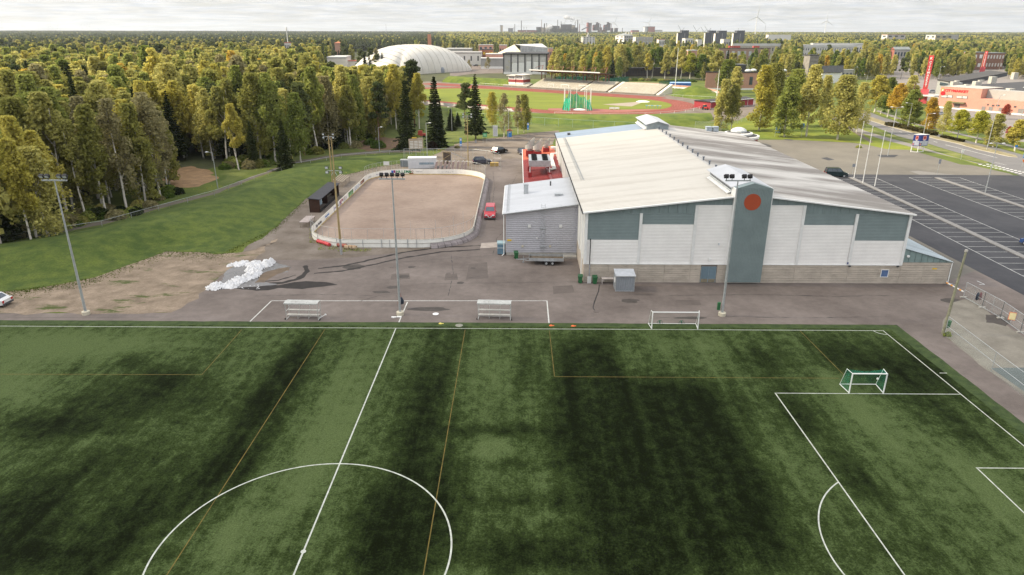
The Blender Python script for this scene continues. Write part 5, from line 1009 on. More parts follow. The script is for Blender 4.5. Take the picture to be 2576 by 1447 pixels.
sign_c=G(2537,822); T=thing('sign','orange-edged paper notice hung on the temporary mesh fence','notice',sign_c+Vector((0,0,0))); part(T,'paper',MB().add([(-.35,-.12,.95),(.15,-.42,.95),(.15,-.42,1.75),(-.35,-.12,1.75)],[(0,1,2,3)]),M('notice_paper',(.72,.62,.35),.7,.1),world=False); part(T,'frame',MB().add([(-.38,-.09,.9),(.18,-.41,.9),(.18,-.41,1.8),(-.38,-.09,1.8)],[(0,1,2,3)]),org,world=False)
for x,y,m_,lb in [(2454,752,M('dark_jacket',(.03,.04,.06),.9,.2),'dark coat hung on the temporary mesh fence'),(2461,752,M('maroon_coat',(.12,.015,.03),.9,.2),'maroon coat hung on the temporary mesh fence')]:
    solo('coat',MB().lathe((0,0,1.1),[(0,-.55),(.22,-.45),(.2,.1),(.1,.4),(0,.45)],8,sy=.5),m_,lb,'coat',G(x,y+14),world=False,smooth=True)
fence('wire_fence','tall thin wire fence running from the weathered pole towards the right edge',gs([(2376,842),(2493,936),(2640,1052)]),2.1,12,net('thin_wire',(.42,.50,.46),.10),prad=.03,mid=True)
T=thing('barrier','orange and white striped swing barrier at the hall corner','barrier',G(2385,706)); a,b=G(2381,711,1.0),G(2424,734,.75); o0=Vector(T.location)
for i in range(8):
    p=a.lerp(b,i/8); q=a.lerp(b,(i+1)/8); part(T,'stripe',MB().bar(p,q,.1),white if i%2 else M('barrier_orange',(.80,.33,.03),.5))
part(T,'post',MB().bar(G(2381,711),a+Vector((0,0,.1)),.1).bar(G(2381,711,.35),G(2408,718,.3),.05),galv)
pk_=MB()
def LP(l): 
    a,b=G(*l[0]),G(*l[1]); return lambda y: Vector((a.x+(b.x-a.x)*(y-a.y)/(b.y-a.y),y,0))
LA=LP([(2292,551),(2576,696)]); K1=LP([(2141.7,447.9),(2576,648)]); LB=LP([(2200,446.5),(2576,608)]); LC=LP([(2289.6,448),(2436,502)]); K2=LP([(2349,445.5),(2519,502.5)]); LD=LP([(2415,447.5),(2576,502.3)])
ytop=G(2200,446.5).y
for L_,y1 in ((LA,-30),(LB,-30),(LC,-30),(LD,-30)): line(pk_,L_(ytop),L_(y1),.10,.0125)
y=ytop
while y>-25:
    for a,b,sa,sb in ((LA,K1,0,.7),(K1,LB,.7,0),(LC,K2,0,.7),(K2,LD,.7,0)):
        p,q=a(y),b(y); p=Vector((p.x+sa,y,0)); q=Vector((q.x-sb,y,0)); line(pk_,p,q,.085,.0127)
    y-=2.62
for p,q in [((2458,707),(2477,716)),((2477,716),(2463,716))]: line(pk_,G(*p),G(*q),.14,.0127)
struct('parking_lines',pk_,paint)
for L_ in (K1,K2):
    y=ytop-.4
    while y>-24: 
        a,b=L_(y),L_(y-3.9); mb=MB().extr([(a.x-.5,a.y,-.02),(a.x+.5,a.y,-.02),(a.x+.5,a.y,.13),(a.x-.5,a.y,.13)],(b.x-a.x,b.y-a.y,0)); o=struct('kerb_strip',mb,M('kerb_granite',(.23,.22,.21),.85,.12,1.5,coord='World',bump=.4)); y-=3.95
# roads
near=[(-200,60),(170,130),(350,205),(700,350),(900,405),(1180,470),(1400,540),(1750,640),(2080,745),(2330,870),(2600,960),(2900,1080)]
farl=[(2900,700),(2576,632),(2200,530),(1830,440),(1400,340),(1100,280),(900,220),(680,130),(480,70),(330,10),(100,-60)]
sheet('road',g5(near+farl),.0135,M('grey_road',(.15,.145,.145),.85,.08,.3,coord='World'))
isl=[(2480,668),(2350,655),(1900,555),(1560,458),(1300,402),(1100,352),(850,285),(500,190),(260,110),(280,60),(430,110),(640,190),(1000,275),(1330,375),(1560,420),(1900,500),(2450,640)]
mb=MB(); P=g5(isl); sheet('traffic_island',P,.13,M('island_straw_grass',(.17,.14,.06),.95,.2,.4,coord='World',col2=(.28,.25,.17)))
for a,b in zip(P,P[1:]+P[:1]): mb.quad((a.x,a.y,0),(b.x,b.y,0),(b.x,b.y,.131),(a.x,a.y,.131)); 
struct('island_kerb',mb,M('kerb_pale',(.45,.42,.36),.85,.1,1,coord='World'))
sheet('verge',rough(g5([(0,430),(560,545),(890,555),(1050,560),(1300,610),(1640,700),(1850,770),(1900,765),(1600,660),(1250,570),(1040,500),(600,400),(330,300),(100,250)]),1.5,.3),.008,grasst)
sheet('verge',rough(g5([(120,180),(700,360),(900,415),(1180,480),(1400,550),(1750,650),(2060,735),(2000,755),(1700,690),(1300,575),(1000,480),(600,360),(250,270)]),1.5,.2),.016,M('verge_grass_straw',(.08,.11,.02),.95,.2,.3,coord='World',col2=(.19,.19,.06)))
sheet('footpath',g5([(40,200),(250,280),(600,385),(1000,490),(1300,590),(1650,690),(1880,745),(2000,760),(1900,762),(1600,680),(1250,600),(950,525),(550,420),(200,320),(40,270)]),.020,M('grey_path',(.20,.185,.17),.9,.1,.5,coord='World'))
sheet('far_verge',rough(g5([(300,-10),(520,60),(720,130),(940,215),(1120,272),(1420,332),(1850,432),(2220,522),(2600,625),(2600,585),(2300,500),(1700,360),(1350,270),(1000,190),(760,120),(560,45),(380,-20)]),2,.2),.016,grasst)
sheet('far_footpath',g5([(380,-20),(560,45),(760,120),(1000,190),(1350,270),(1700,350),(2300,490),(2600,575),(2600,545),(2300,465),(1700,325),(1400,255),(1000,165),(800,100),(600,30),(420,-30)]),.018,M('grey_path',(.2,.185,.17)))
sheet('tree_verge',rough(g5([(600,0),(1000,150),(1400,240),(1720,300),(2300,440),(2800,560),(2800,480),(2350,400),(1950,300),(1700,250),(1400,180),(1250,190),(1100,100),(700,-20)]),2,.4),.014,grass)
zc=MB(); 
for r_,k0,n in ((0,0,11),(1,0,11)):
    for k in range(n):
        x=1925+k*59+r_*108+ (0); y=770+k*13.2-(2 if r_ else 0)+r_*-3
        p=[(x-28,y-4),(x+18,y-4.5),(x+34,y+6),(x-10,y+6.5)]
        zc.quad(*[tuple(G(*N5(*q),.022)) for q in p][::-1])
struct('zebra_crossing',zc,paint)
rl=MB()
def rline(l,w=.12,dash=None):
    P=g5(l)
    for a,b in zip(P[:-1],P[1:]):
        if not dash: line(rl,a,b,w,.019)
        else:
            L=(b-a).length; k=int(L/dash)
            for i in range(k): line(rl,a.lerp(b,i/k),a.lerp(b,(i+.4)/k),w,.019)
rline([(1415,480),(2180,672)],.22); rline([(610,250),(1380,470)],.18,5); rline([(2140,740),(2600,850)],.14,7); rline([(2100,745),(2600,830)],.1,9)
struct('road_lines',rl,paint)
sheet('retail_lot',g5([(1180,150),(1400,220),(1700,290),(2000,330),(2350,420),(2900,540),(3300,200),(3300,-700),(700,-900),(400,-600),(900,-300),(1180,-150)]),.006,M('lot_asphalt',(.20,.18,.17),.9,.1,.2,coord='World'))
ll=MB()
for k in range(9): x=1780+k*95; line(ll,G(*N5(x,130+k*18)),G(*N5(x+70,142+k*18)),.12,.011)
struct('lot_lines',ll,paint)
sheet('lawn',rough(gs([(1850,345),(1990,351),(2138,358),(2160,352),(2215,340),(2160,310),(2080,285),(1980,270),(1890,285),(1830,320)]),2,.4),.004,grasst)
sheet('park_path',rough(gs([(2070,285),(2150,335),(2190,360),(2196,357),(2160,330),(2085,283)]),2,.15),.009,pathm)
# hedge on the island
def hedge(name,pts,w,h,mat,lab,n=900,sz=.28,cat='hedge',kind=None):
    mb=MB(); rg=random.Random(11); P=pts; L=[(b-a).length for a,b in zip(P[:-1],P[1:])]; tot=sum(L)
    for i in range(n):
        t=rg.random()*tot; k=0
        while t>L[k]: t-=L[k]; k+=1
        p=P[k].lerp(P[k+1],t/L[k]); d=(P[k+1]-P[k]).normalized(); nn_=Vector((-d.y,d.x,0)); p=p+nn_*(rg.random()-.5)*w+Vector((0,0,rg.random()**.6*h)); a=Vector((rg.gauss(0,1),rg.gauss(0,1),rg.gauss(0,1))).normalized(); b=a.cross(Vector((rg.gauss(0,1),rg.gauss(0,1),1))).normalized()
        mb.add([p-a*sz-b*sz,p+a*sz-b*sz,p+a*sz+b*sz,p-a*sz+b*sz],[(0,1,2,3)])
    o=solo(name,mb,mat,lab,cat,(P[0].x,P[0].y,0)); return o
lfd=leafm('hedge_dark',(.022,.03,.012),(.05,.06,.02)); lfh=leafm('hedge_brown',(.05,.045,.02),(.09,.08,.03))
hedge('hedge',g5([(540,195),(700,220),(900,262),(1250,345)]),2.2,1.1,lfh,'dark clipped shrub strip on the traffic island, longer part',1800)
hedge('hedge',g5([(1360,375),(1500,405),(1660,440)]),1.2,.6,lfh,'low straw-brown shrub strip near the tip of the traffic island',700)
# ================================================================ CARS
def car(px,py,rot,kind,col,lab,plate=True,group=None,cat='car',loc=None,nm='parked_car'):
    c=loc or G(px,py); T=thing(nm,lab,cat,c,rot,group); cm=M('car_paint_%s'%col[0],col[1],.22,.03,metal=.15,spec=.6)
    L,Wd,Hh,hood,cab0,cab1,belt={'car':(4.4,1.78,1.45,.85,-1.9,1.0,.88),'suv':(4.6,1.85,1.68,1.0,-2.2,1.1,1.02),'van':(4.75,1.9,1.95,1.15,-2.36,1.35,1.15),'wag':(4.7,1.8,1.5,.85,-2.25,1.0,.9)}[kind]
    # side profile (x forward)
    rear=-L/2; fr=L/2
    lo=[(rear,.35),(rear,belt*.95),(rear+.08,belt),(cab1,belt),(fr-.25,hood*.86),(fr,hood*.62),(fr,.32),(fr-.6,.26),(rear+.5,.26)]
    m=MB(); w=Wd/2
    def loft(pr,w0,w1):
        n=len(pr); vs=[(x,-w0,z) for x,z in pr]+[(x,w0,z) for x,z in pr]; m.add(vs,[tuple(range(n)),tuple(range(2*n-1,n-1,-1))]+[(i,n+i,n+(i+1)%n,(i+1)%n) for i in range(n)])
    loft([(x*.985,z) for x,z in lo],w,w); part(T,'body',m,cm,world=False)
    rk={'van':.25,'suv':.5,'wag':.4}.get(kind,.75); fk={'van':.85,'suv':.8}.get(kind,.95)
    b=[(cab0+.05,belt),(cab1,belt),(cab1-fk*.9,Hh),(cab0+rk,Hh)]; wi=w*.98; wt=w*.80
    m=MB(); m.add([(b[0][0],-wi,belt),(b[1][0],-wi,belt),(b[1][0],wi,belt),(b[0][0],wi,belt),(b[3][0],-wt,Hh),(b[2][0],-wt,Hh),(b[2][0],wt,Hh),(b[3][0],wt,Hh)],[(0,3,2,1),(4,5,6,7),(0,1,5,4),(1,2,6,5),(2,3,7,6),(3,0,4,7)]); part(T,'cabin',m,cm,world=False)
    def sq(A,B_,C_,D_,t0,t1,s0,s1,o):  # window quad inset in a face
        A,B_,C_,D_=map(Vector,(A,B_,C_,D_)); n_=(B_-A).cross(D_-A).normalized()*o
        f=lambda u,v:(A.lerp(B_,u)).lerp(D_.lerp(C_,u),v)+n_
        return [f(t0,s0),f(t1,s0),f(t1,s1),f(t0,s1)]
    q=[(b[0][0],-wi,belt),(b[1][0],-wi,belt),(b[1][0],wi,belt),(b[0][0],wi,belt),(b[3][0],-wt,Hh),(b[2][0],-wt,Hh),(b[2][0],wt,Hh),(b[3][0],wt,Hh)]
    part(T,'windscreen',MB().quad(*sq(q[1],q[2],q[6],q[5],.06,.94,.12,.9,.012)),gls,world=False); part(T,'rear_window',MB().quad(*sq(q[3],q[0],q[4],q[7],.1,.9,.2,.9,.012)),gls,world=False)
    side=((.08,.36),(.39,.66),(.69,.93)) if kind!='van' or col[0]!='red' else ((.66,.93),)
    if kind=='van' and col[0]=='dark_teal': side=((.06,.34),(.37,.64),(.68,.93))
    for t0,t1 in side:
        part(T,'side_window',MB().quad(*sq(q[0],q[1],q[5],q[4],t0,t1,.14,.88,.01)),gls,world=False); part(T,'side_window',MB().quad(*sq(q[2],q[3],q[7],q[6],1-t1,1-t0,.14,.88,.01)),gls,world=False)
    for x in (rear+.85,fr-.85):
        for s in (-1,1):
            wh=part(T,'wheel',MB().tube((x,s*(w-.2),.32),(x,s*(w+.015),.32),.33,n=18),black,world=False); part(wh,'rim',MB().tube((x,s*(w+.01),.32),(x,s*(w+.03),.32),.2,n=12),galv,world=False)
    for s in (-1,1):
        part(T,'headlight',MB().box(fr-.28,s*w*.62-.2,hood*.6,fr+.0,s*w*.62+.2,hood*.76),M('headlight_glass',(.7,.72,.74),.1,.05),world=False)
        part(T,'tail_light',MB().box(rear-.02,s*w*.8-.12,belt*.62,rear+.1,s*w*.8+.12,belt*.92),M('tail_red',(.4,.01,.01),.3,.05),world=False)
        part(T,'mirror',MB().box(cab1-.35,s*(w+.02)-.02,belt+.02,cab1-.2,s*(w+.2),belt+.18),cm,world=False)
    if plate: part(T,'number_plate',MB().box(fr+.0,-.26,.38,fr+.02,.26,.5),white,world=False); part(T,'number_plate',MB().box(rear-.02,-.26,.5,rear-.0,.26,.62),white,world=False)
    part(T,'bumper',MB().box(fr-.12,-w*.97,.22,fr+.04,w*.97,.42).box(rear-.05,-w*.97,.26,rear+.1,w*.97,.46),dgrey,world=False)
    return T
kin=('dark_blue',(.018,.022,.05)); blk=('black',(.015,.015,.017)); sil=('silver',(.45,.46,.47)); whc=('white',(.68,.68,.67)); rdc=('red',(.48,.02,.035)); tlc=('dark_teal',(.012,.03,.033)); mrc=('maroon',(.18,.02,.03))
t=car(0,0,-PI/2,'van',rdc,'bright red van parked between the rink and the grey annex, facing the camera',cat='van',loc=G(1233,547)+Vector((0,.6,0)),nm='parked_van')
for y in (-.25,.25): part(t,'spot_lamp',MB().tube((2.4,y,.62),(2.48,y,.62),.11,n=10),white,world=False)
car(0,0,R(50),'suv',blk,'black car seen from behind on the gravel lot beyond the rink',loc=G(1257,385))
car(0,0,R(-80),'car',kin,'dark blue car facing the camera beside the red plant roof',loc=G(1313,387))
car(0,0,R(10),'suv',kin,'dark car half hidden behind the wire screen by the lot entrance',loc=G(1213,412))
car(0,0,R(-8),'van',tlc,'dark teal van half hidden by the hall roof at the head of the car park',cat='van',loc=G(2102,444)+Vector((0,0,0)),nm='parked_van')
car(0,0,R(180),'car',whc,'white car with its nose cut by the left frame edge on the bare earth',loc=G(-24,768))
car(0,0,R(-70),'car',('blue',(.05,.10,.26)),'blue car at the right frame edge beside the kerb strip',loc=G(2572,622)+Vector((2.2,0,0)))
for i,(x,y,rt,kd,cl_,lb) in enumerate([(1080,1283,0,'car',sil,'silver hatchback nearest the pink store front'),(1040,1385,0,'car',sil,'silver car half hidden by the orange tree before the store'),(945,915,0,'suv',sil,'light car under the canopy behind the red pylon'),]):
    q=c6_(x,y); car(0,0,rt,kd,cl_,lb,loc=G(*q))
for i,(x,y,cl_,kd) in enumerate([(222,333,whc,'car'),(262,333,sil,'car'),(300,335,blk,'suv')]): car(0,0,R(170),kd,cl_,['white car, left of three beside the air dome','silver car, middle of three beside the air dome','dark car, right of three beside the air dome'][i],loc=G(*cT(x,y)))
for i,(x,y,cl_) in enumerate([(1810,965,whc),(1880,945,mrc),(2090,885,whc),(530,1022,whc)]): car(0,0,R(15),'car',cl_,['white car on the street behind the big birches','maroon car on the street behind the big birches','white car by the gable house','pale car at the foot of the brick wall building'][i],loc=G(*cB(x,y)))
c=G(*c3_(1978,938)); T=thing('small_tractor','small red tractor with cab beside the stadium bend','tractor',c,R(-60)); 
part(T,'body',MB().box(-1.2,-.5,.5,1.3,.5,1.1),rdm:=M('tractor_red',(.42,.04,.03),.4,.1),world=False); part(T,'cab',MB().box(-.9,-.55,1.1,.3,.55,2.0),gls,world=False); part(T,'cab_roof',MB().box(-1.0,-.6,2.0,.4,.6,2.15),M('tractor_orange',(.65,.14,.08),.4,.1),world=False)
for x,r_ in ((-.7,.55),(.9,.38)):
    for s in (-.65,.65): part(T,'wheel',MB().tube((x,s-.12,r_),(x,s+.12,r_),r_,n=16),black,world=False)
# ================================================================ STADIUM
SC=Vector((-6,250,0)); SU=Vector((.79,-.613,0)).normalized(); SVv=Vector((-SU.y,SU.x,0))
def st_(u,v,z=0): return SC+SU*u+SVv*v+Vector((0,0,z))
def touv(p): d=Vector((p.x,p.y,0))-SC; return d.dot(SU),d.dot(SVv)
def oval(r,extra=0,n=40):
    P=[st_(r*math.cos(a),r*math.sin(a)) for a in np.linspace(-PI/2,PI/2,n)]
    P+=[st_(-84.4+r*math.cos(a),r*math.sin(a)) for a in np.linspace(PI/2,1.5*PI,n)]; return P
trk=M('track_red',(.175,.042,.028),.9,.1,.2,coord='World',col2=(.225,.055,.038)); pinkt=M('track_pink',(.28,.10,.09),.9,.1,.3,coord='World')
sheet('stadium_surround',rough([st_(u,v) for u,v in [(-150,-52),(0,-52),(30,-50),(58,-40),(75,-20),(80,10),(70,40),(60,62),(-160,62),(-180,0)]],3,.5),.0,gravel)
sheet('running_track',oval(45.5),.006,trk); sheet('running_track',[st_(-150,37),st_(12,37),st_(12,51),st_(-150,51)],.011,trk)
sheet('infield',oval(35.2),.016,M('infield_grass',(.115,.145,.014),.95,.12,.06,coord='World',col2=(.165,.19,.018),stretch=(.5,2,1)))
sheet('infield_apron',[st_(u,v) for u,v in [(-3,-30),(0,-34.8)]+[(34.8*math.cos(a),34.8*math.sin(a)) for a in np.linspace(-PI*.44,-PI*.02,10)]+[(22,-16),(5,-21)]],.021,pinkt)
mb=MB()
for k in range(8):
    r=35.4+1.22*(k+1); P=oval(r)
    for a,b in zip(P,P[1:]+P[:1]): line(mb,a,b,.05,.0165)
struct('track_lines',mb,M('lane_line',(.45,.25,.22),.9))
v_=[G(*c3_(x,y)) for x,y in [(990,888),(1350,862),(1375,868),(1270,908),(1130,900)]]; sheet('sector_gravel',v_,.0255,M('sector_grey',(.30,.25,.20),.9,.08,.3,coord='World'))
for x,y,r_,lb in [(1378,862,3.2,'white dome cover at the tip of the throwing sector'),(765,940,2.6,'white cover on the ground inside the green cage')]:
    solo('throwing_circle_cover',MB().lathe((0,0,.02),[(r_,0),(r_*.7,.35),(0,.5)],20),white,lb,'cover',G(*c3_(x,y)),world=False,smooth=True)
# kerb boards round the near bend
def strip(P,h,mat,nm,lab,cat,t=.15,seg='panel',z0=0):
    T=thing(nm,lab,cat,(P[0].x,P[0].y,0))
    for a,b in zip(P[:-1],P[1:]):
        L=(b-a).length; k=max(1,round(L/6))
        for i in range(k):
            p,q=a.lerp(b,i/k),a.lerp(b,(i+.96)/k); part(T,seg,wall_along([Vector((p.x,p.y,z0)),Vector((q.x,q.y,z0))],0,h,t),mat)
    return T
strip([st_(u,-48) for u in (-150,-90,-60,-30,-8)],1.0,dirtyw,'perimeter_boards','low white boards along the near side of the running track','boards')
fence('track_railing','low white rail round the right bend of the running track',[st_(48.5*math.cos(a),48.5*math.sin(a)) for a in np.linspace(-PI*.42,PI*.10,12)],1.0,6,None,white,.06,cat='railing')
fence('track_railing','low rail along the foot of the grandstand terraces',[st_(-115,55),st_(38,55)],1.1,5,None,galv,.05,cat='railing')
fence('stadium_fence','green wire fence along the near bank of the stadium',[G(*c3_(x,y)) for x,y in [(-420,1030),(0,1060),(300,1082),(700,1110),(1100,1130),(1350,1140)]],2.6,6,net('green_wire',(.10,.22,.14),.12),M('fence_post_green',(.30,.38,.33),.6),.06)
fence('stadium_fence','pale wire fence right of the round pavilion towards the red shed',[G(*c3_(x,y)) for x,y in [(1880,1120),(2080,1125),(2290,1070),(2412,1030),(2520,1000)]],2.2,5,chain,galv,.05)
fence('stadium_fence','wire fence behind the grass mound of the stadium',[G(*c3_(x,y)) for x,y in [(1780,790),(1900,795),(2090,818)]],2.6,6,chain,galv,.06)
def bank(name,P,Q,h,mat,w=.5):
    mb=MB(); n=len(P); SG=10
    for p,q in zip(P,Q):
        for j in range(SG+1): s=j/SG; a=p.lerp(q,s); mb.v.append((a.x,a.y,h*math.sin(PI*s)**.8-.02+.08*noise.noise((a.x*.3,a.y*.3,1))))
    for i in range(n-1):
        for j in range(SG): a=i*(SG+1)+j; mb.f.append((a,a+1,a+SG+2,a+SG+1)); mb.mi.append(0)
    return struct(name,mb,mat,smooth=True)
bg_=M('bank_grass_bright',(.060,.095,.010),.95,.3,.25,coord='World',col2=(.12,.15,.016),bump=.8)
bank('stadium_bank',[G(*c3_(x,y)) for x,y in [(-500,1000),(0,1048),(400,1075),(900,1090),(1400,1110),(1800,1095),(2060,1040)]],[G(*c3_(x,y)) for x,y in [(-500,930),(0,972),(400,990),(900,998),(1400,992),(1800,985),(1990,1000)]],1.9,bg_)
bank('far_bank',[st_(-150,58),st_(-120,58),st_(-96,58)],[st_(-150,76),st_(-120,76),st_(-96,76)],3.5,bg_)
mb=MB().lathe(tuple(st_(19,69)),[(13,0),(8,2.6),(3,4.6),(0,5.0)],24); struct('grass_mound',mb,bg_,smooth=True)
mb=MB().lathe(tuple(st_(30,66)),[(16,0),(9,1.2),(0,2.0)],24); struct('grass_mound',mb,bg_,smooth=True)
# terraces
UF=lambda x,y: touv(G(*c3_(x,y)))[0]
T=thing('terrace','white stepped seating terraces along the far side of the running track','terrace',st_(-90,58)); tcn=M('terrace_concrete',(.17,.15,.12),.9,.12,.5); twd=M('white_bench_plank',(.66,.62,.53),.7,.1,1)
def block(u0,u1,rows,v0=58,dv=1.45,dz=.42):
    for r_ in range(rows):
        z=dz*(r_+1); a,b=st_(u0,v0+dv*r_),st_(u1,v0+dv*r_)
        part(T,'terrace_step',MB().extr([a,a+SVv*dv,a+SVv*dv+Vector((0,0,z)),a+Vector((0,0,z))],b-a),tcn)
        c_,d_=a+SVv*.75+Vector((0,0,z+.38)),b+SVv*.75+Vector((0,0,z+.38)); part(T,'bench_plank',MB().bar(c_,d_,.62,.12),twd)
        part(T,'bench_plank',MB().bar(c_+SVv*-.68+Vector((0,0,-.3)),d_+SVv*-.68+Vector((0,0,-.3)),.12,.16),twd)
u_r0,u_r1=UF(1145,762),UF(1560,788); u_m0,u_m1=UF(890,745),UF(1120,760); u_l0,u_l1=UF(420,712),UF(870,742)
block(u_r0,u_r1,10); block(u_m0,u_m1-1,10); block(u_l0,u_l1,10); block(u_l0-20,u_l0-2,4)
for u in (u_l1+.8,u_m1+.6,u_r1+1): 
    a=st_(u,58); part(T,'stair_flank',MB().extr([a,a+SVv*15,a+SVv*15+Vector((0,0,4.7)),a+Vector((0,0,.4))],SU*1.6),twd)
T=thing('grandstand_roof','long tilted grandstand roof on red-brown steel columns above the terraces','grandstand',st_(u_l0,72)); rb_=M('red_brown_steel',(.26,.10,.07),.6,.1); und=M('dark_soffit',(.13,.11,.09),.8,.15,1)
ug0,ug1=u_l0-4,u_l1+10
A=[st_(ug0,63,9.3),st_(ug1,63,9.3),st_(ug1,80,7.6),st_(ug0,80,7.6)]
part(T,'roof_deck',MB().extr(A,(0,0,.25)),und); part(T,'fascia',MB().extr([A[0]-SVv*.15,A[1]-SVv*.15,A[1]-SVv*.15+Vector((0,0,.55)),A[0]-SVv*.15+Vector((0,0,.55))],-SVv*.1),white)
nb=7
for i in range(nb):
    u=ug0+2+(ug1-ug0-4)*i/(nb-1)
    for v,zt in ((72.5,8.3),(76,7.9)): part(T,'column',MB().bar(st_(u,v,3.6),st_(u,v,zt),.55),rb_)
    part(T,'rafter',MB().bar(st_(u,63.4,9.1),st_(u,79.8,7.45),.35,.5),rb_); part(T,'stay',MB().bar(st_(u,72,9.0),st_(u,74,11.8),.25).bar(st_(u,74,11.8),st_(u,66,10.8),.18),rb_)
T=thing('press_box','red and white glazed press box on the bank left of the grandstand','press box',st_(-96,62))
def box_uv(T,u0,u1,v0,v1,z0,z1,mat,nm,off=(0,0)): a=st_(u0,v0,z0); return part(T,nm,MB().extr([a,st_(u1,v0,z0),st_(u1,v1,z0),st_(u0,v1,z0)],(0,0,z1-z0)),mat)
pa,pb_=touv(G(*c3_(115,690),1))[0],touv(G(*c3_(365,688),1))[0]; pm_=(pa+pb_)/2
for a,b,zz in ((pa,pm_-.3,0),(pm_+.3,pb_,.5)):
    box_uv(T,a,b,60,67,0,2.4,white,'wall'); box_uv(T,a-.05,b+.05,59.9,67.1,2.4,3.9+zz*.2,M('box_dark_red',(.30,.05,.05),.6,.1),'wall_band'); box_uv(T,a+.02,b-.02,60.05,66.9,3.9+zz*.2,6+zz,white,'window_band'); box_uv(T,a-.8,b+.8,59,68,6+zz,6.35+zz,dirtyw,'roof')
    k=6
    for i in range(k): u=a+.5+(b-a-1)*i/k; box_uv(T,u,u+(b-a-1)/k-.45,59.93,60.04,4.3+zz*.5,5.6+zz,gls,'window_pane')
# hammer cage
c=G(*c3_(745,940)); T=thing('throwing_cage','green net throwing cage hung on tall pale posts on the stadium infield','throwing cage',c); cgn=net('cage_net',(.03,.42,.26),.72)
n=9; pp=[Vector((5.4*math.cos(a),5.2*math.sin(a),0)) for a in np.linspace(R(-55),R(235),n)]
for p in pp: part(T,'post',MB().tube(p*1.05,p*1.05+Vector((0,0,8.6)),.11,n=8),white,world=False); part(T,'stay',MB().bar(p*1.05+Vector((0,0,8.5)),p*.8+Vector((0,0,8.0)),.08),galv,world=False)
m=MB(); hs=[5.8,3.4,4.3,5.0,6.5,7.0,4.6,5.2,6.2]
for (a,b,h0,h1) in zip(pp[:-1],pp[1:],hs[:-1],hs[1:]):
    for i in range(5):
        t0,t1=i/5,(i+1)/5; s0,s1=-1.0*4*t0*(1-t0),-1.0*4*t1*(1-t1); P0,P1=a.lerp(b,t0),a.lerp(b,t1); m.quad(P0*1.14,P1*1.14*(1+.05*(-1)**i),P1+Vector((0,0,h0+(h1-h0)*t1+s1)),P0*(1+.04*(-1)**i)+Vector((0,0,h0+(h1-h0)*t0+s0)))
m2=[]; part(T,'net',m,cgn,world=False)
for x,y in [(490,735),(625,742),(800,750),(1190,770)]:
    c=G(*c3_(x,y)); T=thing('field_goal',{490:'thin white goal frame leftmost on the far straight',625:'white goal with banner, left one beside the far straight',800:'white goal with banner, right one beside the far straight',1190:'thin white goal frame before the right terrace'}[x],'goal',c,math.atan2(SU.y,SU.x),'goals stored along the far straight'); w=5.2 if 600<x<900 else 4
    part(T,'frame',MB().bar((-w/2,0,0),(-w/2,0,2.6),.16).bar((w/2,0,0),(w/2,0,2.6),.16).bar((-w/2,0,2.6),(w/2,0,2.6),.16),white,world=False); part(T,'net',MB().quad((-w/2,.1,0),(w/2,.1,0),(w/2,.8,2.5),(-w/2,.8,2.5)),chain,world=False)
    if 600<x<900: part(T,'banner',MB().box(-w/2+.3,-.1,.1,w/2-.3,-.05,1.1),M('banner_white_blue',(.35,.42,.6),.6,.3,1.5,col2=(.7,.7,.7)),world=False)
c=G(*c3_(1480,922)); T=thing('hurdle_row','row of blue and white hurdles on the right of the infield','hurdles',c,-.2)
for i in range(6): part(T,'hurdle_top',MB().box(-3.4+i*1.15,0,.85,-2.4+i*1.15,.12,1.15),white if i%2 else M('hurdle_cyan',(.3,.6,.75),.5),world=False); part(T,'leg',MB().bar((-2.9+i*1.15,0,0),(-2.9+i*1.15,0,.85),.12),blue,world=False)
for k,(x,lb) in enumerate(((1078,'white bench on the pink apron, left one'),(1128,'white bench on the pink apron, right one'))):
    solo('field_bench',MB().box(-1,-.2,.4,1,.3,.5).box(-.9,-.1,0,-.7,.1,.4).box(.7,-.1,0,.9,.1,.4).box(-1,.3,.5,1,.38,1.0),white,lb,'bench',G(*c3_(x,938)),world=False)
T=thing('red_shed','long dark red shed with white trim and dark roof right of the stadium bend','shed',G(*c3_(2030,935)))
a=G(*c3_(2028,935)); b=G(*c3_(2440,900)); d=(b-a).normalized(); nn2=Vector((-d.y,d.x,0))
rsm=M('barn_red',(.30,.035,.045),.7,.1)
part(T,'wall',MB().extr([a,b,b+nn2*9,a+nn2*9],(0,0,2.9)),rsm); part(T,'roof',MB().extr([a-nn2*.5-d*.4+Vector((0,0,2.9)),a+nn2*9.5-d*.4+Vector((0,0,2.9)),a+nn2*4.5-d*.4+Vector((0,0,3.7))],(b-a)+d*.8),roofd)
for i in range(8): p=a+d*(i*(b-a).length/7); part(T,'trim_post',wall_along([p,p+d*.35],0,2.9,-.08),white)
part(T,'plinth',wall_along([a,b],0,.45,-.1),white); part(T,'eave_board',wall_along([a+Vector((0,0,2.75)),b+Vector((0,0,2.75))],0,.3,-.5),white)
strip([G(*c3_(x,y)) for x,y in [(1665,725),(1900,742),(2080,775),(2120,800)]],1.6,brickm,'low_wall','low brick wall with white foot behind the grass mound','wall',seg='wall_panel',t=.3)
strip([G(*c3_(x,y),0)-SVv*.4 for x,y in [(1665,727),(1900,744),(2080,777),(2120,802)]],.7,white,'wall_foot','white plinth strip at the foot of the low brick wall','wall foot',seg='plinth_panel',t=.2)
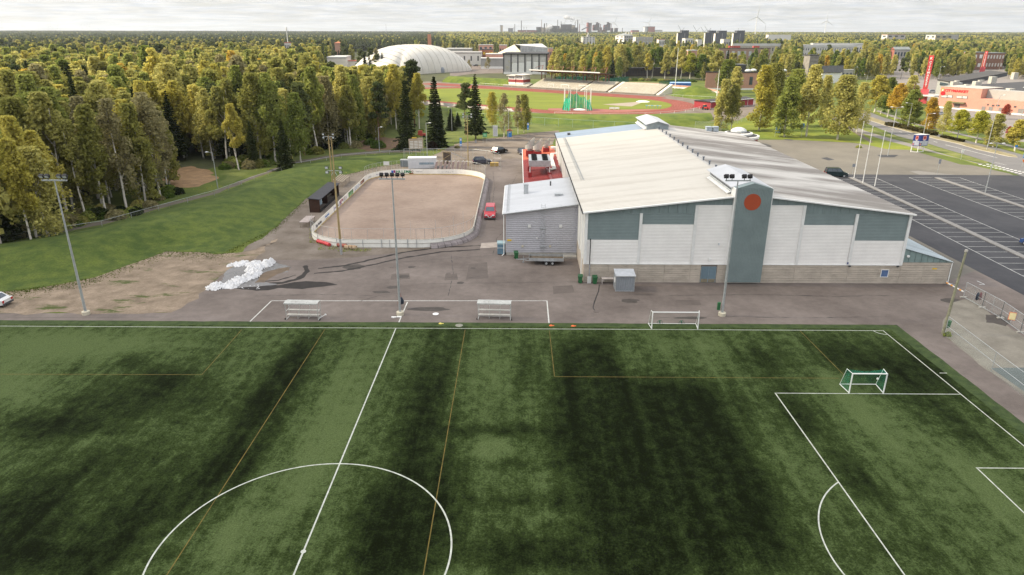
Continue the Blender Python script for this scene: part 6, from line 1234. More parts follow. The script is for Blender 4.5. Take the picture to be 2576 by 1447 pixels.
T=thing('blue_trailer','trailer under a bright blue tarpaulin behind the low brick wall','trailer',G(*c3_(1738,718))); part(T,'tarpaulin',MB().prism([(-6,-1.5),(6,-1.5),(6,2),(-6,2)],.7,2.3),M('tarp_blue',(.05,.14,.42),.5,.15),world=False); part(T,'tarp_top',MB().extr([(-6,-1.5,2.3),(-6,2,2.3),(-6,.2,2.8)],(12,0,0)),M('tarp_light',(.25,.38,.6),.5,.15),world=False)
T=thing('white_mast','tall thin white pole at the end of the terraces','flagpole',G(*c3_(1688,738))); part(T,'pole',MB().tube((0,0,0),(0,0,22),.22,.1,n=8),white,world=False)
T=thing('white_mast','white pole between the low brick wall and the red shed','flagpole',G(*c3_(2087,850))); part(T,'pole',MB().tube((0,0,0),(0,0,14),.2,.1,n=8),white,world=False)
ten=net('tennis_windbreak',(.03,.13,.09),.75)
for (x0,y0,x1,y1,lb) in [(535,668,830,665,'dark green windbreak behind the grandstand columns'),(990,690,1240,668,'dark green windbreak of the courts right of the grandstand'),(1530,718,1830,690,'dark green windbreak nearest the white pole')]:
    a,b=G(*c3_(x0,y0)),G(*c3_(x1,y1)); solo('windbreak',MB().quad(a,b,b+Vector((0,0,3.2)),a+Vector((0,0,3.2))),ten,lb,'windbreak',a)
sheet('court_ground',[G(*c3_(x,y)) for x,y in [(440,668),(980,690),(1240,700),(1640,720),(1560,680),(1240,672),(1000,660),(600,645)]],.004,M('clay_court',(.28,.19,.13),.9,.15,.2,coord='World'))
sheet('dome_apron',[G(*cT(x,y)) for x,y in [(0,460),(250,425),(420,420),(720,415),(1180,400),(1180,375),(700,350),(330,330),(0,300)]],.002,asph)
BL=[]
# ================================================================ AIR DOME
c=G(1040,185); A_=Vector((-130,452,0)); uD=Vector((.58,.815,0)).normalized(); vD=Vector((-uD.y,uD.x,0)); LD_,WD_=98,55
cen=A_+uD*(LD_/2+1)+vD*(WD_/2+1); BL.append((905,1188,108,186,520)); T=thing('air_dome','huge white air-supported dome hall with curved seams behind the trees','air dome',cen); T.rotation_euler=(0,0,math.atan2(uD.y,uD.x))
dm_=M('dome_membrane',(.52,.495,.44),.6,.06,.08,col2=(.60,.58,.53)); HD=21.0
def dome(s,t,h=HD): # s,t in -1..1
    a=max(0,(1-abs(s)**2.6)); b=max(0,(1-abs(t)**2.6)); return h*(a*b)**.52
mb=MB(); NS,NT=64,44
sg=lambda q: math.sin(q*PI/2)
for i in range(NS+1):
    for j in range(NT+1):
        s,t=sg(-1+2*i/NS),sg(-1+2*j/NT); k=1+.0*s
        # rounded plan: pull corners in
        r=max(abs(s),abs(t)); q=(abs(s)**6+abs(t)**6)**(1/6); f=r/q if q>0 else 1
        seam=-.22 if (i%3==0) else 0
        z=dome(s,t); mb.v.append((s*LD_/2*f,t*WD_/2*f,z+seam*(1 if z>1 else 0)))
for i in range(NS):
    for j in range(NT): a=i*(NT+1)+j; mb.f.append((a,a+NT+1,a+NT+2,a+1)); mb.mi.append(0)
part(T,'membrane',mb,dm_,world=False,smooth=True)
sm=M('seam_grey',(.42,.41,.38),.7,.1)
for i in range(3,NS-2,3):
    m=MB(); P=[]
    for j in range(0,NT+1,2):
        s,t=sg(-1+2*i/NS),sg(-1+2*j/NT); q=(abs(s)**6+abs(t)**6)**(1/6); f=max(abs(s),abs(t))/q if q>0 else 1; P.append(Vector((s*LD_/2*f*1.002,t*WD_/2*f*1.002,dome(s,t)+.02)))
    for a,b in zip(P[:-1],P[1:]): m.bar(a,b,.26,.16)
    part(T,'seam',m,sm,world=False)
part(T,'entrance_lock',MB().box(-LD_/2-0,-WD_/2-5,0,-LD_/2+7,-WD_/2+1,4.2),white,world=False); part(T,'entrance_arch',MB().lathe((-LD_/2+3,-WD_/2+1.5,0),[(4.2,0),(4.2,3.2),(3.4,5.2),(1.8,6.2),(0,6.4)],18),M('arch_grey',(.22,.24,.27),.6),world=False,smooth=True)
part(T,'side_arch',MB().lathe((4,-WD_/2+1.0,0),[(2.2,0),(2.2,2.5),(1.4,4.0),(0,4.4)],14),M('arch_grey',(.22,.24,.27),.6),world=False,smooth=True)
# ================================================================ GENERIC BUILDINGS
# BL: what they cover in the view, so no tree is planted where the photo shows open sight of them
def ixy(px,B,dirv):   # distance along dirv from B where the picture column px is met
    lo,hi=0,400; f=lambda t: PJ(B.x+dirv.x*t,B.y+dirv.y*t,8)[0]-px; s0=f(0)
    for _ in range(50):
        m=(lo+hi)/2
        if f(m)*s0>0: lo=m
        else: hi=m
    return lo
def bld(lab,xa,xb,xc,yt,Y,mats,phi=.35,depth=None,rows=0,cols=(0,0),roof='flat',nm='building',cat='building',ybot=None,winm=None,z0=0,group=None,rh=.6,wh=.55,prot=True,hipz=3,wscale=.5):
    B=AY(xb,yt,Y); zt=B.z; B=Vector((B.x,B.y,z0)); fd=Vector((math.cos(phi),math.sin(phi),0)); ld=Vector((-math.sin(phi),math.cos(phi),0))
    Lf=ixy(xc,B,fd) if xc>xb else 4; Ll=ixy(xa,B,ld) if xa<xb else (depth or 12)
    if xa<xb and Ll>depth if depth else False: Ll=depth
    T=thing(nm,lab,cat,B); 
    if group: T['group']=group
    P=[B,B+fd*Lf,B+fd*Lf+ld*Ll,B+ld*Ll]; wf,wl,rm=mats
    part(T,'wall',MB().prism([P[0],P[1],P[2],P[3]],z0-.5,zt-rh if roof!='hip' else zt),wf)
    if wl is not wf: part(T,'side_wall',MB().extr([P[0]-fd*.06,P[3]-fd*.06,P[3]-fd*.06+Vector((0,0,zt-z0-rh)),P[0]-fd*.06+Vector((0,0,zt-z0-rh))],fd*.05),wl)
    if roof=='flat': 
        e=.3; part(T,'roof',MB().prism([P[0]-fd*e-ld*e,P[1]+fd*e-ld*e,P[2]+fd*e+ld*e,P[3]-fd*e+ld*e],zt-rh,zt),rm)
    elif roof=='hip':
        e=.8; q=[P[0]-fd*e-ld*e,P[1]+fd*e-ld*e,P[2]+fd*e+ld*e,P[3]-fd*e+ld*e]; z_=Vector((0,0,zt-z0)); k=min(Lf,Ll)/2; 
        a=(P[0]+P[3])/2+fd*k+z_+Vector((0,0,hipz)); b=(P[1]+P[2])/2-fd*k+z_+Vector((0,0,hipz)); q=[p+z_ for p in q]
        part(T,'roof',MB().add(q+[a,b],[(0,1,5,4),(1,2,5),(2,3,4,5),(3,0,4),(0,3,2,1)]),rm)
    elif roof=='gable':
        e=.6; z_=Vector((0,0,zt-z0)); m1=(P[0]+P[3])/2-fd*e+z_+Vector((0,0,hipz)); m2=(P[1]+P[2])/2+fd*e+z_+Vector((0,0,hipz))
        q=[P[0]-fd*e-ld*e+z_,P[1]+fd*e-ld*e+z_,P[2]+fd*e+ld*e+z_,P[3]-fd*e+ld*e+z_]
        part(T,'roof',MB().add(q+[m1,m2]+[p-Vector((0,0,.3)) for p in q],[(0,1,5,4),(2,3,4,5),(6,9,8,7),(0,6,7,1),(2,8,9,3)]),rm); part(T,'gable_wall',MB().add([P[0]+z_,P[3]+z_,m1+fd*e,P[1]+z_,P[2]+z_,m2-fd*e],[(0,2,1),(3,4,5)]),wl)
    H=zt-rh-z0; winm=winm or gls
    for (p0,dv,Lw,nc,o) in ((P[0],fd,Lf,cols[0],-ld),(P[0],ld,Ll,cols[1],-fd)):
        for r in range(rows if nc else 0):
            for k in range(nc):
                fh=H/rows; w_=Lw/nc; a=p0+dv*(w_*(k+.5-wscale/2))+Vector((0,0,z0*0+fh*(r+.35)))+o*.06; part(T,'window',MB().extr([a,a+dv*w_*wscale,a+dv*w_*wscale+Vector((0,0,fh*.42)),a+Vector((0,0,fh*.42))],o*.1),winm)
    if prot: BL.append((xa-1,xc+1,yt-2,(ybot or yt+20),math.hypot(B.x-X0,B.y-Y0)))
    T['_P']=0; del T['_P']
    return T,P,zt,fd,ld
aw=M('apartment_white',(.60,.58,.55),.85,.05,.05); ag=M('apartment_shade_grey',(.36,.35,.34),.85,.06,.05); dk=M('tower_slate_shaded',(.085,.09,.105),.8,.08,.05); lw=M('white_wall_sunlit',(.66,.62,.56),.8,.04,.05)  # end walls lightened as sunlit, fronts darkened as shaded, in the wall colours
rgm=M('roof_grey_green',(.22,.24,.24),.7,.1,.1); rwh=M('roof_pale',(.50,.50,.49),.6,.08,.1); ocr=M('ochre_block',(.36,.31,.18),.85,.06,.05)
def D_(f,x,y): return f(x,y)
X=lambda f,*v:[f(a,0)[0] for a in v]; Yp=lambda f,v:f(0,v)[1]
# apartment blocks north of the stadium
x=X(cA,50,175,340); T,P,zt,fd,ld=bld('white apartment block with a small stair tower and antenna above the birches',x[0],x[1]-5,x[2],Yp(cA,288),1500,(aw,lw,rwh),.25,14,5,(4,2),cat='apartment block',nm='apartment_block'); part(T,'stair_tower',MB().prism([P[0]+fd*10,P[0]+fd*15,P[0]+fd*15+ld*6,P[0]+fd*10+ld*6],zt,zt+4),ag); part(T,'antenna',MB().tube(P[0]+fd*11+Vector((0,0,zt+4)),P[0]+fd*11+Vector((0,0,zt+8)),.9,n=8),white)
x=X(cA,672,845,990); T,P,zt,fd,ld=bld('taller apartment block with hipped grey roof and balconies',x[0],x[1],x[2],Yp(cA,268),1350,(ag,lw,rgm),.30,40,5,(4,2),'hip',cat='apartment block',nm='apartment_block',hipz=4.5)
for r in range(5): part(T,'balcony',MB().prism([P[0]+fd*14-ld*1.6,P[0]+fd*24-ld*1.6,P[0]+fd*24,P[0]+fd*14],2+r*(zt-3)/5,3.2+r*(zt-3)/5),lw)
for k in range(3): q=P[0]+fd*(9+6*k)+ld*12; part(T,'chimney',MB().prism([q,q+fd*2,q+fd*2+ld*2,q+ld*2],zt+2,zt+6),lw)
x=X(cA,985,1045,1330); bld('pale slab apartment block with sunlit-white end wall right of the hip-roofed one',x[0],x[1],x[2],Yp(cA,292),1300,(M('slab_beige_grey',(.34,.32,.28),.85,.05),lw,rwh),.22,14,4,(5,0),cat='apartment block',nm='apartment_block',wscale=.4,winm=M('window_pale',(.4,.42,.42),.4,.3,.3))
x=X(cA,1400,1440,1605); bld('low white block with red roof edge between the slabs and the dark towers',x[0],x[1],x[2],Yp(cA,332),1500,(aw,lw,M('roof_red_edge',(.40,.10,.07),.7,.1)),.2,14,1,(7,0),nm='low_block')
for i,(f,a,b,c_,d_,e_,yl,yh,Y,lab) in enumerate([(cA,1730,1770,1838,1838,1935,222,178,1150,'leftmost dark slate tower block with white lit end wall'),(cA,2200,2240,2305,2305,2405,220,181,1300,'second dark slate tower block with sunlit-white end, left of the close pair'),(cB,187,230,283,283,375,195,157,1250,'third dark slate tower block, right of the close pair'),(cB,453,497,548,548,637,193,155,1150,'rightmost dark slate tower block standing apart')]):
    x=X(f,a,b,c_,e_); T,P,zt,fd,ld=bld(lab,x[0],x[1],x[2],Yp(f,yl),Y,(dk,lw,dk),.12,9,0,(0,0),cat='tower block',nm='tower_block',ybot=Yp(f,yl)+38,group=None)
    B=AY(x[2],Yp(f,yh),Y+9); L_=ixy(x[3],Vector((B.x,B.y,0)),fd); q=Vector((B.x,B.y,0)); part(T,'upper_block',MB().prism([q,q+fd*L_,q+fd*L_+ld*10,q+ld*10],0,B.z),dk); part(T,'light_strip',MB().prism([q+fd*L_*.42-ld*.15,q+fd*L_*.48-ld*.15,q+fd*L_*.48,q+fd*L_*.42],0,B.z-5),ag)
    part(T,'mast',MB().tube(q+fd*2+Vector((0,0,B.z)),q+fd*2+Vector((0,0,B.z+4)),.2,n=5),grey)
    BL.append((x[2]-1,x[3]+1,Yp(f,yh)-1,Yp(f,yl)+22,Y))
x=X(cA,1885,1895,2020); bld('small white block right of the leftmost dark tower',x[0],x[1],x[2],Yp(cA,316),1120,(aw,lw,rwh),.2,12,2,(3,0),nm='low_block')
x=X(cA,2100,2110,2176); bld('tiny white block between the dark towers',x[0],x[1],x[2],Yp(cA,336),1150,(aw,lw,rwh),.2,12,0,(0,0),nm='low_block'); x=X(cB,345,350,440); bld('low white block between the two right dark towers',x[0],x[1],x[2],Yp(cB,282),1180,(aw,lw,rwh),.2,12,1,(4,0),nm='low_block')
x=X(cB,490,498,1180); bld('long two-storey row with pale snow-white roof behind the school',x[0],x[1],x[2],Yp(cB,347),1050,(M('row_beige',(.38,.34,.28),.85,.08),aw,rwh),.06,14,1,(16,0),nm='terraced_row',rh=3.6,wscale=.35)
x=X(cB,1510,1520,2290); bld('long pale row house with roof vents, front one of two',x[0],x[1],x[2],Yp(cB,366),900,(M('row_white_grey',(.50,.49,.46),.85,.06),lw,rwh),-.05,16,2,(22,0),nm='terraced_row',rh=3,wscale=.3,ybot=Yp(cB,366)+20)
x=X(cB,1660,1670,2415); bld('long pale row house, rear one of two',x[0],x[1],x[2],Yp(cB,342),960,(aw,lw,rwh),-.05,14,1,(20,0),nm='terraced_row',rh=2.4)
x=X(cB,280,290,1030); T,P,zt,fd,ld=bld('long flat-roofed brick school with red roof boxes among the trees',x[0],x[1],x[2],Yp(cB,412),780,(M('school_brick',(.30,.20,.15),.9,.1,.1),brickm,roofd),.03,30,1,(9,0),nm='school',cat='school',winm=M('window_pale',(.4,.42,.42),.4))
for k in (0.22,.32,.70): q=P[0]+fd*((P[1]-P[0]).length*k)+ld*6; part(T,'roof_box',MB().prism([q,q+fd*7,q+fd*7+ld*4,q+ld*4],zt,zt+2.2),redp)
x=X(cB,1000,1010,1330); bld('far pale roofline beyond the woods under the thin mast',x[0],x[1],x[2],Yp(cB,216),1900,(aw,lw,rwh),0,20,nm='low_block')
x=X(cB,1620,1722,1745); bld('grey tiled tower with dark side standing among the birches',x[0]+63,x[0]+1,x[2]-3,Yp(cB,512),420,(M('tower_tile_grey',(.24,.22,.20),.8,.15,.5),M('tower_tile_grey'  ,(.24,.22,.20)),roofd),.2,7,6,(3,0),nm='tile_tower',cat='tower',ybot=Yp(cB,670),winm=M('tile_joint_grey',(.19,.175,.16),.8),wscale=.86)
x=X(cB,1795,1805,2010); T,P,zt,fd,ld=bld('white-walled house with dark gable roof behind the big birches',x[0],x[1],x[2]+15,Yp(cB,772),385,(white,white,M('slate_roof',(.12,.12,.125),.8,.15,1)),.25,14,0,(0,0),'gable',nm='house',cat='house',hipz=4,ybot=Yp(cB,880))
x=X(cB,2085,2095,2260); bld('small pale building with green trim right of the gable house',x[0],x[1],x[2],Yp(cB,728),400,(ag,aw,rwh),.2,10,1,(3,0),nm='house',cat='house',ybot=Yp(cB,830))
x=X(cB,88,95,830); T,P,zt,fd,ld=bld('flat brick building with narrow upright windows and domed skylights',x[0],x[1],x[2]+22,Yp(cB,757),332,(brickm,brickm,roofd),-.05,40,0,(0,0),nm='brick_hall',cat='building',ybot=Yp(cB,1020))
for xx in (390,553,760):
    t=ixy(cB(xx,0)[0],P[0],fd); q=P[0]+fd*t-ld*.1; part(T,'window',MB().extr([q-fd*.9+Vector((0,0,zt*.28)),q+fd*.9+Vector((0,0,zt*.28)),q+fd*.9+Vector((0,0,zt*.72)),q-fd*.9+Vector((0,0,zt*.72))],-ld*.1),gls); part(T,'door',MB().extr([q-fd*.9,q+fd*.9,q+fd*.9+Vector((0,0,zt*.27)),q-fd*.9+Vector((0,0,zt*.27))],-ld*.12),M('lime_panel',(.35,.62,.05),.6)) if xx<700 else None
t=ixy(cB(618,0)[0],P[0],fd); q=P[0]+fd*t-ld*.4+Vector((0,0,zt*.5)); part(T,'wall_unit',MB().prism([q-fd,q+fd,q+fd+ld*.4,q-fd+ld*.4],zt*.48,zt*.62),white)
part(T,'plinth',MB().extr([P[0]-ld*.1,P[1]-ld*.1,P[1]-ld*.1+Vector((0,0,.9)),P[0]-ld*.1+Vector((0,0,.9))],-ld*.1),white)
for k in range(6): q=P[0]+fd*(24+k*4.2)+ld*(4+k%2*5); part(T,'skylight',MB().lathe((q.x,q.y,zt),[(1.9,0),(1.8,.5),(1.0,1.0),(0,1.15)],14),M('dome_skylight',(.5,.52,.52),.2,.05))
x=X(cB,485,490,665); bld('dark plant room with pale louvres on the brick building roof',x[0],x[1],x[2],Yp(cB,655),352,(roofd,roofd,dgrey),-.05,10,0,(0,0),nm='plant_room',z0=8)
x=X(cA,825,835,2100); bld('long dark low building with pale eaves hidden behind the birches',x[0],x[1],x[2],Yp(cA,818),455,(M('dark_wall_brown',(.05,.04,.035),.85,.2,.2),roofd,roofd),-.03,14,1,(26,0),nm='long_low_building',winm=M('dim_glass',(.02,.02,.022),.4),prot=True,ybot=Yp(cA,940))
x=X(cA,1935,1945,2085); bld('salmon box building with tall pale windows among the trees',x[0],x[1],x[2],Yp(cA,517),560,(brickm,brickm,rwh),.05,10,1,(6,0),nm='box_building',winm=M('window_pale',(.4,.42,.42),.4),wscale=.7,ybot=Yp(cA,615))
# east
x=X(c4_,1158,1225,1370); bld('white six-storey block with rust roof edge, left of two on the eastern skyline',x[0],x[1],x[2],Yp(c4_,196),1400,(M('block_mauve_grey',(.42,.39,.37),.85,.05),lw,M('roof_rust_edge',(.40,.20,.12),.7)),.2,30,4,(3,1),nm='apartment_block',cat='apartment block')
x=X(c4_,1550,1655,1840); T,P,zt,fd,ld=bld('ochre and white block, right of two on the eastern skyline',x[0],x[1],x[2],Yp(c4_,200),1300,(ocr,lw,rwh),.25,40,4,(4,2),nm='apartment_block',cat='apartment block'); L_=(P[1]-P[0]).length; part(T,'grey_bay',MB().extr([P[0]+fd*L_*.68-ld*.1,P[1]-ld*.1,P[1]-ld*.1+Vector((0,0,zt-.7)),P[0]+fd*L_*.68-ld*.1+Vector((0,0,zt-.7))],-ld*.15),ag)
x=X(c4_,1245,1290,1420); bld('house with pale metal roof and red gable among the eastern trees',x[0],x[1],x[2],Yp(c4_,330),800,(ag,M('gable_red',(.32,.12,.09),.8),rgm),.2,12,1,(5,0),'gable',nm='house',cat='house',hipz=3)
x=X(c4_,1985,1992,2072); bld('red-brown two-storey house with pale floor band left of the second pylon',x[0],x[1],x[2],Yp(c4_,352),560,(M('house_brick_brown',(.26,.14,.10),.9,.12),brickm,rgm),.05,12,2,(2,0),nm='house',cat='house',winm=white,ybot=Yp(c4_,465))
x=X(c4_,2110,2118,2260); bld('long brown house with pale bays right of the second pylon',x[0],x[1],x[2],Yp(c4_,358),570,(M('house_brick_brown',(.26,.14,.10)),brickm,rgm),.05,12,2,(6,0),nm='house',cat='house',winm=aw,ybot=Yp(c4_,470))
for px,py,h,lab in [(1096,260,17,'white and rust painted sign tower with a blue tip')]:
    c=G(*c4_(px,345)); T=thing('sign_tower',lab,'sign tower',c); part(T,'shaft',MB().box(-2.2,-1.5,0,2.2,1.5,13),white,world=False); part(T,'band',MB().box(-1.3,-1.6,1,-.5,-1.52,12),M('band_rust',(.35,.15,.1),.7),world=False); part(T,'flag',MB().box(-.8,-.4,13,1.0,.4,19),M('flag_blue',(.15,.4,.7),.6),world=False)
# west of stadium
x=X(cT,-20,-5,366); bld('long low grey-roofed factory hall right behind the air dome',x[0]-40,x[1]-40,x[2],Yp(cT,172),640,(aw,lw,M('factory_roof_grey',(.30,.29,.28),.8,.08,.1)),-.02,40,1,(7,0),nm='factory_hall',cat='factory',rh=1,winm=dgrey,wscale=.2)
x=X(cT,-60,-55,238); bld('low pale factory roof farther behind the air dome',x[0],x[1],x[2],Yp(cT,128),800,(ag,aw,rwh),-.02,30,nm='factory_hall',cat='factory')
x=X(cT,366,372,490); T,P,zt,fd,ld=bld('dark brick shop with yellow lettering beside the factory hall',x[0],x[1],x[2],Yp(cT,136),650,(M('shop_brick',(.24,.10,.06),.9,.1,.2),brickm,roofd),-.02,20,0,(0,0),nm='brick_shop',cat='shop',ybot=Yp(cT,225)); txt(T,'KoukKari',3.4,yel,P[0]+fd*1.2-ld*.3+Vector((0,0,zt-5.2)),fd,bold=.12)
for nm_,x0,x1,yy,Y,lab in [('a',328,500,84,760,'salmon two-storey block with white roof rim left of the tent'),('b',570,662,87,780,'salmon block half hidden by the tent gable'),('c',1140,1200,122,700,'salmon block right of the tent roof')]:
    x=X(cT,x0,x0+4,x1); bld(lab,x[0],x[1],x[2],Yp(cT,yy),Y,(pink,pink,rwh),0,14,1 if nm_!='a' else 2,(3,0),nm='salmon_block',ybot=Yp(cT,yy)+20)
x=X(cT,410,416,625); bld('long salmon wall block left of the grey sports hall',x[0],x[1],x[2],Yp(cT,190),585,(pink,pink,rwh),0,20,0,(0,0),nm='salmon_block')
x=X(cT,352,358,622); T,P,zt,fd,ld=bld('low grey shed with white foot in front of the salmon wall',x[0],x[1],x[2],Yp(cT,240),560,(M('shed_sheet_grey',(.30,.30,.29),.7,.1,.2),aw,rwh),0,16,0,(0,0),nm='grey_shed'); part(T,'plinth',MB().extr([P[0]-ld*.1,P[1]-ld*.1,P[1]-ld*.1+Vector((0,0,2)),P[0]-ld*.1+Vector((0,0,2))],-ld*.2),white); part(T,'door',MB().extr([P[0]+fd*20-ld*.1,P[0]+fd*31-ld*.1,P[0]+fd*31-ld*.1+Vector((0,0,4.5)),P[0]+fd*20-ld*.1+Vector((0,0,4.5))],-ld*.2),M('door_dark_brown',(.06,.035,.03),.8))
# grey hall with white panels
x=X(cT,625,1128,1165); B0=AY(x[1],Yp(cT,186),478); zt=B0.z; B0=Vector((B0.x,B0.y,0)); T=thing('panel_hall','grey hall with tall white lit wall bays behind the stadium press box','hall',B0)
L_=ixy(x[0],B0,Vector((-1,.06,0)).normalized()); fd=Vector((1,-.06,0)).normalized(); ld=Vector((.06,1,0)).normalized(); P0=B0-fd*L_; hg=M('hall_light_grey',(.40,.39,.38),.7,.06,.1)
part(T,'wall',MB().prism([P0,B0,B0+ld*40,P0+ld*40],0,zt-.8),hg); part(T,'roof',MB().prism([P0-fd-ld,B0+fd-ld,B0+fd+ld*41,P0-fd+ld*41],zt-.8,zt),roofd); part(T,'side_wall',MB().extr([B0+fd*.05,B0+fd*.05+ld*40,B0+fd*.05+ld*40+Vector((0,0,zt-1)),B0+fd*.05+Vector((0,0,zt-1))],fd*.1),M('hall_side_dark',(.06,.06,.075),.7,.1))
xs7=[625,712,790,872,952,1036,1125]
for i,xx in enumerate(xs7): t=ixy(cT(xx,0)[0],B0,-fd); q=B0-fd*t-ld*.3; part(T,'pilaster',MB().prism([q-fd*.45,q+fd*.45,q+fd*.45+ld*.3,q-fd*.45+ld*.3],0,zt-.8),dgrey)
for a,b,k in [(720,785,.55),(800,865,.56),(890,945,.62),(972,1030,.60),(1052,1112,.6)]:
    t0,t1=ixy(cT(a,0)[0],B0,-fd),ixy(cT(b,0)[0],B0,-fd); q0,q1=B0-fd*t0-ld*.12,B0-fd*t1-ld*.12; part(T,'white_panel',MB().extr([q0,q1,q1+Vector((0,0,zt*k)),q0+Vector((0,0,zt*k))],-ld*.1),white); part(T,'upper_panel',MB().extr([q0+Vector((0,0,zt*k+.3)),q1+Vector((0,0,zt*k+.3)),q1+Vector((0,0,zt*.82)),q0+Vector((0,0,zt*.82))],-ld*.06),M('panel_pale_grey',(.52,.51,.49),.7))
part(T,'plinth',MB().extr([P0-ld*.1,B0-ld*.1,B0-ld*.1+Vector((0,0,1.6)),P0-ld*.1+Vector((0,0,1.6))],-ld*.3),white)
BL.append((x[0],x[2],Yp(cT,180),Yp(cT,360),470))
# tent
T=thing('storage_tent','huge white storage tent with ridged roof and cream gable behind the grey hall','tent',AY(cT(820,0)[0],cT(0,150)[1],620)*1); 
q=lambda x_,y_,Y_: AY(*cT(x_,y_),Y_)
a,b,c_,d_,e_,f__=q(560,178,600),q(820,160,575),q(748,82,590),q(1072,72,640),q(1138,150,625),q(1138,118,628)
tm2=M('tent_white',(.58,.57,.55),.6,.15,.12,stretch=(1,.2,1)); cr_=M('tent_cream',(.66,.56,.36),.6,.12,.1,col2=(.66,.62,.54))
for p in (a,b): p.z=max(p.z,0)
gb=Vector((0,0,0)); a0,b0,e0=Vector((a.x,a.y,0)),Vector((b.x,b.y,0)),Vector((e_.x,e_.y,0))
part(T,'gable',MB().add([a0,b0,b,c_,a],[(0,1,2,3,4)]),cr_); 
bb=Vector((b.x,b.y,b.z+5)); ridge=[c_.lerp(d_,i/12) for i in range(13)]; eave=[bb.lerp(f__,i/12) for i in range(13)]
for i in range(12): part(T,'roof_panel',MB().add([eave[i]+Vector((0,0,-.4 if i%2 else 0)),eave[i+1].lerp(eave[i],.04),ridge[i+1].lerp(ridge[i],.04),ridge[i]],[(0,1,2,3)]),tm2)
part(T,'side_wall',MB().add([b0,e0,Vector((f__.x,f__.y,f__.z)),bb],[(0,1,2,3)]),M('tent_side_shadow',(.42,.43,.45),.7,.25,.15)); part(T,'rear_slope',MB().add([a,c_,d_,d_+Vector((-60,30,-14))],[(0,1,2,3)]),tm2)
BL.append((cT(560,0)[0],cT(1138,0)[0],cT(0,70)[1],cT(0,165)[1],600))
x=X(c2_,735,742,920); bld('white hall with pale roof left of the air dome behind the woods',x[0],x[1],x[2],Yp(c2_,307),560,(lw,lw,rwh),.1,40,0,(0,0),nm='white_hall',cat='hall',ybot=Yp(c2_,380),rh=1.2)
x=X(c2_,922,925,1042); bld('low white wall building between the white hall and the dome',x[0],x[1],x[2],Yp(c2_,345),575,(lw,lw,M('roof_red_edge',(.40,.10,.07))),.1,14,nm='low_block',rh=.5)
x=X(c2_,326,330,390); T,P,zt,fd,ld=bld('white hose tower with red rim and antenna above the western woods',x[0],x[1],x[2],Yp(c2_,168),760,(lw,lw,M('roof_red_edge',(.40,.10,.07))),.1,8,2,(3,0),nm='hose_tower',cat='tower',ybot=Yp(c2_,225)); part(T,'antenna',MB().tube(P[0]+fd*4+Vector((0,0,zt)),P[0]+fd*4+Vector((0,0,zt+14)),.5,.25,n=6).tube(P[0]+fd*4+Vector((0,0,zt+12)),P[0]+fd*4+Vector((0,0,zt+16)),1.1,n=8),white)
a=AY(*c2_(1712,90),900); b=AY(*c2_(1740,90),900); T=thing('brick_stack','square salmon brick stack rising behind the air dome','chimney',(a.x,a.y,0)); part(T,'shaft',MB().prism([a,b,b+Vector((0,8,0)),a+Vector((0,8,0))],0,a.z),M('stack_orange_brick',(.50,.22,.13),.9,.1,.2)); 
for k in range(3): z=a.z-6-k*4; part(T,'vent_slot',MB().box(a.x+5.5,a.y-.1,z,a.x+7.5,a.y,z+1.4),dgrey)
BL.append((c2_(1705,0)[0],c2_(1745,0)[0],c2_(0,85)[1],c2_(0,180)[1],880))
x=X(c2_,805,815,880); bld('rust-roofed house among trees far behind the woods',x[0],x[1],x[2],Yp(c2_,175),900,(brickm,brickm,M('rust_roof',(.38,.14,.07),.8)),0,10,0,(0,0),'hip',nm='house',cat='house',hipz=2)
# ================================================================ SUPERMARKET
PF=G(*c6_(1020,1160)); PE=G(*c6_(2464,1292)); fu=Vector((PE.x-PF.x,PE.y-PF.y,0)).normalized(); fv=Vector((-fu.y,fu.x,0))
def PL(px,py,off=0):
    r=ray(px,py); o=Vector((X0,Y0,HT)); n_=-fv; p0=PF-fv*off; t=(p0-o).dot(n_)/r.dot(n_); h=o+r*t; return (h-PF).dot(fu),h.z
def fp(s,z,o=0): return PF+fu*s-fv*o+Vector((0,0,z))
T=thing('supermarket','salmon brick supermarket with dark sloping roofs and red lettering at the right edge','supermarket',PF); sb=M('salmon_store_brick',(.52,.26,.20),.9,.07,.3)
s1,_=PL(*c6_(1690,1230)); _,zt1=PL(*c6_(1090,810)); _,zt2=PL(*c6_(1900,1022)); sE,_=PL(*c6_(3100,1400)); sE=max(sE,40)
part(T,'wall',MB().prism([fp(0,0),fp(s1,0),fp(s1,0,-16),fp(0,0,-16)],-.1,zt1),sb); part(T,'wall',MB().prism([fp(s1,0),fp(sE,0),fp(sE,0,-9),fp(s1,0,-9)],-.1,zt2),sb,label='lower salmon brick wing')
part(T,'upper_wall',MB().prism([fp(s1+.1,0,-4),fp(sE,0,-4),fp(sE,0,-30),fp(s1+.1,0,-30)],zt2-.5,zt1-.3),M('store_grey_panel',(.36,.35,.33),.6,.05,.2))
part(T,'plinth',MB().extr([fp(0,0,.02),fp(sE,0,.02),fp(sE,.6,.02),fp(0,.6,.02)],-fv*.08),white); part(T,'parapet',MB().prism([fp(-.1,0,.1),fp(s1+.1,0,.1),fp(s1+.1,0,-16),fp(-.1,0,-16)],zt1,zt1+.15),conc)
lr=M('store_letter_red',(.62,.02,.03),.4,.05)
sL,zL=PL(*c6_(1150,890)); sR,zR=PL(*c6_(1545,905)); _,zTt=PL(*c6_(1150,850)); hL=(zTt-zL)*1.35
me=text_mesh('CITYMARKET',1,lr,bold=.03); wd=max(v.co.x for v in me.vertices); 
txt(T,'CITYMARKET',hL,lr,fp(sL,zL,.12),fu,bold=.035*hL,sx=(sR-sL)/wd/hL)
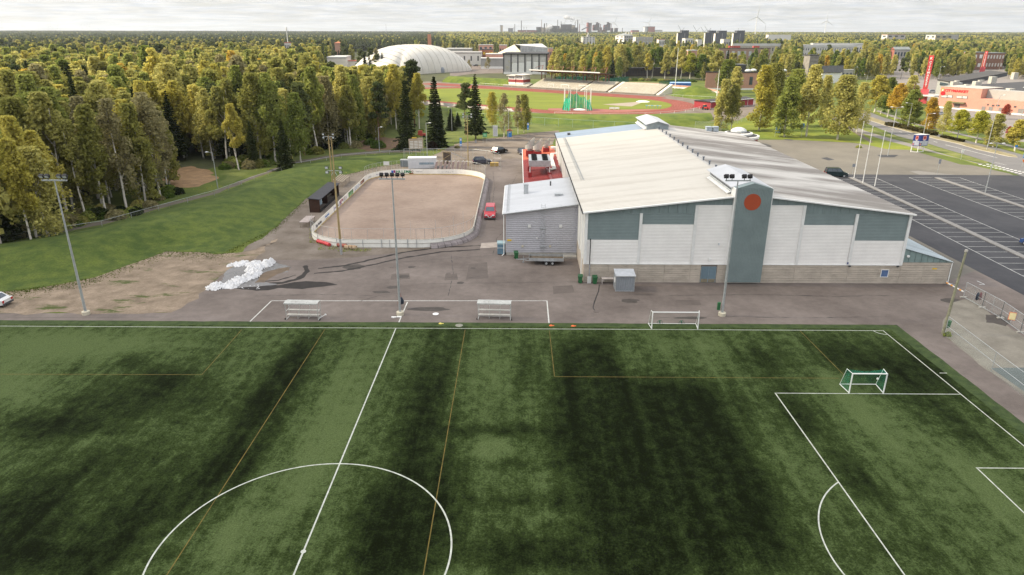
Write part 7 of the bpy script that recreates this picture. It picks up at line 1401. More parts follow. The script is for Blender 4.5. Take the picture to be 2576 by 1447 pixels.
sK,zK=PL(*c6_(1098,888)); part(T,'k_badge',MB().extr([fp(sK,zL-.15,.1),fp(sL-.25,zL-.15,.1),fp(sL-.25,zTt+.2,.1),fp(sK,zTt+.2,.1)],-fv*.1),M('badge_orange',(.75,.25,.05),.5)); txt(T,'K',hL*.9,white,fp(sK+.3,zL,.24),fu,bold=.03)
sC,zC=PL(*c6_(1127,922)); cpt=fp(sC,zC,.05); part(T,'round_sign',MB().tube(cpt,cpt-fv*.2,.9,n=20),lr)
for x0,y0,x1,y1 in [(1100,948,1190,1000),(1200,950,1280,1002),(1350,962,1440,1012),(1448,964,1525,1018)]:
    a,za=PL(*c6_(x0,y0)); b,zb_=PL(*c6_(x1,y1)); w=part(T,'window',MB().extr([fp(a,zb_,.02),fp(b,zb_,.02),fp(b,za,.02),fp(a,za,.02)],-fv*.06),dgrey); part(w,'pane',MB().extr([fp(a+.15,zb_+.12,.1),fp(b-.15,zb_+.12,.1),fp(b-.15,za-.12,.1),fp(a+.15,za-.12,.1)],-fv*.03),M('pane_pale',(.5,.52,.5),.3,.2,.5)); w.location=(0,0,0)
for x0,y0,x1,y1 in [(1768,1138,1808,1250),(1885,1145,1930,1250),(2050,1160,2095,1270),(2370,1178,2440,1300)]:
    a,za=PL(*c6_(x0,y0)); b,_q=PL(*c6_(x1,y1)); part(T,'door',MB().extr([fp(a,.2,.03),fp(b,.2,.03),fp(b,za,.03),fp(a,za,.03)],-fv*.06),M('store_door_grey',(.22,.20,.19),.6))
for x0,y0,x1,y1 in [(1858,1098,1880,1115),(1938,1112,1975,1120),(2010,1110,2060,1130),(2190,1122,2230,1140),(2300,1132,2340,1142)]:
    a,za=PL(*c6_(x0,y0)); b,zb_=PL(*c6_(x1,y1)); part(T,'window',MB().extr([fp(a,za-.6,.03),fp(b,za-.6,.03),fp(b,za,.03),fp(a,za,.03)],-fv*.06),dgrey)
a,za=PL(*c6_(1285,1050)); b,_q=PL(*c6_(1500,1075)); part(T,'canopy',MB().prism([fp(a,0,1.4),fp(b,0,1.4),fp(b,0,0),fp(a,0,0)],za-.7,za-.2),M('canopy_olive',(.16,.15,.08),.7))
part(T,'entrance',MB().extr([fp(a+1,0,.04),fp(b-2,0,.04),fp(b-2,za-.8,.04),fp(a+1,za-.8,.04)],-fv*.05),M('entry_dark',(.16,.13,.12),.6)); 
# dark roofs
part(T,'roof',MB().prism([fp(-1,0,-10),fp(sE,0,-8),fp(sE,0,-90),fp(-1,0,-90)],zt1-.9,zt1-.2),roofd)
u1=[fp(-8,9.2,-16),fp(-3,9.0,-5),fp(26,12.6,-60),fp(10,12.2,-74)]
ra,rb2,rc,rd=AY(*c6_(1030,690),262),AY(*c6_(1310,740),253),AY(*c6_(2200,578),345),AY(*c6_(1900,545),362)
part(T,'sloped_roof',MB().extr([ra,rb2,rc,rd],(0,0,-.5)),M('sloped_roof_felt',(.065,.062,.06),.85,.1,.3)); part(T,'upper_wall',MB().add([rb2-Vector((0,0,.5)),rc-Vector((0,0,.5)),Vector((rc.x,rc.y,7)),Vector((rb2.x,rb2.y,7))],[(0,3,2,1)]),M('clerestory_dark',(.03,.035,.05),.6))
ta,tb=G(*c6_(985,940)),G(*c6_(1040,955)); part(T,'glass_tower',MB().extr([ra+Vector((.4,0,-.6)),rb2+Vector((-.4,0,-.6)),Vector((rb2.x-.4,rb2.y,0)),Vector((ra.x+.4,ra.y,0))],fv*8),M('tower_grey_glass',(.33,.34,.33),.4,.08)); 
a_2=ra.lerp(rb2,.2)-Vector((0,0,1.0)); b_2=ra.lerp(rb2,.85)-Vector((0,0,1.0)); part(T,'clerestory_window',MB().extr([a_2,b_2,b_2-Vector((0,0,1.3)),a_2-Vector((0,0,1.3))],Vector((-.1,-.2,0))),gls)
cn0,cn1=AY(*c6_(725,970),255),AY(*c6_(1040,985),245); part(T,'canopy',MB().extr([cn0,cn1,cn1+fv*8,cn0+fv*8],(0,0,.6)),rwh)
for k,(x,y,w_,h_) in enumerate([(1300,790,2.2,1.5),(1345,775,1.6,1.6),(1510,810,1.6,.9),(1675,800,2.6,1.9),(1735,730,1.4,.7),(1775,728,1.2,.7),(1930,760,2.4,3.0),(2295,690,2.2,3.2),(2240,865,2.4,.5)]):
    p=G(*c6_(x,y),zt1-.2); part(T,'roof_vent',MB().box(p.x-w_/2,p.y-w_/2,zt1-.3,p.x+w_/2,p.y+w_/2,zt1-.2+h_),M('vent_beige',(.45,.43,.38),.6,.1))
def pylon(px,pyb,pyt,lab,wpx,Y=None):
    c=G(px,pyb); h=HTOP(c,pyt); T=thing('red_pylon',lab,'sign pylon',c,math.atan2(fu.y,fu.x)*0-.5,'red lettered pylons'); w=.95
    pr=M('pylon_red',(.50,.06,.06),.45,.05); part(T,'shaft',MB().box(-w,-.7,0,w,.7,h),pr,world=False); part(T,'foot',MB().box(-w-.7,-.9,0,w+.7,.9,h*.30),M('pylon_pink',(.60,.10,.12),.5,.08),world=False)
    part(T,'top_badge',MB().box(-w*.9,-.75,h-1.9,w*.9,-.71,h-.3),M('badge_red_bright',(.75,.05,.04),.5),world=False); me=text_mesh('K',1.5,white,bold=.04,align='CENTER'); me.transform(Matrix(((1,0,0,0),(0,0,-1,-.78),(0,1,0,h-1.7),(0,0,0,1)))); me.name='lettering'; obj('lettering',me,T)
    st=h*.052
    for k,ch in enumerate('CITYMARKET'):
        me=text_mesh(ch,1.3*h/20,white,bold=.03,align='CENTER'); me.transform(Matrix(((1,0,0,0),(0,0,-1,-.76),(0,1,0,h-3.4-k*st*1.02),(0,0,0,1)))); me.name='lettering'; obj('lettering',me,T)
    return T
pylon(*c6_(778,1090),c6_(0,297)[1],'nearer tall red pylon with white upright lettering left of the store',0); pylon(*c6_(1762,600),c6_(0,225)[1],'farther red pylon with white upright lettering behind the store roof',0)
BL.append((c6_(760,0)[0],c6_(960,0)[0],c6_(0,295)[1],c6_(0,900)[1],320)); BL.append((c6_(1740,0)[0],c6_(1860,0)[0],c6_(0,222)[1],c6_(0,560)[1],600)); BL.append((c6_(980,0)[0],2700,c6_(0,545)[1],c6_(0,1200)[1],300))
# ================================================================ STEEL WORKS ON THE HORIZON
YM=4300; mt={'d':M('mill_dark',(.075,.06,.065),.85,.1,.01),'r':M('mill_red',(.26,.075,.06),.85,.1,.01),'b':M('mill_beige',(.42,.34,.25),.85,.12,.01),'g':M('mill_grey',(.17,.165,.175),.85,.1,.01),'w':M('mill_white',(.5,.5,.5),.8,.05,.01),'p':M('mill_pinkish',(.28,.19,.18),.85,.1,.01)}
def mx_(x,y,Y=YM): return AY(*cM(x,y),Y)
def mblock(x0,x1,yt,k,lab,Y=YM,dp=60):
    a,b=mx_(x0,yt,Y),mx_(x1,yt,Y); o=thing('mill_building',lab,'factory',(a.x,a.y,0)); part(o,'wall',MB().box(a.x,a.y,0,b.x,a.y+dp,a.z-2),mt[k]); part(o,'roof',MB().box(a.x-1,a.y-1,a.z-2,b.x+1,a.y+dp,a.z),mt['g' if k!='g' else 'd']); return o
def mstack(x,w,yt,k,lab,Y=YM): a=mx_(x,yt,Y); r_=w/3.68/1.59*Y/1707/2; o=thing('chimney_stack',lab,'chimney',(a.x,a.y,0)); part(o,'shaft',MB().tube((a.x,a.y,0),(a.x,a.y,a.z),r_*1.25,r_,n=10),mt[k]); part(o,'rim',MB().tube((a.x,a.y,a.z-3),(a.x,a.y,a.z),r_*1.15,n=10),mt['d'])
for x,w,y,k,l in [(499,10,84,'d','tall dark stack left of the mill'),(798,8,72,'p','slim stack above the beige mill hall'),(838,15,126,'d','squat dark double stack beside the beige hall'),(870,15,126,'w','white double stack beside the squat dark one'),(1033,9,72,'g','slim stack with white back left of the dark mill hall'),(1085,7,98,'d','short stack at the left of the dark mill hall'),(1330,12,72,'d','thick dark stack trailing smoke'),(1292,7,98,'d','thin stack left of the smoking one'),(1357,9,130,'r','red-brown short stack right of the smoking one'),(402,9,134,'g','flare stack with a pale tip'),(388,5,178,'g','tiny stack beside the flare stack'),(537,6,178,'g','tiny stack right of the tall dark stack'),(574,6,178,'w','tiny white pair of stacks'),(1665,11,134,'p','stack between the two blast furnaces'),(1822,9,130,'r','red stack right of the second blast furnace'),(1987,9,192,'g','small lone stack right of the mill'),(960,8,155,'d','short dark stack in front of the tan hall')]: mstack(x,w,y,k,l)
for x0,x1,y,k,l in [(185,196,150,'w','slim frame tower, left one at the mill edge'),(200,223,152,'b','framed tower, right one at the mill edge'),(303,376,195,'g','wide grey gasholder at the mill'),(445,740,222,'r','very long low red mill hall'),(720,790,178,'g','grey framework hall at the mill'),(748,895,186,'b','beige mill hall under the slim stack'),(925,1095,186,'b','tan mill hall with stepped roof'),(965,1062,160,'d','dark brown upper hall of the mill'),(890,1030,205,'b','low beige hall in front of the tan one'),(1085,1240,138,'d','big dark mill hall with flat top'),(1095,1185,180,'g','grey hall below the big dark one'),(1218,1290,150,'b','beige and dark tower hall'),(1252,1335,185,'g','grey stepped hall beside the smoking stack'),(1030,1330,208,'g','low grey-brown hall along the mill front'),(1473,1494,110,'r','red slab tower of the mill'),(1504,1536,118,'g','dark grey slab tower of the mill'),(1640,1688,182,'p','pinkish rounded hall between the furnaces'),(1828,1852,192,'d','dark cube right of the second furnace'),(1885,1922,192,'d','small dark block on the mill right'),(2318,2366,174,'w','white block of the separate plant'),(2352,2466,170,'r','red-brown block of the separate plant'),(2466,2576,222,'w','long thin white line of the harbour hall'),(1700,1760,222,'b','low pale hall at the foot of the second furnace'),(2130,2230,224,'r','very low red hall right of the mill')]: mblock(x0,x1,y,k,l)
for x0,lab in ((1548,'left blast furnace with slanting conveyor'),(1708,'right blast furnace with slanting conveyor')):
    a=mx_(x0,230); o=thing('blast_furnace',lab,'blast furnace',(a.x,a.y-20,0)); q=lambda x,y,dy=0: mx_(x0+x,y,YM)+Vector((0,-20+dy,0))
    def bk(x0_,x1_,y0_,y1_,k): a,b=q(x0_,y1_),q(x1_,y0_); part(o,'furnace_part',MB().box(a.x,a.y,min(a.z,b.z),b.x,a.y+30,max(a.z,b.z)),mt[k])
    bk(55,92,232,122,'d'); bk(20,48,232,172,'d'); bk(0,14,232,150,'r'); bk(40,56,180,150,'r'); bk(60,80,122,110,'g')
    part(o,'conveyor',MB().bar(q(0,205),q(58,125),7,7),mt['d']); part(o,'conveyor',MB().bar(q(0,155),q(30,150),5,5),mt['d']); part(o,'gas_pipe',MB().bar(q(40,116),q(70,112),4,4).bar(q(20,172),q(60,130),4,4),mt['d'])
o=thing('conveyor_bridge','long slanting conveyor bridge running up to the red slab tower','conveyor',mx_(1390,222)); part(o,'bridge',MB().bar(mx_(1385,222),mx_(1472,178),6,6),mt['g'])
def plume(x,y,w,n,lab,seed,k):
    rg=random.Random(seed); mb=MB()
    for i in range(n):
        t=i/n; p=mx_(x-w*t,y-16*t*k); r_=6+14*t; c_=p+Vector((rg.gauss(0,5),0,rg.gauss(0,4))); mb.lathe(c_,[(0,-r_*.7),(r_*.8,-r_*.4),(r_,0),(r_*.7,r_*.45),(0,r_*.7)],8)
    o=solo('smoke_plume',mb,net('smoke',(.75,.75,.76),.16),lab,'smoke',tuple(mx_(x,y)),smooth=True)
plume(1325,68,170,16,'thin smoke drifting left from the thick dark stack',2,1.8); plume(950,172,60,14,'white steam cloud in front of the tan mill hall',4,-1.3)
def turbine(hx,hy,scale_px=None,lab='',ang=0,zb=0,hub=100,bl=56,Y=None):
    yh=CY-FO*math.tan(PIT)+(hx-CX)*math.tan(ROL)
    Y=Y or (hub-HT)*FO/(yh-hy); h=AY(hx,hy,Y-67); T=thing('wind_turbine',lab,'wind turbine',(h.x,h.y,0)); wt=M('turbine_white',(.74,.74,.74),.5,.02,.01); g=h.z/100
    part(T,'tower',MB().tube((0,0,0),(0,0,h.z),2.4*g,1.5*g,n=10),wt,world=False); part(T,'nacelle',MB().box(-2*g,-4*g,h.z-2*g,2*g,7*g,h.z+2*g),wt,world=False)
    for k in range(3):
        a=ang+k*2*PI/3; d=Vector((math.sin(a),0,math.cos(a))); s=Vector((math.cos(a),0,-math.sin(a))); p=Vector((0,-5*g,h.z)); L=bl*g
        part(T,'blade',MB().extr([p-s*1.0*g,p+s*1.5*g,p+d*L*.2+s*3.4*g,p+d*L+s*.4*g,p+d*L-s*.2*g,p+d*L*.2-s*1.2*g],(0,1.0*g,0)),wt,world=False)
    return T
turbine(1904.6,42.8,lab='wind turbine with raised blades, second from the right on the skyline',ang=.1); turbine(2079,52.6,lab='wind turbine with one blade straight up, rightmost on the skyline',ang=0.02)
for x,y,a,l in [(1135,118,.25,'wind turbine with only its blades showing over the dark mill hall'),(1392,132,-.15,'wind turbine behind the thick smoking stack'),(1868,115,.35,'wind turbine just right of the blast furnaces'),(2372,115,.5,'wind turbine behind the red-brown separate plant')]: turbine(*cM(x,y),lab=l,ang=a)
for i,(x,a) in enumerate([(95,.2),(190,.6),(205,.1),(228,.9),(325,.3),(347,.7),(360,.0),(5,.4)]): turbine(x/1.59,105/1.59,lab='tiny far wind turbine in the loose row on the left horizon',ang=a)
for t in [o for o in bpy.data.objects if o.name.startswith('wind_turbine') and o['label'].startswith('tiny far')]: t['group']='far wind turbines on the left horizon'
a=AY(*c2_(1312,15),3500); solo('radio_mast',MB().tube((0,0,0),(0,0,a.z*1.2),1.2,.6,n=5),M('mast_grey',(.3,.3,.32),.6),'very thin radio mast on the skyline above the air dome','mast',(a.x,a.y,0),world=False)
a=AY(*c4_(140,112),2600); solo('radio_mast',MB().tube((0,0,0),(0,0,a.z),.9,.4,n=5),M('mast_grey',(.3,.3,.32)),'thin radio mast between the two right wind turbines','mast',(a.x,a.y,0),world=False)
for i,(x,y) in enumerate([(1835,90),(2095,95),(2225,120),(2290,100)]):
    a=AY(*cA(x,y),4200); o=thing('harbour_crane',['first harbour crane from the left, above the dark tower','second harbour crane from the left','third harbour crane from the left','fourth harbour crane, left of the tower pair'][i],'crane',(a.x,a.y,0)); cg=M('crane_grey',(.3,.33,.34),.7)
    part(o,'mast',MB().tube((0,0,0),(0,0,a.z*.62),3,2,n=5),cg,world=False); part(o,'jib',MB().bar((0,0,a.z*.55),(-22,0,a.z),2.2).bar((0,0,a.z*.55),(18,0,a.z*.8),1.8),cg,world=False)
# ================================================================ TREES
LF={'birch_olive':leafm('leaf_birch_olive',(.26,.26,.07),(.52,.48,.16),.5,.7),'birch_green':leafm('leaf_birch_green',(.19,.23,.055),(.38,.40,.11),.5,.5),
'birch_yellow':leafm('leaf_birch_yellow',(.40,.36,.07),(.60,.53,.14),.5,.4),'orange':leafm('leaf_orange',(.46,.30,.05),(.62,.46,.09),.48,.4),'green':leafm('leaf_green',(.09,.14,.03),(.20,.26,.055),.45,.5),
'spruce':leafm('leaf_spruce',(.017,.026,.010),(.052,.066,.022),.15,.4),'pine':leafm('leaf_pine',(.06,.08,.032),(.13,.15,.058),.25,.5),'red':leafm('leaf_red',(.30,.06,.04),(.46,.12,.07),.35,.3),'yg':leafm('leaf_yellow_green',(.29,.31,.045),(.50,.48,.08),.5,.4),'bare':leafm('leaf_sparse_brown',(.24,.215,.10),(.35,.315,.16),.45,.4)}
bark_b=M('birch_bark',(.62,.58,.52),.8,.1,1.2,stretch=(2,2,.8),col2=(.12,.10,.085),lo=.52,hi=.62); bark_p=M('pine_bark',(.20,.11,.065),.9,.25,1); bark_s=M('spruce_bark',(.10,.075,.055),.9,.2,1)
def cards(P,S,rg,flat=0,droop=0):
    n=len(P); a=rg.normal(size=(n,3)); a[:,2]*=(1-flat); a/=np.linalg.norm(a,axis=1)[:,None]; b=rg.normal(size=(n,3)); b[:,2]*=(1-flat*.8); b=np.cross(a,b) if not flat else b-a*(a*b).sum(1)[:,None]; b/=np.linalg.norm(b,axis=1)[:,None]
    if droop: b[:,2]-=droop; 
    S=S[:,None]; V=np.stack([P-a*S-b*S*.7,P+a*S-b*S*.7,P+a*S*.8+b*S*.7,P-a*S*.8+b*S*.7],1).reshape(-1,3); return V
def cmesh(name,V,mat,extra=None):
    n=len(V)//4; me=bpy.data.meshes.new(name); nv=len(V); F=np.arange(nv,dtype=np.int32)
    if extra: 
        ev=np.array(extra.v); ef=extra.f
    me.vertices.add(nv); me.vertices.foreach_set('co',V.astype(np.float32).ravel()); me.loops.add(nv); me.loops.foreach_set('vertex_index',F); me.polygons.add(n); me.polygons.foreach_set('loop_start',np.arange(0,nv,4,dtype=np.int32)); me.polygons.foreach_set('loop_total',np.full(n,4,dtype=np.int32)); me.materials.append(mat); me.update(calc_edges=True); return me
def birch_pts(h,r,seed,n,base=.22,sz=.3,top=1.0,clump=70,weep=.6):
    rg=np.random.default_rng(seed); C_=[]; 
    for k in range(clump):
        t=rg.random()**.85; z=h*(base+(1-base)*t); prof=r*1.62*(1-t)**.82*(t+.07)**.30*(.72+.42*rg.random()); a=rg.random()*6.283; q=rg.random()**.5*.95; C_.append((prof*q*math.cos(a),prof*q*math.sin(a),z,.55+.5*rg.random()+.25*r*.3))
    C_=np.array(C_); i=rg.integers(0,clump,n); d=rg.normal(size=(n,3)); d/=np.linalg.norm(d,axis=1)[:,None]; d*=(rg.random(n)**.45)[:,None]; R_=C_[i,3][:,None]*np.array([1,1,1.45])*r*.29
    P=C_[i,:3]+d*R_; P[:,2]-=weep*rg.random(n)*R_[:,0]*.8; P[:,2]=np.clip(P[:,2],h*base*.7,h); S=sz*(.6+.8*rg.random(n)); return P,S,rg,C_
def trunk_birch(h,seed,C_,r0=.19):
    rg=random.Random(seed); mb=MB(); p=Vector((0,0,-.1)); lean=Vector((rg.gauss(0,.018),rg.gauss(0,.018),1)); k=7; pts=[p]
    for i in range(k): lean=lean+Vector((rg.gauss(0,.018),rg.gauss(0,.018),0)); p=p+lean.normalized()*h*.90/k; pts.append(p)
    for i in range(k): mb.tube(pts[i],pts[i+1],r0*(1-i/k)+.02,r0*(1-(i+1)/k)+.02,n=7,cap=False)
    for j in range(0,len(C_),max(1,len(C_)//16)):
        c=C_[j]; z=max(h*.25,c[2]-1.2-abs(c[0])*.9); i=min(k-1,int(z/(h*.93/k))); b=pts[i].lerp(pts[i+1],.5); mb.tube((b.x*.6,b.y*.6,z),(c[0]*.6,c[1]*.6,c[2]-.3),.045,.012,n=4,cap=False)
    return mb
def spruce_pts(h,r,seed,n,sz=.24,base=.05):
    rg=np.random.default_rng(seed); P=[];
    z=h*base; lv=[]
    while z<h*.985: lv.append(z); z+=h*.028*(1.2-z/h*.6)+.12
    br=[]
    for z in lv:
        t=(z-h*base)/(h*(1-base)); R_=r*(1-t)**.85*(.85+.3*rg.random())+.12; m=int(7+4*(1-t)); a0=rg.random()*6.28
        for k in range(m): br.append((z,R_*(.75+.4*rg.random()),a0+k*6.283/m+rg.normal()*.15))
    br=np.array(br); w=br[:,1]**1.3; i=rg.choice(len(br),n,p=w/w.sum()); q=rg.random(n)**.62; R_=br[i,1]*q; a=br[i,2]+rg.normal(size=n)*.10/(.3+q); P=np.stack([R_*np.cos(a),R_*np.sin(a),br[i,0]-R_*.30+R_*q*.12-rg.random(n)*.25],1); S=sz*(.6+.7*rg.random(n))*(1.1-.35*q); return P,S,rg
def pine_pts(h,r,seed,n,sz=.26,base=.5):
    rg=np.random.default_rng(seed); C_=[]
    for k in range(24):
        t=rg.random(); z=h*(base+(1-base)*t)-.6; pr=r*(1-t*.65); a=rg.random()*6.28; q=rg.random()**.5; C_.append((pr*q*math.cos(a),pr*q*math.sin(a),z,1.0+.5*rg.random()))
    C_=np.array(C_); i=rg.integers(0,24,n); d=rg.normal(size=(n,3)); d/=np.linalg.norm(d,axis=1)[:,None]; d*=(rg.random(n)**.5)[:,None]; P=C_[i,:3]+d*C_[i,3][:,None]*np.array([1,1,.55])*r*.38; return P,sz*(.6+.8*rg.random(n)),rg,C_
TR={'birch':[],'spruce':[],'pine':[]}
for s in range(8):
    h=18; r=[3.0,3.6,2.7,3.3,4.0,2.9,3.6,3.2][s]; P,S_,rg,C_=birch_pts(h,r,s,6200 if s<6 else 2400,[.24,.32,.36,.10,.14,.40,.16,.22][s],.195,clump=[60,80,50,75,90,48,40,34][s]); TR['birch'].append((cmesh('crown',cards(P,S_,rg),LF['birch_olive']),trunk_birch(h,s,C_).mesh('trunk',bark_b),h))
for s in range(4):
    h=18; P,S_,rg=spruce_pts(h,[2.9,3.4,2.5,3.1][s],50+s,7000,.22,.05 if s<3 else .12); tm3=MB().tube((0,0,-.1),(0,0,h*.98),.2,.02,n=7); TR['spruce'].append((cmesh('crown',cards(P,S_,rg,.55,.15),LF['spruce']),tm3.mesh('trunk',bark_s),h))
for s in range(3):
    h=18; P,S_,rg,C_=pine_pts(h,2.9,80+s,4200,.22,[.5,.42,.58][s]); tb=trunk_birch(h,80+s,C_,.2); TR['pine'].append((cmesh('crown',cards(P,S_,rg),LF['pine']),tb.mesh('trunk',bark_p),h))
def shrubmesh(seed,n,w,h): rg=np.random.default_rng(seed); P=rg.normal(size=(n,3)); P/=np.linalg.norm(P,axis=1)[:,None]; P*=(rg.random(n)**.4)[:,None]*np.array([w,w,h]); P[:,2]=np.abs(P[:,2]); return cmesh('crown',cards(P,.16*(.6+rg.random(n)),rg),LF['green'])
SB=[shrubmesh(200+i,1500,1.3,1.4) for i in range(2)]
KN={'birch':'birch_tree','spruce':'spruce_tree','pine':'pine_tree'}
def tree(kind,x,y,h,lab,var=None,leaf=None,wide=1,group=None,z=0,rot=None):
    nv_=6 if kind=='birch' else len(TR[kind]); v=TR[kind][var if var is not None else int(abs(x*7.3+y*3.1))%nv_]; T=thing(KN[kind],lab,'tree',(x,y,z),rot if rot is not None else (x*12.9+y*4.1)%6.28,group); k=h/v[2]; T.scale=(k*wide,k*wide,k)
    c=obj('crown',v[0],T); t=obj('trunk',v[1],T)
    if leaf: c.material_slots[0].link='OBJECT'; c.material_slots[0].material=LF[leaf]
    return T
used=[]
def tp(kind,px,py,ptop,lab,leaf=None,wide=1,var=None,group=None):
    g=G(px,py); h=HTOP(g,ptop); used.append((g.x,g.y)); var=(6+int(px)%2 if leaf=='bare' else var)
    if px>1200 and py>200 and kind=='birch' and var is None: var=[0,3,4,1][int(px)%4]; wide=wide*1.22
    return tree(kind,g.x,g.y,h,lab,var,leaf,wide,group)
# --- individually placed trees of the woodland edge
for px,py,pt,leaf,lab in [(80,524,300,'birch_olive','tall white-stemmed birch leftmost at the woodland edge above the bank'),(268,541,265,'birch_olive','birch with a straight white stem standing second from left at the edge'),(319,529,250,'bare','thin-leaved brownish birch, white stem third from left at the edge'),(367,514,262,'birch_olive','birch with slanting white stem left of the sandy patch'),(404,499,240,'bare','sparse birch whose white stem meets the sandy patch corner'),(426,463,270,'birch_olive','birch rising directly behind the sandy patch'),(512,398,215,'birch_yellow','yellow birch with long curved white stem above the sandy patch lamp'),(601,428,262,'birch_yellow','golden birch with twin stems right of the path lamp'),
 (693,407,185,'birch_green','green birch with long white stem right of the golden birch'),(757,409,235,'birch_green','birch with spotted white stem left of the wooden pole'),(783,370,235,'birch_olive','small birch in front of the sunny clearing, first'),(800,384,170,'birch_green','tall birch behind the lashed wooden poles'),(833,363,225,'birch_olive','birch with thin stem at the clearing, left of the trail'),(870,360,165,'birch_olive','birch with pale stem right of the wooden poles'),(899,363,190,'birch_green','birch with straight white stem at the bare soil patch'),(923,329,200,'birch_olive','birch in the back of the clearing'),(984,313,195,'birch_olive','narrow birch left of the tall yellow one'),(997,326,163,'birch_yellow','tall slim yellow-crowned birch before the air dome'),(1055,324,185,'birch_yellow','yellow birch with very thin crown before the stadium')]:
    tp('birch',px,py,pt,lab,leaf,1.0)
for px,py,pt,wd,lab in [(1025,376,196,1.0,'dark spruce behind the brown notice board'),(1097,370,186,1.15,'big dark spruce left of the tall wooden light pole'),(1197,352,184,1.0,'pointed dark spruce right of the wooden light pole'),(1109,358,250,.8,'smaller spruce tucked against the big one'),(1135,328,272,1.7,'young dark spruce between the two big ones, left'),(1152,322,283,1.8,'young dark spruce between the two big ones, right'),(590,380,195,.8,'slender spruce at the woodland edge by the golden birches'),(640,420,300,1,'low dark spruce under the birches'),(720,430,300,1.1,'dark young spruce left of the spotted birch'),(895,350,170,.8,'spruce inside the birches left of the dome')]:
    tp('spruce',px,py,pt,lab,None,wd)
for px,py,pt,lab in [(956,357,205,'pine with thick reddish stem before the clearing'),(1172,340,205,'pine with open crown just left of the pointed spruce'),(936,331,210,'slim pine in the clearing'),(1043,318,152,'very tall slim pine in front of the air dome entrance')]: tp('pine',px,py,pt,lab)
for px,py,pt,lf,lab,wd in [(1303,338,240,'bare','small thin birch with white stem, left of the pair by the lot',.8),(1318,334,238,'birch_olive','small thin birch with white stem, right of the pair by the lot',.9),(1238,321,232,'birch_yellow','thin yellowing birch right of the pointed spruce',.9),(1268,345,235,'bare','sparse birch beside the grey street lamp',1.0),
 (1813,329,200,'birch_olive','left birch of the pair directly behind the hall',.95),(1839,329,214,'birch_olive','right birch of the pair directly behind the hall',.85),(1909,328,165,'birch_yellow','birch with pale golden crown at the left of the lawn group',1.05),(1938,298,160,'birch_olive','birch behind, with white stem at the back of the lawn',1.05),(1973,345,195,'birch_green','broad green birch on the lawn beside the map board',1.15),(2028,343,164,'birch_olive','dark olive birch on the lawn by the parking sign',1.05),(2106,351,190,'birch_olive','broad drooping birch at the lawn corner over the forecourt',1.2),(2154,335,208,'birch_olive','narrow birch with white stem beside the park path',.8),(1990,318,175,'birch_green','birch in the second row of the lawn',1.1),(2065,318,190,'birch_olive','birch behind the drooping one on the lawn',.9),
 (2285,322,226,'birch_green','dark-stemmed spreading tree on the traffic island',1.5),(2333,328,246,'orange','orange tree beside the street lamp on the far verge',1.3),(2300,318,258,'green','round green tree between the island tree and the orange one',1.4),(2370,338,255,'birch_olive','birch with leaning white stem by the far footpath',.8),(2251,302,210,'orange','golden-orange tree nearest the red pylon',1.2),(2232,295,235,'green','green roadside tree left of the orange one',1.5),(2215,288,240,'birch_green','green roadside tree with white stem',1.5),(2200,283,190,'birch_yellow','bright yellow tree at the bend of the road',1.7),(2407,351,276,'yg','conical yellow-green tree first in the verge row',1.5),(2455,360,279,'yg','conical yellow-green tree second in the verge row',1.5),(2497,370,287,'birch_olive','duller olive tree third in the verge row',1.5),(2552,380,302,'birch_yellow','round golden tree last in the verge row at the frame edge',1.9),
 (2527,300,262,'red','red rowan before the store wall',1.3),(2342,285,250,'red','dark red small tree at the corner of the store',1.4),(2535,345,318,'red','small crimson bush-like tree in the store lot',1.2),(2232,270,195,'birch_green','tall green tree behind the flagpole row',1.4),(2285,265,190,'birch_olive','olive tree just left of the red pylon',1.4)]:
    tp('birch',px,py,pt,lab,lf,wd)
# verge-row trees have white tree guards
for px,py in [(2407,351),(2455,360),(2497,370),(2552,380),(2333,328)]:
    T=thing('tree_guard','white guard round the stem of %s'%{2407:'the first verge tree',2455:'the second verge tree',2497:'the third verge tree',2552:'the golden verge tree',2333:'the orange verge tree'}[px],'tree guard',G(px,py)+Vector((0,0,.02)),0,'white tree guards'); part(T,'sleeve',MB().tube((0,0,0),(0,0,1.9),.2,.14,n=8),white,world=False)
solo('round_bush',MB(),bark_s,'x','bush') if False else None
g=G(1088,375); T=thing('round_bush','dark brown round bush beside the stem of the big spruce','bush',g); o=obj('crown',SB[0],T); o.scale=(1.1,1.1,1.2); o.location=(0,0,.3); o.material_slots[0].link='OBJECT'; o.material_slots[0].material=leafm('leaf_brown_bush',(.03,.02,.012),(.06,.035,.02))
# behind-stadium rows (hand counted)
row=[(1283,186,137,'birch_olive'),(1297,183,150,'birch_green'),(1306,181,138,'birch_yellow'),(1322,184,146,'birch_olive'),(1362,179,158,'green'),(1392,186,130,'birch_yellow'),(1405,189,127,'birch_olive'),(1420,187,128,'green'),(1436,190,133,'birch_olive'),(1452,187,132,'birch_green'),(1467,189,140,'birch_olive'),
(1493,193,120,'birch_green'),(1508,194,112,'birch_olive'),(1525,195,118,'birch_yellow'),(1540,193,122,'birch_green'),(1557,196,112,'birch_olive'),(1572,195,120,'green'),(1628,197,134,'birch_yellow'),(1640,196,124,'green'),(1672,199,132,'birch_olive'),(1712,200,118,'birch_olive'),(1735,201,134,'yg'),(1762,202,138,'green'),(1775,200,128,'birch_olive'),(1600,188,115,'birch_olive'),(1655,190,120,'green'),(1695,192,120,'birch_olive'),(1800,210,128,'birch_olive'),(1826,232,150,'birch_green'),(1848,240,168,'birch_olive'),(1228,176,142,'bare'),(1180,175,150,'bare')]
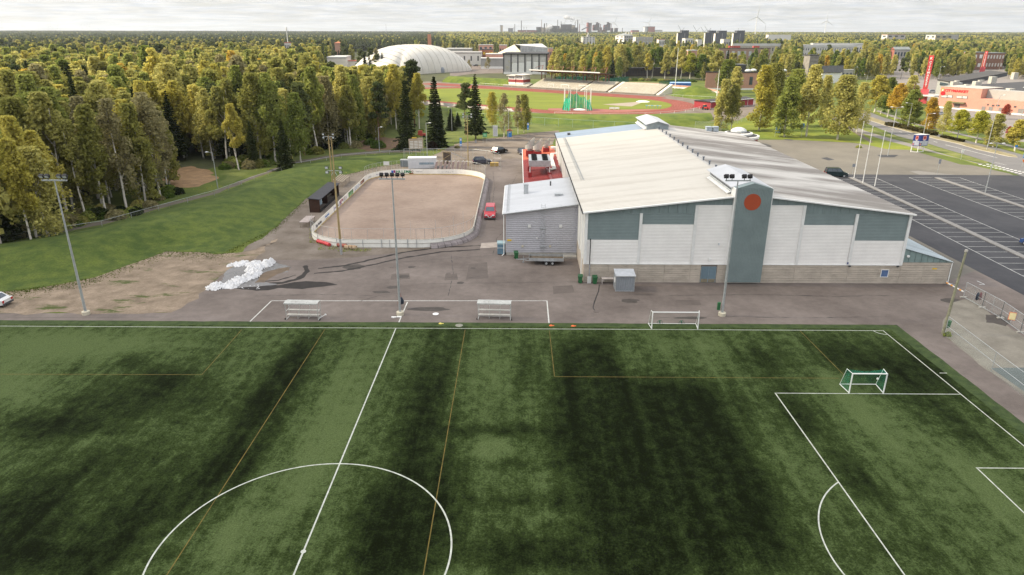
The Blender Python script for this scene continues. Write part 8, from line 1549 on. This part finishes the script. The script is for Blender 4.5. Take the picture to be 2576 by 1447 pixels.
# a few low trees in front of the grey hall are thinner
row.sort()
for i_,(px,py,pt,lf) in enumerate(row): tp('birch',px,py,pt,'%s tree, number %d from the left in the line of trees behind the stadium'%({'birch_olive':'olive','birch_green':'mid green','birch_yellow':'yellowing','green':'deep green','yg':'bright yellow-green','bare':'thin brownish'}[lf],i_+1),lf,1.5,group='trees in the row behind the stadium')
# --- scattered woodland
EDGE=[(640,90),(560,200),(535,262),(500,400),(478,425),(450,452),(436,500),(424,560),(412,640),(398,700),(388,790),(372,905),(345,960),(322,1010),(300,1042),(250,1046),(220,1020),(192,1000),(176,900),(160,880),(142,870),(130,885),(118,1180),(70,1250)]
def ebound(py):
    for (y0,x0),(y1,x1) in zip(EDGE[:-1],EDGE[1:]):
        if y1<=py<=y0: return x0+(x1-x0)*(y0-py)/(y0-y1)
    return 0
def wood_ok(x,y,h,ln):
    px,py=PJ(x,y,0)
    if px<-160 or px>2750: return None
    if py>640: return None
    d=math.hypot(x-X0,y-Y0); pt=PJ(x,y,h)[1]; w=2.6*FO/max(d,1)
    for (a,b,t_,u_,dd) in BL:
        if d<dd+25 and px+w>a and px-w<b and pt<u_-4 and py>t_: 
            if pt<t_+.72*(u_-t_) or d>dd-40: return None
    if px<ebound(py): 
        # open corridor for the sandy patch and clearing
        if 400<px<560 and 405<py<480: return None
        return 'L'
    if py<205 and px>1380 and not(px>1870 and py>200): return 'M'
    if py<135 and px>1130: return 'M'
    return None
rgw=random.Random(21); CAND=[]
def noi(x,y,s,k): return noise.noise((x*s+k,y*s,k))
# left forest dense
y=20.0
while y<1250:
    d=max(60,y-Y0); st=4.3 if d<420 else (5.5 if d<800 else 8)
    x=X0-d*.90-20
    while x<X0+d*.92+40:
        xx=x+rgw.uniform(-.45,.45)*st; yy=y+rgw.uniform(-.45,.45)*st; x+=st
        n_=noi(xx,yy,.012,3); conif=noi(xx,yy,.02,9)+noi(xx,yy,.07,5)*.5
        h=rgw.gauss(17.2,2.0); 
        zn=wood_ok(xx,yy,h,0)
        if not zn: continue
        dist=math.hypot(xx-X0,yy-Y0)
        if zn=='M':
            if rgw.random()<(.5 if dist<700 else .35): continue
            h=rgw.gauss(14.5,1.8)
        kind='birch'; lf=None
        if zn=='L':
            pc=.07 if dist<330 else .16
            if conif>.30: pc=.55
            if dist>560: pc+=.45
            if dist>800: pc+=.2
            if rgw.random()<pc: kind='spruce' if rgw.random()<.6 else 'pine'; h*=1.0 if dist<500 else .96
        else:
            if rgw.random()<(.05 if dist<800 else .25): kind='spruce' if rgw.random()<.4 else 'pine'
        if any((xx-a)**2+(yy-b)**2<9 for a,b in used): continue
        r=rgw.random(); q=noi(xx,yy,.03,1)
        if kind=='birch':
            lf='birch_olive'
            if zn=='M': lf='birch_olive' if r<.5 else 'birch_green' if r<.78 else 'green' if r<.9 else 'birch_yellow' if r<.985 else 'orange'
            else: lf='birch_yellow' if r<.11+.25*max(0,q) else 'birch_green' if r<.36 else 'bare' if r<.42 else 'orange' if r>.997 else 'birch_olive'
        CAND.append((dist,kind,xx,yy,max(8,h),lf,zn))
    y+=st
CAND.sort(); cnt={'birch':len(used),'spruce':0,'pine':0}; LIM={'birch':290,'spruce':150,'pine':90}; REST=[]
LBZ={('birch','L'):('birch in the dense olive and yellow woodland left of the rink','birches of the left woodland'),('spruce','L'):('dark spruce standing among the woodland birches','spruces of the left woodland'),('pine','L'):('pine standing among the woodland birches','pines of the left woodland'),('birch','M'):('leafy tree among the town buildings behind the stadium','trees among the town buildings'),('spruce','M'):('dark conifer among the town buildings','conifers among the town buildings'),('pine','M'):('pine among the town buildings','pines among the town buildings')}
def inframe(x,y,h): px,py=PJ(x,y,h*.7); return -40<px<2620
for c in CAND:
    dist,kind,x,y,h,lf,zn=c
    if cnt[kind]<LIM[kind] and inframe(x,y,h):
        lab,grp=LBZ[kind,zn]
        if kind=='birch': w_={'birch_olive':'olive','birch_green':'mid-green','birch_yellow':'yellow','green':'deep green','orange':'orange','bare':'thin brownish'}[lf]; lab=w_+' '+lab.replace('olive and yellow ',''); grp=w_+' '+grp
        tree(kind,x,y,h,lab,None,lf if kind=='birch' else None,rgw.uniform(.9,1.25) if kind=='birch' else rgw.uniform(.8,1.1),grp); cnt[kind]+=1
    else: REST.append(c)
# --- the rest: instanced from low-detail sources
src=bpy.data.collections.new('woodland_sources'); IDX={}
def joined(name,crownV,mat,tr,bark):
    me=cmesh(name,crownV,mat)
    return me
def lod(kind,seed,leaf,n,sz):
    if kind=='birch': P,S_,rg,C_=birch_pts(18,3.6,seed,n,.2,sz,clump=40)
    elif kind=='spruce': P,S_,rg=spruce_pts(18,3.0,seed,n,sz)
    else: P,S_,rg,C_=pine_pts(18,3.2,seed,n,sz,.4)
    V=cards(P,S_,rg,.5 if kind=='spruce' else 0); 
    # stem as two thin crossed strips of real width
    zt=8 if kind!='spruce' else 3; V=np.concatenate([V,np.array([[-.14,0,0],[.14,0,0],[.1,0,zt],[-.1,0,zt],[0,-.14,0],[0,.14,0],[0,.1,zt],[0,-.1,zt]])])
    me=cmesh('tree_source',V,LF[leaf]); me.materials.append(bark_b if kind=='birch' else bark_s); npoly=len(me.polygons); me.polygons[npoly-1].material_index=1; me.polygons[npoly-2].material_index=1; return me
k=0
for kind,leaf,seeds in [('birch','birch_olive',(301,302,303)),('birch','birch_green',(304,305)),('birch','birch_yellow',(306,307)),('birch','green',(308,)),('birch','orange',(309,)),('birch','bare',(310,)),('spruce','spruce',(320,321)),('pine','pine',(330,331))]:
    for s in seeds:
        me=lod(kind,s,leaf,1500,.42); o=bpy.data.objects.new('src_%02d'%k,me); src.objects.link(o); IDX.setdefault(leaf,[]).append(k); k+=1
# patches for beyond a kilometre
PK={}
for pi,(mix,key) in enumerate([({'birch':.35,'spruce':.3,'pine':.35},'mixed'),({'birch':.06,'spruce':.3,'pine':.64},'dark'),({'birch':.85,'spruce':.05,'pine':.1},'leafy'),({'birch':.08,'spruce':.4,'pine':.5},'dark'),({'birch':.6,'spruce':.1,'pine':.3},'mixed')]):
    VV={};rg=np.random.default_rng(500+pi)
    for t_ in range(64):
        kind=rg.choice(list(mix.keys()),p=np.array(list(mix.values()))/sum(mix.values())); h=float(rg.normal(16.5,2)); x_,y_=rg.uniform(-30,30,2)
        if kind=='birch': P,S_,r2,C_=birch_pts(h,3.6,900+t_,70,.35,1.05,clump=14); lf=str(rg.choice(['birch_olive','birch_green','birch_yellow'],p=[.55,.33,.12]))
        elif kind=='spruce': P,S_,r2=spruce_pts(h,2.6,900+t_,60,.95,.3); lf='spruce'
        else: P,S_,r2,C_=pine_pts(h,2.8,900+t_,60,.95,.55); lf='pine'
        P=P+np.array([x_,y_,0]); VV.setdefault(lf,[]).append(cards(P,S_,r2))
    lfs=list(VV); allv=np.concatenate([np.concatenate(VV[l]) for l in lfs]); me=cmesh('patch_source',allv,LF[lfs[0]])
    for l in lfs[1:]: me.materials.append(LF[l])
    mi=np.concatenate([np.full(sum(len(v) for v in VV[l])//4,j,dtype=np.int32) for j,l in enumerate(lfs)]); me.polygons.foreach_set('material_index',mi)
    o=bpy.data.objects.new('src_%02d'%k,me); src.objects.link(o); PK.setdefault(key,[]).append(k); k+=1
pts=[];idx=[];scl=[];rot=[]
for dist,kind,x,y,h,lf,zn in REST:
    key=lf if kind=='birch' else kind; pts.append((x,y,gz(x,y))); idx.append(rgw.choice(IDX[key])); scl.append(h/18*(1,1.0)[0]); rot.append(rgw.random()*6.28)
def gn(name,pts,idx,scl,rot):
    me=bpy.data.meshes.new(name); me.from_pydata(pts,[],[]); o=bpy.data.objects.new(name,me); C.objects.link(o); o['kind']='stuff'
    for nm,ty,dt in (('idx','INT',idx),('scl','FLOAT',scl),('rot','FLOAT',rot)): a=me.attributes.new(nm,ty,'POINT'); a.data.foreach_set('value',dt)
    g=bpy.data.node_groups.new(name+'_nodes','GeometryNodeTree'); g.interface.new_socket('Geometry',in_out='INPUT',socket_type='NodeSocketGeometry'); g.interface.new_socket('Geometry',in_out='OUTPUT',socket_type='NodeSocketGeometry')
    i=g.nodes.new('NodeGroupInput'); o_=g.nodes.new('NodeGroupOutput'); ins=g.nodes.new('GeometryNodeInstanceOnPoints'); ci=g.nodes.new('GeometryNodeCollectionInfo'); ci.inputs['Collection'].default_value=src; ci.inputs['Separate Children'].default_value=True; ci.inputs['Reset Children'].default_value=True
    ins.inputs['Pick Instance'].default_value=True; L=g.links
    def at_(nm,ty): n=g.nodes.new('GeometryNodeInputNamedAttribute'); n.data_type=ty; n.inputs['Name'].default_value=nm; return n.outputs['Attribute']
    cx=g.nodes.new('ShaderNodeCombineXYZ'); L.new(at_('rot','FLOAT'),cx.inputs[2]); cs=g.nodes.new('ShaderNodeCombineXYZ'); s=at_('scl','FLOAT')
    for q in range(3): L.new(s,cs.inputs[q])
    L.new(i.outputs[0],ins.inputs['Points']); L.new(ci.outputs[0],ins.inputs['Instance']); L.new(at_('idx','INT'),ins.inputs['Instance Index']); L.new(cx.outputs[0],ins.inputs['Rotation']); L.new(cs.outputs[0],ins.inputs['Scale']); L.new(ins.outputs[0],o_.inputs[0])
    m=o.modifiers.new('nodes','NODES'); m.node_group=g; return o
gn('woodland',pts,idx,scl,rot)
pts=[];idx=[];scl=[];rot=[]; y=1000
while y<11000:
    d=y-Y0; st=52 if d<4000 else 75
    x=X0-d*.86
    while x<X0+d*.86:
        xx=x+rgw.uniform(-15,15); yy=y+rgw.uniform(-15,15); x+=st
        dist=math.hypot(xx-X0,yy-Y0); px,py=PJ(xx,yy,gz(xx,yy)); pt=PJ(xx,yy,gz(xx,yy)+17)[1]
        if dist<1180: continue
        w=32*FO/dist; bad=False
        for (a,b,t_,u_,dd) in BL:
            if dd>900 and dist<dd+60 and px+w>a and px-w<b and pt<t_+.7*(u_-t_): bad=True; break
        if bad: continue
        q=noi(xx,yy,.0016,2)+noi(xx,yy,.006,8)*.4+(.75 if px<1100 else -.05)+(.1 if dist>2500 else 0)
        key='dark' if q>.22 else ('mixed' if q>-.12 else 'leafy'); pts.append((xx,yy,gz(xx,yy)-1)); idx.append(rgw.choice(PK[key])); scl.append(rgw.uniform(.9,1.1) if st<60 else 1.25); rot.append(rgw.random()*6.28)
    y+=st
gn('far_woodland',pts,idx,scl,rot)
# undergrowth at the woodland edge, bushes behind the stadium
ub=[];
for i in range(210):
    t=rgw.random(); px=-60+t*1120; 
    py=np.interp(px,[-60,0,120,250,330,400,560,640,760,900,1060],[610,600,585,556,545,512,430,425,392,372,372])-rgw.random()**1.5*26
    if 398<px<560 and 412<py<482: continue
    if px>740 and rgw.random()<.7: continue
    g_=G(px,py); ub.append(g_)
for i,g_ in enumerate(ub):
    if i<120: T=thing('bush','low bush in the undergrowth along the woodland edge','bush',g_,rgw.random()*6,'bushes along the woodland edge'); s=rgw.uniform(.5,1.35); T.scale=(s*1.2,s*1.2,s); o=obj('crown',SB[i%2],T); o.material_slots[0].link='OBJECT'; o.material_slots[0].material=LF[rgw.choice(['green','bare','birch_olive','green','birch_green','spruce'])]
for i,(px,py) in enumerate([(c3_(560+k*62,648)[0],c3_(0,652+k*1.5)[1]) for k in range(22)]+[(2160,372),(1150,373),(1060,330)]):
    g_=G(px,py+(-3 if i<22 else 0)); T=thing('bush','hedge-like bush behind the courts of the stadium' if i<22 else ['low bush on the verge near the road','x','yellow bush at the foot of the slim pine'][i-22] if i!=23 else 'low bush by the guide sign at the lot','bush',g_,i,'bushes behind the courts' if i<22 else None); T.scale=(2.2,1.6,1.2) if i<22 else (.6,.6,.5); o=obj('crown',SB[i%2],T); o.material_slots[0].link='OBJECT'; o.material_slots[0].material=LF[['green','birch_green','bare'][i%3]]
# weeds along the rink boards and fence feet (short tufts: uncountable)
def tufts(name,areas,n,leaf,sz=.10):
    P=[]
    for k in range(n):
        (x0,y0,x1,y1)=rgw.choice(areas); g_=G(rgw.uniform(x0,x1),rgw.uniform(y0,y1)); g_.z=rgw.uniform(.03,.2); P.append(tuple(g_))
    P=np.array(P); V=cards(P,np.full(len(P),sz)*(.5+rng.random(len(P))),rng); o=obj(name,cmesh(name,V,LF[leaf])); o['kind']='stuff'
tufts('weeds',[(778,575,800,612),(800,612,850,630),(850,627,935,634),(2372,838,2392,848)],900,'birch_green',.055)
P=[]
F3=interp(F_,12)
for q_ in range(7000):
    a_=F3[rgw.randrange(len(F3)-1)]; x_,y_=a_[0]+rgw.uniform(-6,6),a_[1]+abs(rgw.gauss(0,1))*(9 if a_[0]<620 else 5)-2.5; g_=G(x_,y_); P.append((g_.x,g_.y,rgw.uniform(.01,.05)))
P=np.array(P); o=obj('grass_tufts',cmesh('grass_tufts',cards(P,.055*(.5+rng.random(len(P))),rng,.7),leafm('leaf_bank_grass',(.06,.085,.015),(.12,.14,.03),.4,.2))); o['kind']='stuff'
tufts('fallen_leaves',[(640,440,1050,400),(300,560,640,470),(930,405,1200,355)],900,'birch_yellow',.06)
# ================================================================ UNSEEN CLOUD, ADDED ON THE SUN SIDE TO SHADE THE NEAR GROUND
cm_=bpy.data.materials.new('shade_cloud_vapour'); cm_.use_nodes=True; t=cm_.node_tree; t.nodes.clear(); o_=nn(t,'ShaderNodeOutputMaterial'); mi=nn(t,'ShaderNodeMixShader'); tr=nn(t,'ShaderNodeBsdfTransparent'); df=nn(t,'ShaderNodeBsdfTranslucent',i_Color=(.92,.93,.95,1)); dd=nn(t,'ShaderNodeBsdfDiffuse',i_Color=(.9,.9,.92,1)); m2_=nn(t,'ShaderNodeMixShader',i_0=.5)
t.links.new(df.outputs[0],m2_.inputs[1]); t.links.new(dd.outputs[0],m2_.inputs[2])
at=nn(t,'ShaderNodeAttribute',attribute_name='dens'); gp=nn(t,'ShaderNodeNewGeometry'); n1=nn(t,'ShaderNodeTexNoise',i_Scale=.012,i_Detail=5); t.links.new(gp.outputs['Position'],n1.inputs['Vector']); ma=nn(t,'ShaderNodeMath',operation='MULTIPLY_ADD',i_1=.35,i_2=-.175); t.links.new(n1.outputs[0],ma.inputs[0]); mb_=nn(t,'ShaderNodeMath',operation='ADD',use_clamp=True); t.links.new(at.outputs['Fac'],mb_.inputs[0]); t.links.new(ma.outputs[0],mb_.inputs[1])
m3=nn(t,'ShaderNodeMath',operation='MULTIPLY',i_1=.58); t.links.new(mb_.outputs[0],m3.inputs[0]); t.links.new(m3.outputs[0],mi.inputs[0]); t.links.new(tr.outputs[0],mi.inputs[1]); t.links.new(m2_.outputs[0],mi.inputs[2]); t.links.new(mi.outputs[0],o_.inputs[0])
HC_=650; off=Vector((SV.x,SV.y,0))/SV.z*HC_; mb=MB(); dens=[]; NX,NY=44,36
X0c,X1c,Y0c,Y1c=-215,160,-330,112
for side in (0,1):
    for j in range(NY+1):
        for i in range(NX+1):
            u,v=i/NX,j/NY; x=X0c+(X1c-X0c)*u; y=Y0c+(Y1c-Y0c)*v; e=min(1,min(u,1-u)/.16)*min(1,min(v,1-v)/.15); e=max(0,e); th=42*e**.5*(.7+.5*noise.noise((x*.012,y*.012,2)))
            yw=(x+70)*-.10
            mb.v.append((x+off.x,y+yw+off.y,HC_+(th if side else -th*.35)+6*noise.noise((x*.03,y*.03,7)))); dens.append(min(1,e*1.15))
n0=(NX+1)*(NY+1)
for side in (0,1):
    for j in range(NY):
        for i in range(NX):
            a=side*n0+j*(NX+1)+i; f=(a,a+1,a+NX+2,a+NX+1); mb.f.append(f if side else f[::-1]); mb.mi.append(0)
o=struct('cloud',mb,cm_,smooth=True); a_=o.data.attributes.new('dens','FLOAT','POINT'); a_.data.foreach_set('value',dens)
# ================================================================ AIR
hm_=bpy.data.materials.new('air_haze'); hm_.use_nodes=True; t=hm_.node_tree; t.nodes.clear(); o_=nn(t,'ShaderNodeOutputMaterial'); pv=nn(t,'ShaderNodeVolumePrincipled'); pv.inputs['Color'].default_value=(.82,.88,.95,1); pv.inputs['Density'].default_value=.00006; pv.inputs['Anisotropy'].default_value=.2; t.links.new(pv.outputs[0],o_.inputs['Volume'])
HZ=True
if HZ: o=struct('haze',MB().box(-14000,-300,-2,14000,14000,170),hm_,kind='stuff')
